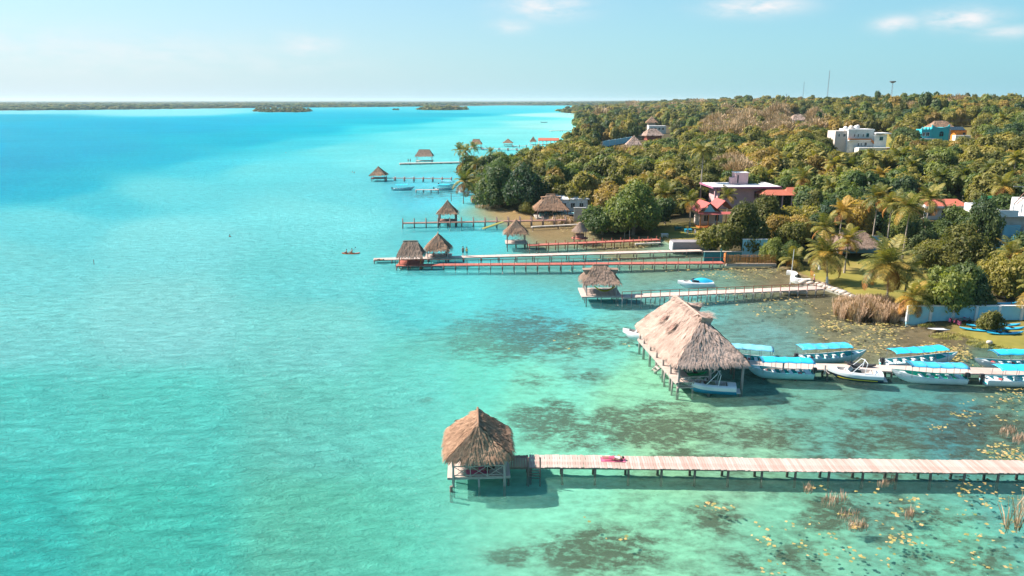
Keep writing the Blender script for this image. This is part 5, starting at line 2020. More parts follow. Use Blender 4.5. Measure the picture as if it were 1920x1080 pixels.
# ------------------------------------------------------------------ 4. red and white piers
A4, B4 = Gxy(742, 499, .72), Gxy(1358, 494, .72)
jetty('red_jetty', 'long red-painted jetty with a thin red handrail, ending at a bamboo fence', A4, B4, 1.7, .72, 'deck_red', 'stuff', post_sp=2.0, pr=.085, rail='near', rail_mat='post_red', pmat='post', rail_h=1.05)
stilt_hut('thatched_hut', 'brown thatched hut with orange posts at the outer end of the red jetty', (-17.5, 125.6), .04, 4.5, 4.4, 2.35, 4.5, 2.3, 'x', 'thatch_grey', .72, 4.3, 3.6, .45, dens=30, pmat='wood_orange', deck='deck_red', rail='b', seed=7)
A5, B5 = Gxy(700, 488, .62), Gxy(1318, 471, .62)
jetty('white_jetty', 'long plain white jetty just behind the red one, two people standing on it', A5, B5, 1.8, .62, 'deck_pale', 'stuff', post_sp=3.2, pr=.09, pmat='post', step=.3)
stilt_hut('thatched_hut', 'pinkish thatched hut with peaked roof on the white jetty, right of the red jetty hut', (-13.35, 131.4), .04, 4.4, 5.0, 2.3, 4.85, 1.1, 'y', 'thatch_brown', .62, 4.8, 4.6, .45, dens=30, pmat='post_pale', rail='f', seed=8)

# ------------------------------------------------------------------ 5. piers near the wooded point
A6, B6 = Gxy(754, 419, 1.1), Gxy(1062, 413, 1.1)
jetty('brown_jetty', 'brown jetty with tall dark posts on both sides, passing under a small tall hut', A6, B6, 1.5, 1.1, 'deck_brown', 'stuff', post_sp=2.75, post_top=2.0, pr=.13, pmat='post', bottom=-1.2)
stilt_hut('thatched_hut', 'small steep thatched hut on tall dark posts over the brown jetty', (-14.9, 170.3), .02, 4.6, 4.2, 2.95, 5.7, .4, 'y', 'thatch_brown', 1.1, 3.6, 3.2, .4, dens=26, pmat='post', deck='deck_brown', seed=9, pr=.16)
rp = thing('boat_ramp', 'green-topped plank ramp sloping into the water from the brown jetty', 'ramp', (*Gxy(924, 422, .6), 0), .45)
b = MB()
b.beam((-2.6, 0, -.05), (2.6, 0, 1.2), 1.2, .08)
b.build('ramp_board', M['grass'], rp)
for s in (-.55, .55):
    b = MB()
    b.beam((-2.6, s, -.12), (2.6, s, 1.1), .1, .14)
    b.build('stringer', M['deck_pale'], rp)
stilt_hut('thatched_hut', 'thatched hut with open pink deck at the head of the short reddish jetty', (.8, 144.3), .04, 4.4, 4.4, 2.9, 5.35, .7, 'y', 'thatch_brown', .8, 4.3, 4.0, .45, dens=28, pmat='post', rail='b', seed=10)
A8, B8 = Gxy(992, 461, .8), Gxy(1238, 450, .8)
jetty('short_red_jetty', 'short reddish jetty with low side posts and a round kiosk in its middle', A8, B8, 1.6, .8, 'deck_red', 'stuff', post_sp=1.9, post_top=1.35, pr=.09, pmat='post_red')
kx, ky = G(1088, 448, .8)[:2]
ks = thing('kiosk', 'round thatched kiosk with a wooden bar standing on the short reddish jetty', 'kiosk', (kx, ky + 1.2, 0))
b = MB()
prof = [(1.6, 2.35), (1.45, 2.6), (.95, 2.95), (.55, 3.5), (.42, 3.9), (.1, 4.1)]
b.lathe((0, 0, 0), prof, 16)
rf_ = b.build('roof', M['thatch_grey'], ks, False)
q, rv = [], []
for k in range(900):
    a = rnd.uniform(0, 6.28)
    t_ = rnd.uniform(0, 1) ** 1.6
    r0_, z0_ = 1.6 - 1.15 * t_, 2.4 + 1.35 * t_ ** 1.15
    o_ = Vector((math.cos(a) * r0_, math.sin(a) * r0_, z0_ + .08))
    dn = Vector((math.cos(a) * .5, math.sin(a) * .5, -.75)).normalized() * rnd.uniform(.3, .55)
    s_ = Vector((-math.sin(a), math.cos(a), 0)) * rnd.uniform(.03, .07)
    q.append([o_ - s_, o_ + s_, o_ + dn + s_ * .4, o_ + dn - s_ * .4])
    rv.append(rnd.random())
o = new_obj('thatch', quads_mesh('thatch', [[tuple(v) for v in k] for k in q], rv, M['thatch_grey']), rf_)
o['kind'] = 'stuff'
b = MB()
b.lathe((0, 0, 0), [(.9, .8), (.95, 1.1), (.85, 1.5), (1.0, 1.55), (1.0, 1.62)], 14)
b.build('bar_counter', M['deck_brown'], ks)
posts_under(ks, [(math.cos(k * 1.57) * 1.2, math.sin(k * 1.57) * 1.2) for k in range(4)], 2.5, .07, 'post')
b = MB()
b.lathe((0, 0, 0), [(1.7, .72), (1.7, .83)], 16)
b.build('platform', M['deck_red'], ks)
for (pa, pb, w_, lab) in [((998, 425), (1096, 420), .8, 'narrow pale concrete jetty below the thatched shore pavilion'), ((1192, 457), (1240, 455), .7, 'low pale slipway beside the lily patch, left of the grey block wall')]:
    jetty('low_jetty', lab, Gxy(*pa, .45), Gxy(*pb, .45), w_, .45, 'concrete', 'slab', post_sp=6, pr=.1, slab=.2)

for (px, py, h_) in [(1171, 444, 3.2), (1180, 446, 2.2)]:
    sp_ = thing('pole', ('taller' if h_ > 3 else 'shorter') + ' bare pole standing in the water beside the short reddish jetty', 'pole', (*Gxy(px, py, 0), 0))
    b = MB()
    b.tube([(0, 0, -1), (.03, 0, h_)], .08, 6)
    b.build('post', M['post_pale'], sp_)
sp_ = thing('pole', 'lone stake in open water below the blue-roofed boats near the point', 'pole', (*Gxy(846, 375, 0), 0))
b = MB()
b.tube([(0, 0, -1), (0, 0, 2.2)], [.12, .1], 6)
b.build('post', M['post'], sp_)

# ------------------------------------------------------------------ 6. far huts and jetties
FP = dict(dens=9, strw=.12)
stilt_hut('thatched_hut', 'lone thatched hut at the end of a long thin jetty, left of the moored boats', (-47.6, 266), 0, 5.8, 5.8, 2.4, 5.2, .5, 'y', 'thatch_brown', 1.1, 5.0, 5.0, .6, pmat='post', deck='deck_red', seed=11, **FP)
jetty('thin_jetty', 'long thin dotted jetty from the lone hut to the wooded point', Gxy(722, 334, .9), Gxy(846, 335, .9), 1.5, .9, 'deck_brown', 'slab', post_sp=3.4, post_top=1.35, pr=.2, pmat='post_pale', slab=.12)
stilt_hut('thatched_hut', 'long-ridged dark thatched pavilion on a stone platform, upper left of the point', (-40.4, 346), .02, 8.2, 6.2, 3.3, 6.0, 5.0, 'x', 'thatch_grey', .9, 8.0, 5.6, .7, pmat='post_pale', deck='concrete', seed=12, **FP)
jetty('stone_jetty', 'low stone quay carrying the long-ridged pavilion and running to the palms', Gxy(750, 306.5, .7), Gxy(865, 304, .7), 3.2, .7, 'concrete', 'slab', post_sp=5, pr=.25, pmat='post', slab=.4)
stilt_hut('thatched_hut', 'far thatched pavilion with flat-topped roof just above the palm group', (-21.1, 445.5), 0, 6.9, 6.0, 3.1, 5.7, 3.8, 'x', 'thatch_brown', 1.0, 6.8, 5.2, .7, pmat='post_pale', deck='concrete', seed=13, **FP)
jetty('far_jetty', 'far dark jetty from the flat-topped pavilion towards the long red roof', Gxy(903, 278.5, .9), Gxy(1018, 281, .9), 1.8, .9, 'deck_pale', 'slab', post_sp=5, post_top=1.5, pr=.25, pmat='post', slab=.15)
stilt_hut('thatched_hut', 'small far pointed pavilion between the flat-topped one and the long red roof', (-2.5, 470.5), 0, 6.2, 6.0, 2.4, 4.8, .5, 'y', 'thatch_brown', 1.0, 5.4, 5.0, .7, pmat='post_pale', deck='concrete', seed=14, **FP)
jetty('far_jetty', 'far thin jetty linking the small pointed pavilion to the long red roof', Gxy(961, 273.5, .9), Gxy(1000, 273.5, .9), 1.5, .9, 'deck_pale', 'slab', post_sp=4, post_top=1.5, pr=.25, pmat='post', slab=.15)
stilt_hut('thatched_hut', 'little pointed tower hut at the left end of the long red roof', (13.4, 475), 0, 4.2, 4.2, 3.0, 6.0, .3, 'y', 'thatch_brown', 1.0, 3.6, 3.6, .5, pmat='post_pale', deck='concrete', seed=15, **FP)
lr = thing('boat_shed', 'long low red-roofed boat shed on posts by the far shore', 'shed', (23.0, 476, 0))
b = MB()
b.poly([(-6.4, -3.2, 3.4), (6.8, -3.2, 3.4), (6.8, 0, 5.0), (-6.4, 0, 5.0)])
b.poly([(-6.4, 0, 5.0), (6.8, 0, 5.0), (6.8, 3.2, 3.4), (-6.4, 3.2, 3.4)])
b.poly([(-6.4, -3.2, 3.2), (-6.4, 3.2, 3.2), (6.8, 3.2, 3.2), (6.8, -3.2, 3.2)])
b.poly([(-6.4, -3.2, 3.4), (-6.4, 0, 5.0), (-6.4, 3.2, 3.4)])
b.build('roof', M['tile_roof'], lr)
posts_under(lr, [(-6 + i * 2.5, s) for i in range(6) for s in (-3, 3)], 3.4, .14, 'white_paint')
b = MB()
b.box((0, 0, .9), (12.5, 6, .2))
b.build('floor', M['concrete'], lr)
jetty('far_jetty', 'tiny far jetty with a pale end platform, above the long red roof', Gxy(1034, 245, .7), Gxy(1075, 244, .7), 4, .7, 'concrete', 'slab', post_sp=12, pr=.3, slab=.3)
for (a_, b_, L, lab, kw) in [((737, 357), (777, 356), 7.6, 'launch with thin blue awning at the left end of the short boat jetty', dict()),
                       ((818, 357), (852, 356), 8.2, 'white launch with flag and blue awning in the middle of the boat jetty', dict()),
                       ((826, 349), (858, 350), 8.0, 'launch with pale awning behind the other two boats by the point', dict(canopy='canopy_pale')),
                       ((893, 366), (856, 363), 8.4, 'nearest bright blue launch moored against the reeds of the point', dict(outer='hull_aqua', inner='boat_blue'))]:
    c, a, l = boat_at(a_, b_)
    launch(lab, c, a, max(l, 7), benches=4, vest=False, **kw)
jetty('boat_jetty', 'short pale jetty between the blue-roofed boats near the wooded point', Gxy(779, 356, .8), Gxy(822, 356, .8), 1.4, .8, 'deck_pale', 'slab', post_sp=2.6, pr=.15, pmat='post_pale', slab=.12)
c, a, l = boat_at((996, 282), (1018, 282))
kayak('rowing_boat', 'small dark red boat below the long red-roofed shed', c, 0, 6.5, 'cushion_red', cat='boat', width=2, flat=2.2)
c = G(1020, 230)
kayak('rowing_boat', 'tiny dark boat far out off the wooded shore', c[:2], 0, 9, 'navy', cat='boat', width=2.4, flat=3)


q, rv = [], []
for k in range(420):
    cy_, cz_, cx_ = ((-1.3, 6.15, 1.3), (1.3, 6.4, 1.2), (-3.6, 6.5, .6))[k % 3]
    p = Vector((cx_ + rnd.uniform(-.8, .4), cy_ + rnd.uniform(-.6, .6), cz_ + .2 + rnd.uniform(-.05, .15)))
    dd = Vector((rnd.uniform(.2, .9), rnd.uniform(-.5, .5), rnd.uniform(-.6, .1))).normalized() * rnd.uniform(.3, .8)
    s_ = Vector((0, rnd.uniform(.03, .06), 0))
    q.append([p - s_, p + s_, p + dd + s_ * .3, p + dd - s_ * .3])
    rv.append(rnd.uniform(0, .9))
for k in range(700):
    yy = rnd.uniform(-3.8, 5.1)
    p = Vector((rnd.uniform(-.08, .08), yy, 6.68 + rnd.uniform(-.05, .05)))
    dd = Vector((rnd.choice((-1, 1)) * rnd.uniform(.5, 1), rnd.uniform(-.4, .4), rnd.uniform(-.75, -.2))).normalized() * rnd.uniform(.4, .9)
    s_ = Vector((0, rnd.uniform(.03, .06), 0))
    q.append([p - s_, p + s_, p + dd + s_ * .3, p + dd - s_ * .3])
    rv.append(rnd.uniform(0, .9))
o = new_obj('ridge_straw', quads_mesh('ridge_straw', [[tuple(v_) for v_ in k] for k in q], rv, M['thatch_pale']), roof)
o['kind'] = 'stuff'

# ------------------------------------------------------------------ 7. shore works
# pale stone sea wall round the lawn corner
swpx = [(1500, 527), (1540, 533), (1578, 546), (1602, 556), (1632, 569), (1660, 582), (1690, 595), (1702, 601)]
swp = [G(px, py, .3) for px, py in swpx]
sw_ = thing('sea_wall', 'low pale stone sea wall curving along the lawn from the railed jetty to the reeds', 'wall', (swp[0].x, swp[0].y, 0))
smesh = []
for k in range(5):
    b = MB()
    b.ell((0, 0, .12), (.72, .46, .36), 7, 4)
    for i, v in enumerate(b.v):
        q = 1 + .22 * (rnd.random() - .5)
        b.v[i] = (v[0] * q, v[1] * q, v[2] * q)
    smesh.append(b.mesh('stone', M['stone'], True))
for i in range(len(swp) - 1):
    L = (swp[i + 1] - swp[i]).length
    n = max(1, int(L / .85))
    for k in range(n):
        p = swp[i].lerp(swp[i + 1], (k + .5) / n)
        s = rnd.uniform(.85, 1.25)
        new_obj('stone', smesh[rnd.randrange(5)], sw_, (p.x - swp[0].x, p.y - swp[0].y + rnd.uniform(-.12, .12), .1), (0, 0, rnd.uniform(-.4, .4)), (s, s, s))
b = MB()
for i in range(len(swp) - 1):
    b.beam(swp[i] - swp[0] + Vector((0, 0, -.1)), swp[i + 1] - swp[0] + Vector((0, 0, -.1)), .9, .5)
b.build('footing', M['concrete'], sw_)
# serpentine bench wall
ser = [(1476, 507), (1488, 509), (1492, 513), (1486, 517), (1490, 521), (1505, 523), (1520, 523)]
sp3 = [G(px, py - 1, .5) for px, py in ser]
b = MB()
o0 = sp3[0]
fine = []
for i in range(len(sp3) - 1):
    for k in range(4):
        p0, p1, p2, p3 = sp3[max(i - 1, 0)], sp3[i], sp3[i + 1], sp3[min(i + 2, len(sp3) - 1)]
        u = k / 4
        fine.append(.5 * ((2 * p1) + (p2 - p0) * u + (2 * p0 - 5 * p1 + 4 * p2 - p3) * u * u + (3 * p1 - p0 - 3 * p2 + p3) * u ** 3))
fine.append(sp3[-1])
secs = []
for i, p in enumerate(fine):
    d = (fine[min(i + 1, len(fine) - 1)] - fine[max(i - 1, 0)]).normalized()
    s = Vector((-d.y, d.x, 0)) * .32
    q = p - o0
    secs.append([(q.x - s.x, q.y - s.y, -.5), (q.x - s.x, q.y - s.y, .42), (q.x + s.x, q.y + s.y, .42), (q.x + s.x, q.y + s.y, -.5)])
loft(b, secs)
o = b.build('serpentine_wall', M['white_wall'])
o.location = (o0.x, o0.y, 0)
tag(o, 'white S-shaped low wall at the edge of the lawn behind the sailing dinghy', 'wall')

# bamboo fence
fa, fb = G(1362, 493, .6), G(1456, 493, .6)
bf = thing('bamboo_fence', 'brown bamboo pole fence on the bank at the end of the red jetty', 'fence', (fa.x, fa.y, 0))
L = fb.x - fa.x
pm = []
for k in range(4):
    b = MB()
    b.tube([(0, 0, .4), (.01, 0, 1.2), (0, .01, 1.95 + k * .05)], .035, 5, r=k / 3)
    pm.append(b.mesh('bamboo_pole', M['bamboo']))
n = int(L / .12)
for i in range(n):
    new_obj('bamboo_pole', pm[rnd.randrange(4)], bf, (i * L / n, rnd.uniform(-.02, .02), 0), (0, R(rnd.uniform(-2, 2)), 0))
for z in (.75, 1.6):
    b = MB()
    b.tube([(0, -.06, z), (L, -.06, z)], .04, 6)
    b.build('crossbar', M['bamboo'], bf)
b = MB()
b.box((L / 2, .25, .2), (L, .5, .5))
b.build('kerb', M['concrete'], bf)
gp = thing('gate', 'orange plank gate panel between the red jetty and the bamboo fence', 'gate', (fa.x - .25, fa.y + .2, 0))
for i in range(4):
    b = MB()
    b.box((0, i * .26 - .2, 1.55), (.05, .24, 1.5 - .06 * i))
    b.build('board', M['wood_orange'], gp)
b = MB()
b.box((0, -.4, 1.5), (.16, .16, 2.2))
b.build('post', M['wood_orange'], gp)
b = MB()
b.tube([(0, 0, 0), (0, 0, 2.6)], .1, 7)
tp = b.build('post', M['teal_cloth'])
tp.location = (*Gxy(1351, 490, .6), .2)
tag(tp, 'dark teal post standing left of the orange plank gate', 'post')


def wall_box(name, label, cat, px0, px1, py, z0, h, depth, mat, cap=None, rz=0.0):
    a_, b_ = G(px0, py, z0), G(px1, py, z0)
    L = b_.x - a_.x
    t = thing(name, label, cat, (a_.x, a_.y, z0), rz)
    b = MB()
    b.box((L / 2, depth / 2, h / 2 - .5), (L, depth, h + 1))
    b.build('wall', M[mat], t)
    if cap:
        b = MB()
        b.box((L / 2, depth / 2, h + .05), (L + .16, depth + .16, .1))
        b.build('coping', M[cap], t)
    return t, L


wall_box('garden_wall', 'high blank white wall, coloured blue-white for shade, behind the bamboo fence', 'wall', 1391, 1437, 481, .6, 3.1, .3, 'blue_and_shaded_wall', 'white_wall')  # white wall; its cyan shade is put into the wall colour
wall_box('garden_wall', 'low dark teal wall in tree shade left of the pale blue-white wall', 'wall', 1320, 1390, 486, .5, 1.3, .3, 'teal_cloth', 'concrete')
t, L = wall_box('block_wall', 'grey concrete block enclosure with white left end at the shore end of the white jetty', 'wall', 1262, 1330, 469, .4, 1.45, 2.6, 'block', 'block')
bm_ = None
b = MB()
b.box((0, 0, 0), (.78, .06, .36))
bm_ = b.mesh('block', M['block'])
for r_i in range(4):
    for k in range(int(L / .82)):
        new_obj('block', bm_, t, (.42 + k * .82 + (.4 if r_i % 2 and k < int(L / .82) - 1 else 0), -.032, .2 + r_i * .385))
b = MB()
b.box((-.1, 1.3, .6), (.2, 2.6, 1.5))
b.build('end_wall', M['white_paint'], t)
t, L = wall_box('boundary_wall', 'long white wall behind the beached kayaks, tree shade coloured into it, on the right', 'wall', 1700, 2040, 601, .5, 1.9, .25, 'blue_and_shaded_wall', 'white_wall')  # teal shade on this white wall is painted in as blue colour
for k in range(9):
    b = MB()
    b.box((k * L / 8, -.04, .95), (.3, .34, 2.05))
    b.build('pier', M['white_wall'], t)

# the kayaks
for k in range(5):
    p = G(1872, 583, 1.0)
    kayak('kayak', ('bottom', 'second from bottom', 'middle', 'second from top', 'topmost')[k] + ' blue kayak of the stack on the rack against the white wall', (p.x + rnd.uniform(-.25, .25), p.y - .1), rnd.uniform(-.03, .05) + .02, 4.2, 'kayak_blue', z=.62 + k * .33, group='blue kayaks stacked against the white wall', seat=False)
rk = thing('kayak_rack', 'simple timber rack holding the stack of blue kayaks', 'rack', (*G(1872, 583, 1.0)[:2], .5))
for s in (-1.2, 1.2):
    for q_ in (-.55, .55):
        b = MB()
        b.box((s, q_, .9), (.08, .08, 1.9))
        b.build('upright', M['post'], rk)
    b = MB()
    b.box((s, 0, .1), (.08, 1.2, .08))
    b.build('crossbar', M['post'], rk)
for i, (px, py, rz, mt, lab) in enumerate([(1838, 620, -.28, 'kayak_blue', 'pale blue kayak lying nearest the water, bow pointing left past the bush'),
                                           (1884, 626, .05, 'kayak_blue', 'bright blue kayak lying right of the round bush, front one of the row'),
                                           (1890, 617, .02, 'kayak_blue', 'blue kayak just behind the front one, right of the round bush'),
                                           (1842, 612, -.05, 'kayak_blue', 'blue kayak lying behind the round bush on its left'),
                                           (1882, 610, -.06, 'kayak_blue', 'rearmost blue kayak right of the round bush')]):
    kayak('kayak', lab, G(px, py, .5)[:2], rz, 4.6 if i < 2 else 4.0, mt, z=.47, group='blue kayaks lying on the grass')
kayak('paddleboard', 'white paddleboard lying half in the water at the grass edge', G(1765, 617, .2)[:2], -.04, 3.4, 'hull_white', z=.14, cat='paddleboard', seat=False, flat=.5)
rk_ = thing('rock', 'single pale boulder on the grass below the blue kayaks', 'rock', (*G(1855, 643, .4)[:2], .38))
b = MB()
b.ell((0, 0, .1), (.4, .28, .25), 8, 5)
b.build('boulder', M['stone'], rk_, True)
for i, (px, py, mt) in enumerate([(1783, 598, 'pink_cloth'), (1793, 600, 'pink_cloth'), (1802, 597, 'white_cloth'), (1810, 596, 'pink_cloth'), (1819, 595, 'pink_cloth'), (1829, 595, 'wood_orange'), (1799, 603, 'pink_cloth')]):
    lv = thing('life_vest', ('pink', 'pink', 'white', 'pink', 'pink', 'orange', 'pink')[i] + ' life vest, ' + ('leftmost of the pile', 'second from the left', 'between two pink ones', 'in the middle of the pile', 'right of the middle', 'at the right end', 'lowest one in front')[i] + ' by the white wall', 'life vest', (*G(px, py, .9)[:2], .52), rnd.uniform(0, 3))
    b = MB()
    for s in (-.14, .14):
        b.box((s, 0, .22), (.2, .14, .45), taper=.8)
    b.box((0, .12, .24), (.46, .1, .5), taper=.85)
    b.build('foam_panels', M[mt], lv)
cart = thing('kayak_trolley', 'dark trolley with wheels under the life vests beside the white wall', 'trolley', (*G(1803, 603, .6)[:2], .5))
b = MB()
b.box((0, 0, .45), (2.4, .7, .06))
b.build('bed', M['metal'], cart)
for s in (-1, 1):
    b = MB()
    b.tube([(s * .8, -.4, .25), (s * .8, -.3, .25)], .25, 12)
    b.build('wheel', M['black'], cart)


# ------------------------------------------------------------------ 8. buildings
def win(parent, x, y, z, w, h, depth=.12, frame='white_paint', arch=False, axis='y'):
    """window on a wall facing -y at (x, y): recess frame and pane"""
    b = MB()
    t_ = .09
    b.box((x - w / 2, y, z + h / 2), (t_, depth, h + t_))
    b.box((x + w / 2, y, z + h / 2), (t_, depth, h + t_))
    b.box((x, y, z), (w - t_, depth, t_))
    b.box((x, y, z + h), (w - t_, depth, t_))
    f = b.build('window', M[frame], parent)
    b = MB()
    b.box((x, y + .02, z + h / 2), (w - t_, .05, h - t_))
    if arch:
        pts = [(x + w / 2 * math.cos(a_ * math.pi / 8), y - .03, z + h + w * .4 * math.sin(a_ * math.pi / 8)) for a_ in range(9)]
        b.poly(pts[::-1])
    b.build('pane', M['glass_dark'], f)
    b = MB()
    b.box((x, y - .02, z + h / 2), (.05, .05, h - t_))
    b.build('mullion', M[frame], f)
    return f


def bx(parent, name, mat, c, sz, rz=0.0):
    b = MB()
    b.box(c, sz, rz)
    return b.build(name, M[mat], parent)


# pink house
pv = at_ground(1400, 392)
ph = thing('pink_house', 'flat-roofed pink house with purple roof edge and a square pink roof tower', 'house', (pv.x - 1, pv.y + 5, pv.z), .06)
zr = 5.6
bx(ph, 'wall', 'pink_wall', (0, 0, 1.8), (13.0, 7, 7.4))
bx(ph, 'roof', 'white_paint', (.2, -.3, zr), (17.6, 11.0, .22))
bx(ph, 'fascia', 'pink_trim', (.2, -5.85, zr - .05), (17.6, .14, .42))
bx(ph, 'fascia', 'pink_trim', (-8.65, -.3, zr - .05), (.14, 10.9, .42))
tw = bx(ph, 'roof_tower', 'pink_wall', (.6, 1.0, zr + 1.6), (3.4, 2.6, 3.0))
bx(tw, 'tower_cap', 'white_paint', (.6, 1.0, zr + 3.15), (3.7, 2.9, .14))
bx(tw, 'tower_slit', 'glass_dark', (-.4, -.33, zr + 1.5), (.3, .08, 2.0))
bx(ph, 'buttress', 'pink_wall', (-1.6, .7, zr + 1.0), (.9, 2.0, 1.8))
for x in (-5.6, -4.2, 3.5):
    win(ph, x, -3.54, 2.6, 1.1, 1.7, frame='pink_trim')
for x in (-7.8, -6.9):
    bx(ph, 'porch_column', 'pink_wall', (x, -5.2, 2.0), (.4, .4, 7.0))
b = MB()
for (cx, cy, w_, d_) in ((7.2, -5.5, 8.4, 6.5), (12.5, -3.5, 5, 5)):
    z0, z1 = 3.9, 5.3
    P = [(cx - w_ / 2, cy - d_ / 2, z0), (cx + w_ / 2, cy - d_ / 2, z0), (cx + w_ / 2, cy + d_ / 2, z0), (cx - w_ / 2, cy + d_ / 2, z0)]
    A_, B_ = (cx - w_ / 5, cy, z1), (cx + w_ / 5, cy, z1)
    b.poly([P[0], P[1], B_, A_])
    b.poly([P[1], P[2], B_])
    b.poly([P[2], P[3], A_, B_])
    b.poly([P[3], P[0], A_])
b.build('tiled_porch_roof', M['tile_roof'], ph)
for x in (3.6, 6, 8.4, 10.8):
    bx(ph, 'porch_post', 'pink_wall', (x, -8.3, 1.6), (.25, .25, 4.6))

# red-roofed cottage
cv = at_ground(1330, 424)
rc = thing('red_roofed_cottage', 'small cottage with two pinkish-red gable roofs and an orange timber porch', 'house', (cv.x, cv.y, cv.z), .10)
bx(rc, 'wall', 'cream_wall', (.6, 2.6, 1.2), (5.2, 3.8, 4.2))


def gable(parent, x0, x1, y0, y1, z0, z1, axis, mat, name='roof'):
    b = MB()
    if axis == 'y':
        xm = (x0 + x1) / 2
        b.poly([(x0, y0, z0), (xm, y0, z1), (xm, y1, z1), (x0, y1, z0)][::-1])
        b.poly([(x1, y0, z0), (x1, y1, z0), (xm, y1, z1), (xm, y0, z1)][::-1])
        b.poly([(x0, y0, z0 - .14), (xm, y0, z1 - .14), (xm, y1, z1 - .14), (x0, y1, z0 - .14)])
        b.poly([(x1, y0, z0 - .14), (x1, y1, z0 - .14), (xm, y1, z1 - .14), (xm, y0, z1 - .14)])
    else:
        ym = (y0 + y1) / 2
        b.poly([(x0, y0, z0), (x1, y0, z0), (x1, ym, z1), (x0, ym, z1)])
        b.poly([(x1, y1, z0), (x0, y1, z0), (x0, ym, z1), (x1, ym, z1)])
        b.poly([(x0, y0, z0 - .14), (x0, ym, z1 - .14), (x1, ym, z1 - .14), (x1, y0, z0 - .14)])
        b.poly([(x1, y1, z0 - .14), (x1, ym, z1 - .14), (x0, ym, z1 - .14), (x0, y1, z0 - .14)])
    return b.build(name, M[mat], parent)


gable(rc, -3.2, 1.8, -1.6, 5.2, 3.4, 5.4, 'y', 'red_roof')
gable(rc, 1.2, 5.6, .2, 6.0, 3.5, 5.6, 'y', 'red_roof')
b = MB()
b.poly([(-3.4, -2.6, 3.0), (5.2, -2.6, 3.0), (5.2, -1.4, 3.4), (-3.4, -1.4, 3.4)])
b.build('porch_roof', M['red_roof'], rc)
b = MB()
b.poly([(-2.0, -1.45, 3.45), (.6, -1.45, 3.45), (-.7, -1.45, 5.1)])
b.build('gable_panel', M['blue_and_shaded_wall'], rc)
for x in (-3.0, -1.2, .8, 2.8, 4.8):
    bx(rc, 'porch_post', 'wood_orange', (x, -2.3, 1.2), (.16, .16, 3.6))
bx(rc, 'porch_rail', 'wood_orange', (.9, -2.3, .9), (7.6, .1, .1))
bx(rc, 'porch_floor', 'wood_orange', (.9, -.9, .1), (8.2, 3.2, .2))
win(rc, -.6, .65, 1.0, 1.2, 1.4)
win(rc, 1.9, .65, 1.0, 1.0, 1.4)

# thatched pavilion on the shore
sv = Vector((9.6, 182.4, .5))
spv = thing('shore_pavilion', 'large thatched pavilion with roof horns on the shore beside the brown jetty', 'pavilion', (sv.x, sv.y, 0), .1)
thatched_roof(spv, 8.0, 6.8, 2.3, 5.6, 2.0, 'x', 'thatch_brown', 26, seed=31, sl=.7)
posts_under(spv, [(x, y) for x in (-3.7, 0, 3.7) for y in (-3, 3)], 2.4, .13, 'post', -.2)
bx(spv, 'floor', 'concrete', (0, 0, .1), (8.0, 6.6, .3))
for s in (-1, 1):
    b = MB()
    b.poly([(s * .9, -.7, 5.0), (s * .9, .7, 5.0), (s * 2.5, .6, 4.95), (s * 2.5, -.6, 4.95)])
    b.poly([(s * 2.5, -.6, 4.95), (s * 2.5, .6, 4.95), (s * 2.2, .5, 4.1), (s * 2.2, -.5, 4.1)])
    b.poly([(s * .9, -.7, 5.0), (s * 2.5, -.6, 4.95), (s * 2.2, -.5, 4.1), (s * .9, -.7, 4.3)])
    b.build('roof_horn', M['thatch_brown'], spv)
for i in range(4):
    bx(spv, 'table', 'teal_cloth', (-2.4 + i * 1.6, -1 + (i % 2) * 2, .6), (1.0, 1.0, .8))
x_rail(spv, (-4.2, -3.2), (-1.2, -3.4), .3, .9, 'post', 4)
wv = G(1075, 400, .5)
vh = thing('vaulted_house', 'pale grey-blue house with a low vaulted roof right of the shore pavilion', 'house', (wv.x, wv.y + 7, .5), .05)
bx(vh, 'wall', 'white_wall', (0, 0, 1.4), (7.6, 6, 3.2))
b = MB()
secs = [[(x, -3.3, 3.0), (x, -1.8, 3.75), (x, 0, 4.05), (x, 1.8, 3.75), (x, 3.3, 3.0), (x, 3.2, 2.9), (x, 0, 3.2), (x, -3.2, 2.9)] for x in (-4.2, 0, 4.2)]
loft(b, secs)
for k in (0, 2):
    b.poly(secs[k][:5])
b.build('roof', M['white_wall'], vh, True)
for x in (-2.2, 0, 2.2):
    win(vh, x, -3.05, .8, 1.1, 1.3)
pl_ = G(1065, 402, .55)
po = thing('swimming_pool', 'small bright turquoise pool behind the shore pavilion', 'pool', (pl_.x + 1.0, pl_.y + 1.5, .5))
bx(po, 'rim', 'white_paint', (0, 0, .05), (6.2, 2.8, .25))
bx(po, 'pool_water', 'pool', (0, 0, .15), (5.4, 2.0, .08))
wall_box('garden_wall', 'grey upright screen wall right of the shore pavilion', 'wall', 1076, 1098, 410, .5, 2.6, .25, 'concrete', 'white_wall')

# thatched garden roof on the lawn
gv = at_ground(1605, 484)
gt = thing('garden_palapa', 'low wide thatched roof behind the lawn with a pale wall beyond', 'thatched shelter', (gv.x, gv.y + 2, gv.z), .15)
thatched_roof(gt, 8.8, 6.4, 2.3, 4.5, 4.0, 'x', 'thatch_grey', 26, seed=33)
posts_under(gt, [(x, y) for x in (-3.7, 3.7) for y in (-2.5, 2.5)], 2.5, .13, 'post', -.2)
wall_box('garden_wall', 'pale blue garden wall seen above the low thatched garden roof', 'wall', 1572, 1652, 470, 1.2, 2.6, .25, 'blue_and_shaded_wall', 'white_wall')

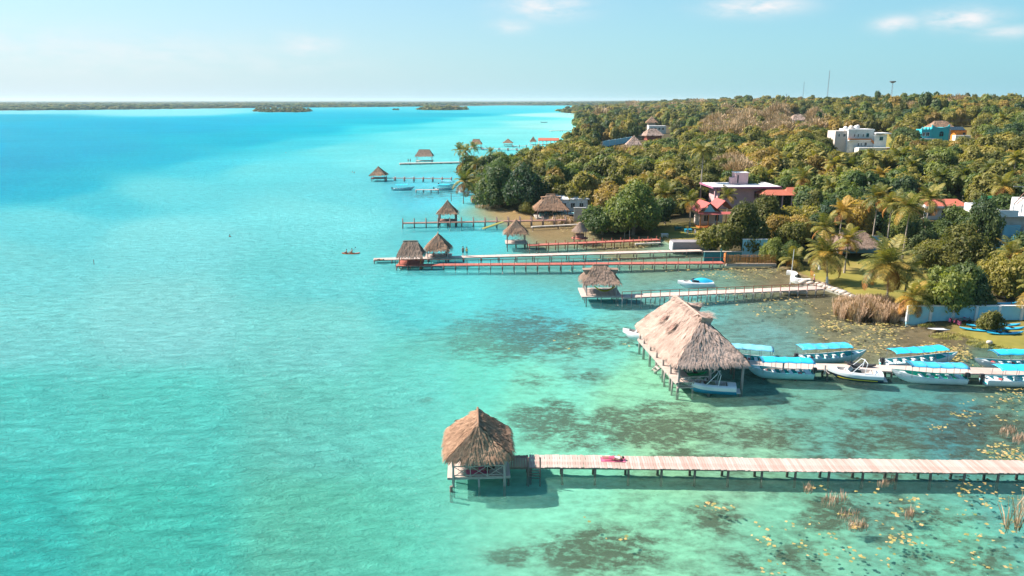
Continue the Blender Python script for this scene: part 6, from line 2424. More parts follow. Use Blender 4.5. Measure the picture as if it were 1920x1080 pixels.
# half built white house at the right edge
bv = G(1885, 462, 1.5)
wh = thing('half_built_house', 'half built white two-storey house with arches, roof terrace and timber props', 'house', (bv.x, bv.y, 1.0), -.04)
bx(wh, 'wall', 'cream_wall', (2.5, 4.5, 3.2), (12.0, 6.5, 5.6))
bx(wh, 'terrace_slab', 'white_paint', (2.3, 4.2, 6.08), (13.0, 7.8, .2))
bx(wh, 'wall', 'blue_and_shaded_wall', (-3.4, .7, 1.6), (3.4, .3, 3.6))
bx(wh, 'wall', 'blue_and_shaded_wall', (1.2, .9, 2.2), (3.0, .3, 4.4))
bx(wh, 'wall', 'white_wall', (5.2, .4, 1.8), (4.4, .3, 4.6))
for (c_, s_) in (((-4.1, 4.2, 6.9), (.25, 7.4, 1.5)), ((-1.2, .42, 6.7), (5.6, .22, 1.1)), ((-2.0, 8.0, 6.9), (4.2, .25, 1.5))):
    bx(wh, 'parapet', 'white_paint', c_, s_)
b = MB()
b.poly([(-2.6, .2, 7.4), (.2, .2, 5.9), (.2, .35, 5.9), (-2.6, .35, 7.4)])
b.beam((-2.6, 1.8, 7.6), (1.0, 1.8, 6.0), .2, .5)
b.build('stair_wall', M['white_paint'], wh)
up_ = bx(wh, 'upper_wall', 'white_wall', (5.4, 3.6, 7.6), (4.2, 4.4, 2.9))
win(wh, 5.0, 1.36, 6.9, 1.5, 1.1, arch=True)
win(wh, -2.4, 1.2, 3.9, .9, .9, arch=True)
win(wh, 4.4, 1.2, 3.9, .9, .9)
for x in (.9, 2.4):
    bx(wh, 'column', 'white_paint', (x, 1.0, 7.2), (.22, .22, 2.2))
for (p0, p1) in (((3.2, .8, 6.2), (3.4, .8, 12.2)), ((1.8, 2.0, 9.3), (7.5, 2.0, 9.5)), ((.9, 1.0, 8.3), (3.4, .8, 11.8)), ((1.6, 1.2, 8.3), (4.6, .9, 11.9)), ((.2, .8, 11.6), (6.4, .8, 11.4)), ((6.0, .8, 9), (6.1, .8, 11.6))):
    b = MB()
    b.beam(p0, p1, .13)
    b.build('timber_prop', M['deck_brown' if p0[2] < 9 else 'post_pale'], wh)
ld = thing('ladder', 'pale ladder leaning on the half built house beside the blue water tank', 'ladder', (bv.x + 3.6, bv.y - .25, 1.0), -.04)
for s in (-.3, .3):
    b = MB()
    b.beam((s, -.5, 0), (s, .35, 4.8), .07)
    b.build('stile', M['post_pale'], ld)
for i in range(11):
    z = .4 + i * .4
    b = MB()
    b.beam((-.3, -.5 + .85 * z / 4.8, z), (.3, -.5 + .85 * z / 4.8, z), .05)
    b.build('rung', M['post_pale'], ld)
tk = thing('water_tank', 'bright blue plastic water tank in front of the half built house', 'water tank', (bv.x + 1.2, bv.y - .6, 1.0))
b = MB()
b.lathe((0, 0, .9), [(.95, 0), (.98, .5), (.93, .55), (.98, .6), (.98, 1.2), (.93, 1.25), (.96, 1.3), (.85, 1.6), (.35, 1.85), (.3, 2.0)], 18)
b.build('body', M['tank_blue'], tk, True)
bx(tk, 'plinth', 'blue_and_shaded_wall', (0, 0, .25), (3.4, 2.2, 1.3))
b = MB()
for k in range(4):
    b.box((-2.2 - k * .05, -.8, .3 + .1 * k), (5, .12, .1))
b.build('step', M['blue_and_shaded_wall'], tk)
gw = bx(wh, 'green_mesh', 'kayak_green', (-.6, 7.2, 8.4), (2.0, .05, 1.3))

# red and white flat roof among the palms
rv_ = at_ground(1770, 412)
rw = thing('red_roofed_house', 'low white house with a flat orange-red roof half hidden by palms', 'house', (rv_.x, rv_.y + 3, rv_.z), .02)
bx(rw, 'wall', 'white_wall', (0, 0, 1.4), (9.0, 5, 3.4))
b = MB()
b.poly([(-4.9, -3.6, 3.2), (4.9, -3.6, 3.2), (4.4, .5, 4.3), (-4.4, .5, 4.3)])
b.poly([(4.9, 3.4, 3.2), (-4.9, 3.4, 3.2), (-4.4, .5, 4.3), (4.4, .5, 4.3)])
b.build('roof', M['tile_roof'], rw)
bx(rw, 'fascia', 'white_paint', (0, -3.62, 2.95), (9.9, .1, .5))
for x in (-3, 0, 3):
    win(rw, x, -2.55, .8, 1.2, 1.3)

# white villa
vv = at_ground(1612, 284)
DV = 1
wvl = thing('white_villa', 'big white two-storey villa with roof domes and an orange-trimmed balcony', 'villa', (vv.x, vv.y, vv.z), .02)
k_ = vv.y * 1.02 / FPX      # metres per photograph pixel there
def vb(name, mat, px0, px1, pyt, pyb, y, dep):
    x0, x1 = (px0 - 1612) * k_, (px1 - 1612) * k_
    z0, z1 = (284 - pyb) * k_, (284 - pyt) * k_
    return bx(wvl, name, mat, ((x0 + x1) / 2, y + dep / 2, (z0 + z1) / 2), (x1 - x0, dep, z1 - z0))
vb('wall', 'white_wall', 1588, 1634, 247, 290, 0, 9)
vb('wall', 'cream_wall', 1567, 1588, 248, 292, 1.5, 8)
vb('wall', 'white_wall', 1634, 1656, 254, 292, -1.2, 7)
vb('parapet', 'white_paint', 1587, 1635, 244.5, 247, -.1, 9.2)
vb('roof_slab', 'white_paint', 1634, 1662, 251, 253, -2, 8)
vb('balcony', 'wood_orange', 1588, 1628, 261, 263, -1.3, 1.4)
vb('balcony_wall', 'white_paint', 1588, 1628, 263.2, 265, -1.25, 1.3)
vb('terrace', 'white_wall', 1600, 1662, 276, 290, -5, 4)
vb('brown_gate', 'deck_brown', 1650, 1664, 277, 291, -5.3, .2)
for (px, pyb, w_, h_) in [(1599, 258, 2.4, 5), (1606, 258, 2.4, 5), (1615, 258, 2.4, 5), (1623, 258, 4.5, 6), (1608, 274, 3, 5), (1613, 274, 2.4, 5), (1621, 274, 4, 6)]:
    win(wvl, (px - 1612) * k_, -.06, (284 - pyb) * k_, w_ * k_, h_ * k_, frame='turquoise' if w_ > 4 else 'white_paint')
for (px, pyb, w_, h_) in [(1574, 258, 3, 5), (1584, 258, 5, 5)]:
    win(wvl, (px - 1612) * k_, 1.44, (284 - pyb) * k_, w_ * k_, h_ * k_)
win(wvl, (1646 - 1612) * k_, -1.26, (284 - 264) * k_, 6 * k_, 6 * k_, frame='turquoise')
for (px, pz, r_) in [(1588, 244, 1.0), (1598, 243, 1.1), (1607, 243, 1.1)]:
    b = MB()
    b.ell(((px - 1612) * k_, 3.5, (284 - pz) * k_), (r_, r_, r_ * 1.1), 12, 8)
    b.build('dome', M['white_paint' if px != 1598 else 'cream_wall'], wvl, True)
tkk = MB()
tkk.lathe(((1615 - 1612) * k_, 6, (284 - 245) * k_), [(.9, 0), (.95, 1.2), (.6, 1.7), (.3, 1.9)], 12)
tkk.build('roof_tank', M['cream_wall'], wvl, True)
b = MB()
b.beam(((1628 - 1612) * k_, -.9, (284 - 263) * k_), ((1638 - 1612) * k_, -.9, (284 - 272) * k_), .3, .8)
b.build('stair', M['wood_orange'], wvl)

# turquoise house, its thatched neighbour, the orange house
tv = at_ground(1752, 274)
th_ = thing('turquoise_house', 'bright turquoise house with a scalloped horned parapet', 'house', (tv.x, tv.y, tv.z), -.03)
k_ = tv.y * 1.02 / FPX
H = lambda py: (274 - py) * k_
X = lambda px: (px - 1752) * k_
bx(th_, 'wall', 'turquoise', ((X(1726) + X(1745)) / 2, 2.5, H(262)), (X(1745) - X(1726), 5, H(243) * 1.0 + 1))
bx(th_, 'wall', 'turquoise', ((X(1745) + X(1776)) / 2, 4.2, H(260)), (X(1776) - X(1745), 7, H(243) + 1.5))
bx(th_, 'side_wall', 'concrete', (X(1777.5), 4.2, H(260) - .2), (.5, 6.8, H(244) + 1))
hz_ = H(260) + (H(243) + 1.5) / 2
for i, px in enumerate((1745.6, 1775.4)):
    b = MB()
    b.beam((X(px), .75, hz_ - .1), (X(px), .75, hz_ + 1.2), .5)
    b.build('horn', M['turquoise'], th_)
b = MB()
pts = []
for i in range(13):
    u = i / 12
    pts.append((X(1745) + (X(1776) - X(1745)) * u, hz_ + 1.1 * (abs(2 * u - 1) ** 2.2)))
for i in range(12):
    (xa, za), (xb, zb) = pts[i], pts[i + 1]
    b.poly([(xa, .6, hz_ - .1), (xb, .6, hz_ - .1), (xb, .6, zb), (xa, .6, za)])
    b.poly([(xa, .9, hz_ - .1), (xa, .9, za), (xb, .9, zb), (xb, .9, hz_ - .1)])
    b.poly([(xa, .6, za), (xb, .6, zb), (xb, .9, zb), (xa, .9, za)])
b.build('parapet', M['turquoise'], th_)
hz2 = H(262) + (H(243) + 1) / 2
for px in (1727, 1733, 1739, 1744):
    b = MB()
    b.lathe((X(px), .25, hz2 - .05), [(.45, 0), (.4, .5), (.1, 1.1)], 6)
    b.build('merlon', M['turquoise'], th_)
for (px, w_) in ((1730, 1.0), (1737, 1.4)):
    win(th_, X(px), -.06, H(256), w_, 1.5)
win(th_, X(1763), .64, H(257), 1.8, 1.4, arch=True, frame='turquoise')
bx(th_, 'balcony', 'white_paint', (X(1738), -.6, H(261)), (X(1752) - X(1726), 1.2, .5))
t2 = at_ground(1776, 262)
tr_ = thing('thatched_house', 'broad brown thatched roof rising behind the turquoise house', 'house', (t2.x, t2.y + 8, t2.z), .1)
thatched_roof(tr_, 13, 10, 4.6, 8.6, 5.5, 'x', 'thatch_brown', 6, seed=41, strw=.16, sl=1.2)
bx(tr_, 'wall', 'cream_wall', (0, 0, 2.2), (10.5, 7.5, 4.6))
t3 = at_ground(1803, 262)
oh = thing('orange_house', 'small orange house with dark roof right of the turquoise one', 'house', (t3.x, t3.y + 3, t3.z), -.1)
bx(oh, 'wall', 'orange_wall', (0, 0, 1.8), (4.6, 5, 5.0))
gable(oh, -5.0, 1.4, -3.2, 3.6, 4.4, 5.8, 'x', 'glass_dark')
bx(oh, 'carport', 'white_wall', (-.5, -4.2, .8), (6.6, 3.0, 2.6))
bx(oh, 'window', 'glass_dark', (1.2, -2.55, 2.6), (1.0, .1, 1.2))
# others far back
t4 = at_ground(1494, 234)
o4 = thing('thatched_house', 'distant pinkish thatched house low in the forest, left of the thin mast', 'house', (t4.x, t4.y, t4.z), .1)
thatched_roof(o4, 12, 9, 4.2, 8.2, 5, 'x', 'thatch_pale', 5, seed=42, strw=.2, sl=1.3)
bx(o4, 'wall', 'blue_and_shaded_wall', (0, 0, 2.0), (9.5, 6.5, 4.4))
t5 = at_ground(1222, 262)
o5 = thing('thatched_house', 'large brown thatched house on the slope behind the point, under a white house', 'house', (t5.x, t5.y, t5.z), .3)
thatched_roof(o5, 13, 10, 3.6, 7.6, 6, 'x', 'thatch_pale', 6, seed=43, strw=.18, sl=1.3)
bx(o5, 'wall', 'deck_red', (0, 0, 1.6), (11, 8, 4.0))
t6 = at_ground(1234, 252)
o6 = thing('white_house', 'white flat-roofed house above the large brown thatched house on the slope', 'house', (t6.x, t6.y + 8, t6.z), .05)
bx(o6, 'wall', 'white_wall', (0, 0, 3.0), (14, 7, 6.5))
bx(o6, 'parapet', 'white_paint', (0, 0, 6.4), (14.4, 7.4, .4))
for x in (-4.5, -1.5, 1.5, 4.5):
    win(o6, x, -3.55, 3.4, 1.5, 1.6)
t7 = at_ground(1188, 280)
o7 = thing('thatched_hut', 'pointed pale thatched hut on the slope at the end of the pale boundary wall', 'thatched hut', (t7.x, t7.y, t7.z))
thatched_roof(o7, 8, 8, 3.2, 7.8, .4, 'y', 'thatch_pale', 7, seed=44, strw=.16, sl=1.2)
posts_under(o7, [(-3, -3), (3, -3), (3, 3), (-3, 3)], 3.5, .16, 'post_pale', -.5)
a_ = at_ground(1130, 276)
c_ = at_ground(1184, 266)
L = (Vector(c_) - Vector(a_)).length
ww = thing('boundary_wall', 'pale blue boundary wall crossing the trees behind the wooded point', 'wall', tuple(a_), math.atan2(c_.y - a_.y, c_.x - a_.x))
bx(ww, 'wall', 'blue_and_shaded_wall', (L / 2, 0, 1.2), (L, .3, 4.6))
for k in range(6):
    bx(ww, 'pier', 'white_wall', (k * L / 5, -.02, 1.3), (.5, .44, 5.0))
t8 = at_ground(1232, 240)
o8 = thing('thatched_hut', 'small far pointed thatched hut behind the white house on the slope', 'thatched hut', (t8.x, t8.y + 30, t8.z))
thatched_roof(o8, 10, 10, 5, 10.5, .4, 'y', 'thatch_brown', 4, seed=45, strw=.25, sl=1.5)
bx(o8, 'wall', 'cream_wall', (0, 0, 2.5), (7, 7, 5))

# masts against the sky
for (px, pyt, pyb, dist, lab, dish) in [(1532, 137, 189, 1100, 'tall thin lattice radio mast on the skyline, the tallest of them', 0), (1648, 155, 189, 900, 'telephone mast with a wide dish head on the skyline', 1),
                                  (1458, 177, 192, 700, 'short dark spike mast at the left of the skyline', 0), (1488, 156, 189, 1500, 'faint thin mast between the spike and the tall mast', 0)]:
    x = (px - 960) / FPX * dist * 1.0
    zt = HCAM + (188 - pyt) / FPX * dist * 1.03
    z0 = gh(x, dist)
    ms = thing('radio_mast', lab, 'mast', (x, dist, z0))
    w_ = (.9, 1.1, .5, .7)[[1532, 1648, 1458, 1488].index(px)]
    b = MB()
    for s in ((-w_, -w_), (w_, -w_), (0, w_)):
        b.beam((s[0], s[1], -1), (s[0] * .4, s[1] * .4, zt - z0), .14)
    b.build('leg', M['metal'], ms)
    b = MB()
    nb = int((zt - z0) / 2.5)
    for k in range(nb):
        f0, f1 = 1 - .6 * k / nb, 1 - .6 * (k + 1) / nb
        za, zb = k * 2.5, (k + 1) * 2.5
        cs = [(-w_, -w_), (w_, -w_), (0, w_)]
        for j in range(3):
            p, q = cs[j], cs[(j + 1) % 3]
            b.beam((p[0] * f0, p[1] * f0, za), (q[0] * f1, q[1] * f1, zb), .09)
    b.build('lattice', M['post_red' if k % 2 else 'metal'], ms)
    if dish:
        b = MB()
        b.lathe((0, 0, zt - z0 - 2.5), [(1.0, 0), (3.4, 1.2), (3.6, 2.2), (2.2, 2.4)], 10)
        b.build('antenna_head', M['metal'], ms)
up = at_ground(1915, 262)
pl = thing('utility_pole', 'pale concrete utility pole at the right edge below the skyline', 'utility pole', tuple(up))
b = MB()
b.tube([(0, 0, -1), (0, 0, 10)], [.28, .18], 7)
b.build('pole', M['post_pale'], pl)
b = MB()
b.box((0, 0, 9.4), (2.4, .15, .15))
b.build('crossarm', M['post_pale'], pl)
u2 = at_ground(1704, 268)
pl2 = thing('utility_pole', 'short grey utility pole left of the turquoise house', 'utility pole', tuple(u2))
b = MB()
b.tube([(0, 0, -1), (0, 0, 8)], [.28, .2], 7)
b.build('pole', M['post_pale'], pl2)
b = MB()
b.box((0, 0, 7.4), (1.6, .5, .8))
b.build('transformer', M['metal'], pl2)
for k, dz in enumerate((9.5, 8.9)):
    w0, w1 = Vector((up.x, up.y, up.z + dz)), Vector((u2.x - 30, u2.y + 10, u2.z + dz))
    b = MB()
    b.tube([w0.lerp(w1, i / 14) - Vector((0, 0, 3 * (i / 14) * (1 - i / 14))) for i in range(15)], .035, 4)
    cw_ = b.build('power_cable', M['black'])
    tag(cw_, ('upper' if k == 0 else 'lower') + ' power cable crossing the forest from the pale utility pole', 'cable')


for (q0, q1, lb) in [((1405, 693, .9), (1440, 690, .65), 'mooring rope from the bow of the first near launch to the beige jetty'), ((1673, 700, .95), (1700, 696, .65), 'mooring rope from the bow of the bright green launch to the beige jetty'),
                     ((1556, 700, .6), (1548, 693, .65), 'mooring rope at the bow of the wakeboard boat'), ((1610, 669, .9), (1592, 681, .65), 'mooring rope from the far launch with raised bow to the beige jetty')]:
    rope(lb, G(*q0), G(*q1), .12)


# ------------------------------------------------------------------ 9. people
def person(label, loc, rz, pose, top='white_cloth', bottom='dark_cloth', skin='skin', hat=None, cat='person', scl=1.0):
    """pose: joint positions for one body grown as a single skinned surface"""
    t = thing('person', label, cat, loc, rz)
    J = pose
    names = ['pelvis', 'waist', 'chest', 'neck', 'head', 'headtop', 'ls', 'le', 'lw', 'lhd', 'rs', 're', 'rw', 'rhd', 'lh', 'lk', 'la', 'lt', 'rh', 'rk', 'ra', 'rt']
    rad = dict(pelvis=.13, waist=.115, chest=.14, neck=.055, head=.095, headtop=.075, ls=.06, le=.042, lw=.032, lhd=.03, rs=.06, re=.042, rw=.032, rhd=.03,
               lh=.085, lk=.06, la=.042, lt=.035, rh=.085, rk=.06, ra=.042, rt=.035)
    edges = [('pelvis', 'waist'), ('waist', 'chest'), ('chest', 'neck'), ('neck', 'head'), ('head', 'headtop'), ('chest', 'ls'), ('ls', 'le'), ('le', 'lw'), ('lw', 'lhd'), ('chest', 'rs'), ('rs', 're'), ('re', 'rw'), ('rw', 'rhd'),
             ('pelvis', 'lh'), ('lh', 'lk'), ('lk', 'la'), ('la', 'lt'), ('pelvis', 'rh'), ('rh', 'rk'), ('rk', 'ra'), ('ra', 'rt')]

    def skinned(nm, keep, ed, k, mat):
        me = bpy.data.meshes.new(nm)
        idx = {n_: i for i, n_ in enumerate(keep)}
        me.from_pydata([tuple(Vector(J[n_]) * scl) for n_ in keep], [(idx[a], idx[b_]) for a, b_ in ed], [])
        o = bpy.data.objects.new(nm, me)
        COL.objects.link(o)
        o.parent = t
        o.modifiers.new('skin', 'SKIN').use_smooth_shade = True
        for n_, i in idx.items():
            r_ = rad[n_] * k * scl
            me.skin_vertices[0].data[i].radius = (r_, r_ * .85)
            me.skin_vertices[0].data[i].use_root = (i == 0)
        o.modifiers.new('sub', 'SUBSURF').levels = 1
        me.materials.append(M[mat])
        return o
    skinned('body', names, edges, 1.0, skin)
    tk_ = ['waist', 'chest', 'pelvis', 'ls', 'rs']
    if top:
        skinned('shirt', tk_, [('waist', 'chest'), ('pelvis', 'waist'), ('chest', 'ls'), ('chest', 'rs')], 1.16, top)
    if bottom:
        skinned('trousers', ['pelvis', 'lh', 'lk', 'rh', 'rk'], [('pelvis', 'lh'), ('lh', 'lk'), ('pelvis', 'rh'), ('rh', 'rk')], 1.2, bottom)
    b = MB()
    hp = (Vector(J['head']) * .6 + Vector(J['headtop']) * .4) * scl + Vector((0, .03, .03))
    b.ell(hp, (.115 * scl, .12 * scl, .115 * scl), 8, 6)
    b.build('hair' if not hat else 'hat', M[hat or 'hair'], t, True)
    b = MB()
    hd = Vector(J['head']) * scl
    b.ell(hd + Vector((0, -.085 * scl, .0)), (.02, .03, .025), 5, 4)
    b.build('nose', M[skin], t)
    return t


STAND = dict(pelvis=(0, 0, .95), waist=(0, 0, 1.1), chest=(0, 0, 1.32), neck=(0, 0, 1.48), head=(0, -.02, 1.6), headtop=(0, 0, 1.7), ls=(-.19, 0, 1.4), le=(-.26, .02, 1.12), lw=(-.24, -.1, .9), lhd=(-.23, -.14, .82),
             rs=(.19, 0, 1.4), re=(.27, .02, 1.12), rw=(.2, -.14, .98), rhd=(.16, -.2, .95), lh=(-.1, 0, .88), lk=(-.11, -.03, .48), la=(-.12, 0, .08), lt=(-.12, -.14, .04), rh=(.1, 0, .88), rk=(.12, -.02, .48), ra=(.13, .02, .08), rt=(.14, -.12, .04))
LIE = {k: (v[2] - .85, v[0] * 1.1, .14 + max(0, -v[1]) * .6) for k, v in STAND.items()}
LIE.update(lhd=(-.02, -.35, .08), rhd=(.5, .42, .1), re=(.5, .42, .08), rw=(.72, .3, .1))
SIT = dict(STAND)
SIT.update({k: (v[0], v[1], v[2] - .8) for k, v in STAND.items()})
SIT.update(lh=(-.1, -.05, .12), lk=(-.14, -.48, .3), la=(-.14, -.8, .1), lt=(-.14, -.92, .1), rh=(.1, -.05, .12), rk=(.14, -.48, .3), ra=(.14, -.8, .1), rt=(.14, -.92, .1), le=(-.32, -.1, .38), lw=(-.3, -.34, .42), lhd=(-.28, -.42, .44), re=(.32, -.1, .38), rw=(.3, -.34, .42), rhd=(.28, -.42, .44))

g1 = G(868, 481, .62)
person('dark-haired person standing on the white jetty, left one of the two', (g1.x, g1.y + .5, .65), .4, STAND, 'dark_cloth', 'dark_cloth')
g1 = G(875, 482, .62)
person('person in light top standing on the white jetty, right one of the two', (g1.x, g1.y + .5, .65), -.5, STAND, 'yellow_cloth', 'teal_cloth')
g1 = G(1149, 862, .7)
tw_ = thing('towel', 'bright pink towel spread under the sunbather on the boardwalk', 'towel', (g1.x, g1.y, .70), -.05)
b = MB()
for i in range(8):
    for j in range(3):
        x0, y0 = -.95 + i * .24, -.36 + j * .24
        z_ = lambda a_, c_: .012 + .012 * math.sin(a_ * 7 + c_ * 3)
        b.poly([(x0, y0, z_(x0, y0)), (x0 + .24, y0, z_(x0 + .24, y0)), (x0 + .24, y0 + .24, z_(x0 + .24, y0 + .24)), (x0, y0 + .24, z_(x0, y0 + .24))])
b.build('cloth', M['pink_cloth'], tw_)
person('sunbather in a white top lying on a pink towel on the boardwalk', (g1.x, g1.y, .72), -.05, LIE, 'white_cloth', 'pink_cloth')
g1 = G(903, 884, 1.1)
person('person in dark clothes lying in the shade of the nearest hut', (-2.2, 50.9, .85), .1, LIE, 'dark_cloth', 'pink_cloth')
tw_ = thing('towel', 'pink towel on the deck of the nearest hut behind the railing', 'towel', (-2.6, 50.7, .83), .1)
b = MB()
b.box((0, 0, .01), (1.7, .7, .02))
b.build('cloth', M['pink_cloth'], tw_)
g1 = G(710, 485, 1.05)
person('bather lying at the outer tip of the white jetty', (g1.x, g1.y + .4, .66), 0, LIE, 'wood_orange', 'dark_cloth')
g1 = G(812, 480, 1.0)
person('person in a red top sitting inside the hut on the white jetty', (g1.x, g1.y + 1.2, .68), .3, SIT, 'cushion_red', 'dark_cloth')
g1 = G(836, 478, 1.0)
person('person in dark top sitting at the right side of the hut on the white jetty', (g1.x, g1.y + 1.2, .68), -.6, SIT, 'dark_cloth', 'dark_cloth')
kc = G(658, 476, 0)
ky_ = kayak('kayak', 'orange-red kayak out on the lagoon left of the jetties', (kc.x, kc.y), .08, 3.4, 'kayak_orange', z=-.08)
person('kayaker in a dark top paddling the orange-red kayak', (kc.x + .2, kc.y, .08), -1.5, SIT, 'dark_cloth', 'wood_orange')
person('second bather leaning back in the front of the orange-red kayak', (kc.x - .8, kc.y, .08), -1.5, SIT, 'wood_orange', 'dark_cloth', scl=.85)
pd = thing('paddle', 'double-ended dark paddle held across the orange-red kayak', 'paddle', (kc.x + .4, kc.y - .1, .55), 1.3)
b = MB()
b.tube([(-1.0, 0, -.2), (1.0, 0, .45)], .02, 5)
b.build('shaft', M['black'], pd)
for s in (-1, 1):
    b = MB()
    b.box((s * 1.1, 0, .12 + s * .36), (.38, .04, .16))
    b.build('blade', M['black'], pd)
g1 = G(1077, 449, 1.0)
person('person in black standing left of the round kiosk', (g1.x, g1.y + .8, .83), .2, SIT, 'dark_cloth', 'dark_cloth')
g1 = G(1530, 537, 1.0)
person('person in a pale pink shirt at the shore end of the railed jetty', (g1.x, g1.y + .9, .83), 1.2, STAND, 'pink_cloth', 'dark_cloth', hat='white_cloth')
for (px, py, lab) in [(1289, 444, 'person in a white shirt on the small lawn, left of the pair'), (1303, 443, 'person in a white shirt on the small lawn, right of the pair')]:
    g1 = at_ground(px, py)
    person(lab, tuple(g1), rnd.uniform(0, 3), STAND, 'white_cloth', 'white_cloth')
for (px, py, lab) in [(765, 305, 'person standing on the stone quay left of the long-ridged pavilion'), (769, 305, 'second person on the stone quay, next to the other')]:
    g1 = G(px, py, .7)
    person(lab, (g1.x, g1.y + .8, .7), rnd.uniform(0, 3), STAND, 'dark_cloth', 'dark_cloth')
for (px, py, lab) in [(661, 323, 'swimmer in red, left of two, out in front of the lone hut'), (665, 324, 'swimmer in red, right of two, out in front of the lone hut'), (536, 287, 'lone swimmer far out where the deep blue water begins'), (431, 444, 'lone swimmer in the open turquoise water at centre left')]:
    g1 = G(px, py, 0)
    person(lab, (g1.x, g1.y, -1.25), rnd.uniform(0, 3), STAND, 'cushion_red' if 'red' in lab else 'dark_cloth', 'dark_cloth', scl=1.0)
mk = thing('marker_stake', 'thin dark stake standing alone in the left of the lagoon', 'stake', (*Gxy(176, 496, 0), 0))
b = MB()
b.tube([(0, 0, -1.5), (.05, 0, .9)], .05, 5)
b.build('stake', M['post'], mk)
# furniture on the small lawn
for (px, py, w_, mt, lab) in [(1246, 445, 1.4, 'white_cloth', 'white box-like bench at the left edge of the small lawn'), (1290, 436, 1.5, 'kayak_blue', 'blue garden table on the small lawn'), (1272, 432, 1.7, 'teal_cloth', 'dark teal garden chairs set under the trees behind the small lawn')]:
    g1 = at_ground(px, py)
    f_ = thing('garden_bench' if w_ < 1.5 else 'garden_table', lab, 'garden furniture', tuple(g1), .1)
    bx(f_, 'top', mt, (0, 0, .72), (w_, .9, .08))
    for sx in (-1, 1):
        for sy in (-1, 1):
            bx(f_, 'leg', mt, (sx * w_ * .42, sy * .36, .34), (.09, .09, .68))
    bx(f_, 'side_panel', mt, (0, .38, .4), (w_ * .8, .05, .5))


# ------------------------------------------------------------------ 10. reeds, lily pads, grass
def in_px(x, y):
    a, c = proj(np.array([[x, y]]))
    return float(a[0]), float(c[0])


def reeds(name, blobs, label, cat, mat, hmin, hmax, wd=.035, z0=-.3, lean=.18):
    q, rv = [], []
    for (px, py, rx, ry, n, hs) in blobs:
        for _ in range(n):
            a, r_ = rnd.uniform(0, 6.28), math.sqrt(rnd.random())
            v = G(px + math.cos(a) * r_ * rx, py + math.sin(a) * r_ * ry, 0)
            h_ = rnd.uniform(hmin, hmax) * hs * (1 - .35 * r_ ** 3)
            d = Vector((rnd.gauss(0, lean), rnd.gauss(0, lean), 1)).normalized()
            s = Vector((math.cos(a * 3), math.sin(a * 3), 0)) * wd * rnd.uniform(.6, 1.5)
            p0 = Vector((v.x, v.y, z0))
            p1 = p0 + d * h_ * .6
            p2 = p1 + (d + Vector((rnd.gauss(0, .15), rnd.gauss(0, .15), -.05))).normalized() * h_ * .4
            q.append([p0 - s, p0 + s, p1 + s, p1 - s])
            q.append([p1 - s * 1.3, p1 + s * 1.3, p2 + s * .6, p2 - s * .6])
            r2 = rnd.random()
            rv += [r2 * .7, min(1, r2 + .15)]
    o = new_obj(name, quads_mesh(name, [[tuple(v) for v in k] for k in q], rv, M[mat]))
    tag(o, label, cat, kind='stuff')
    return o


reeds('reed_bed', [(1618, 590, 42, 13, 5200, 1.0), (1660, 598, 34, 8, 2600, .85), (1580, 582, 18, 14, 1600, .75), (1650, 583, 30, 8, 1500, .9)], 'dense tan reed bed in the water in front of the stone sea wall', 'reeds', 'reed', 1.7, 3.1, .03)
reeds('reeds', [(896, 376, 14, 5, 700, .8), (1052, 413, 24, 6, 900, .6), (920, 388, 30, 3, 300, .5)], 'dry reed clumps along the wooded point and the pavilion shore', 'reeds', 'reed', 1.6, 2.6, .06)
reeds('reed_tufts', [(1516, 915, 9, 5, 70, .8), (1555, 938, 16, 10, 80, .8), (1575, 932, 14, 9, 60, .8), (1590, 965, 22, 9, 90, .7), (1604, 985, 16, 7, 80, .8), (1655, 905, 12, 4, 60, .6), (1706, 965, 8, 5, 90, .9), (1675, 900, 6, 4, 50, .7),
                     (1890, 808, 18, 8, 130, .7), (1912, 822, 14, 7, 110, .8), (1620, 985, 10, 6, 50, .7), (1663, 902, 10, 3, 50, .6)], 'sparse reddish reed tufts rising from the shallows around the boardwalk', 'reeds', 'reed_red', .5, 1.2, .013, lean=.14)
reeds('reeds', [(1888, 988, 4, 6, 16, 1.3), (1908, 985, 6, 8, 26, 1.3)], 'few pale tall reed stalks in the shallows at the right below the boardwalk', 'reeds', 'reed', 1.5, 2.2, .022, lean=.16)
reeds('shore_grass', [(1800, 632, 60, 8, 1500, .2), (1850, 645, 40, 10, 1500, .2), (1890, 655, 30, 10, 1200, .22), (1760, 600, 50, 6, 600, .3), (1740, 612, 20, 3, 300, .25)], 'tufts of green grass along the bank by the kayaks', 'grass', 'grass', .7, 1.5, .02, z0=0.1, lean=.35)

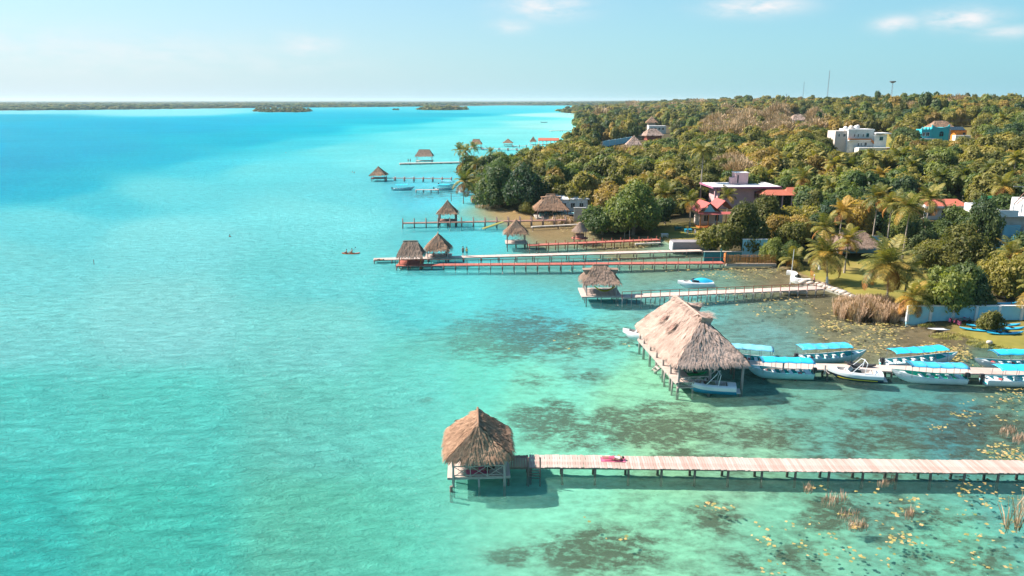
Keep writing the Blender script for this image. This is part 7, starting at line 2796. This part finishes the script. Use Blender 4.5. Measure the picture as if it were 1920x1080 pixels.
pads, prv = [], []
def pad_blob(px, py, rx, ry, n, size=.16, clump=3):
    for _ in range(int(n * (.42 if size > .16 else .5))):
        a, r_ = rnd.uniform(0, 6.28), math.sqrt(rnd.random())
        c0 = G(px + math.cos(a) * r_ * rx, py + math.sin(a) * r_ * ry, 0)
        for _k in range(rnd.randint(1, clump)):
            c = c0 + Vector((rnd.gauss(0, .35), rnd.gauss(0, .3), 0))
            s = size * rnd.uniform(.5, 1.35)
            rot = rnd.uniform(0, 6.28)
            z_ = .012 + rnd.random() * .02
            tl = rnd.gauss(0, .12)
            pads.append([(c.x + s * math.cos(rot + k * 1.571), c.y + s * math.sin(rot + k * 1.571), z_ + (.05 + tl * s if k == 1 else 0)) for k in range(4)])
            prv.append(min(1, max(0, rnd.gauss(.55, .25))))
for bb in [(1880, 845, 40, 14, 60), (1880, 855, 38, 12, 40), (1780, 870, 120, 30, 22), (1700, 930, 180, 40, 60), (1850, 920, 70, 25, 40), (1650, 1010, 250, 60, 75), (1340, 945, 30, 12, 14), (1680, 1012, 30, 10, 18), (1445, 1020, 20, 8, 6), (1450, 1068, 30, 8, 6),
           (1170, 1010, 40, 8, 6), (1150, 835, 60, 15, 4), (1850, 770, 70, 30, 40), (1900, 740, 30, 20, 60), (1890, 990, 30, 14, 14), (1600, 1010, 160, 40, 20), (1870, 1060, 60, 15, 10), (1095, 970, 12, 3, 2), (1770, 800, 60, 15, 10)]:
    pad_blob(*bb, size=.13, clump=4)
for bb in [(1760, 655, 45, 14, 420), (1790, 668, 30, 10, 200), (1640, 640, 60, 22, 260), (1570, 600, 30, 20, 200), (1660, 612, 60, 8, 220), (1560, 620, 40, 16, 120), (1400, 550, 90, 10, 130), (1340, 565, 60, 10, 50), (1460, 575, 60, 22, 130), (1300, 560, 90, 8, 60), (1400, 520, 60, 5, 120), (1380, 507, 40, 4, 120),
           (1330, 512, 20, 6, 70), (1440, 510, 40, 8, 90), (1250, 505, 80, 5, 60), (1180, 462, 40, 4, 130), (1210, 455, 26, 2.5, 140), (1130, 505, 50, 6, 30), (1050, 505, 60, 3, 30), (1160, 485, 60, 2, 40), (1060, 430, 30, 4, 50), (1500, 575, 60, 15, 90), (1480, 540, 25, 5, 40), (1820, 690, 40, 5, 30), (1230, 480, 60, 3, 20), (1110, 640, 80, 40, 16)]:
    pad_blob(*bb, size=.165, clump=2)
o = new_obj('lily_pads', quads_mesh('lily_pads', pads, prv, M['pad']))
tag(o, 'yellow and pale green lily pads and floating leaves scattered over the shallows', 'lily pads', kind='stuff')
#@@HAZE
# ------------------------------------------------------------------ air


hz = MB()
hz.box((2000, 9000 - 200, 10.0), (46000, 20000, 110.0))
haze = hz.build('haze', [bpy.data.materials.new('haze')], kind='stuff', label='thin pale blue air over the lagoon and the forest')
mh = haze.data.materials[0]
mh.use_nodes = True
mh.node_tree.nodes.clear()
ho = mh.node_tree.nodes.new('ShaderNodeOutputMaterial')
hv = mh.node_tree.nodes.new('ShaderNodeVolumePrincipled')
hv.inputs['Color'].default_value = (0.72, 0.93, 1.0, 1)
hv.inputs['Density'].default_value = 0.00005
hv.inputs['Anisotropy'].default_value = 0.2
mh.node_tree.links.new(hv.outputs[0], ho.inputs['Volume'])
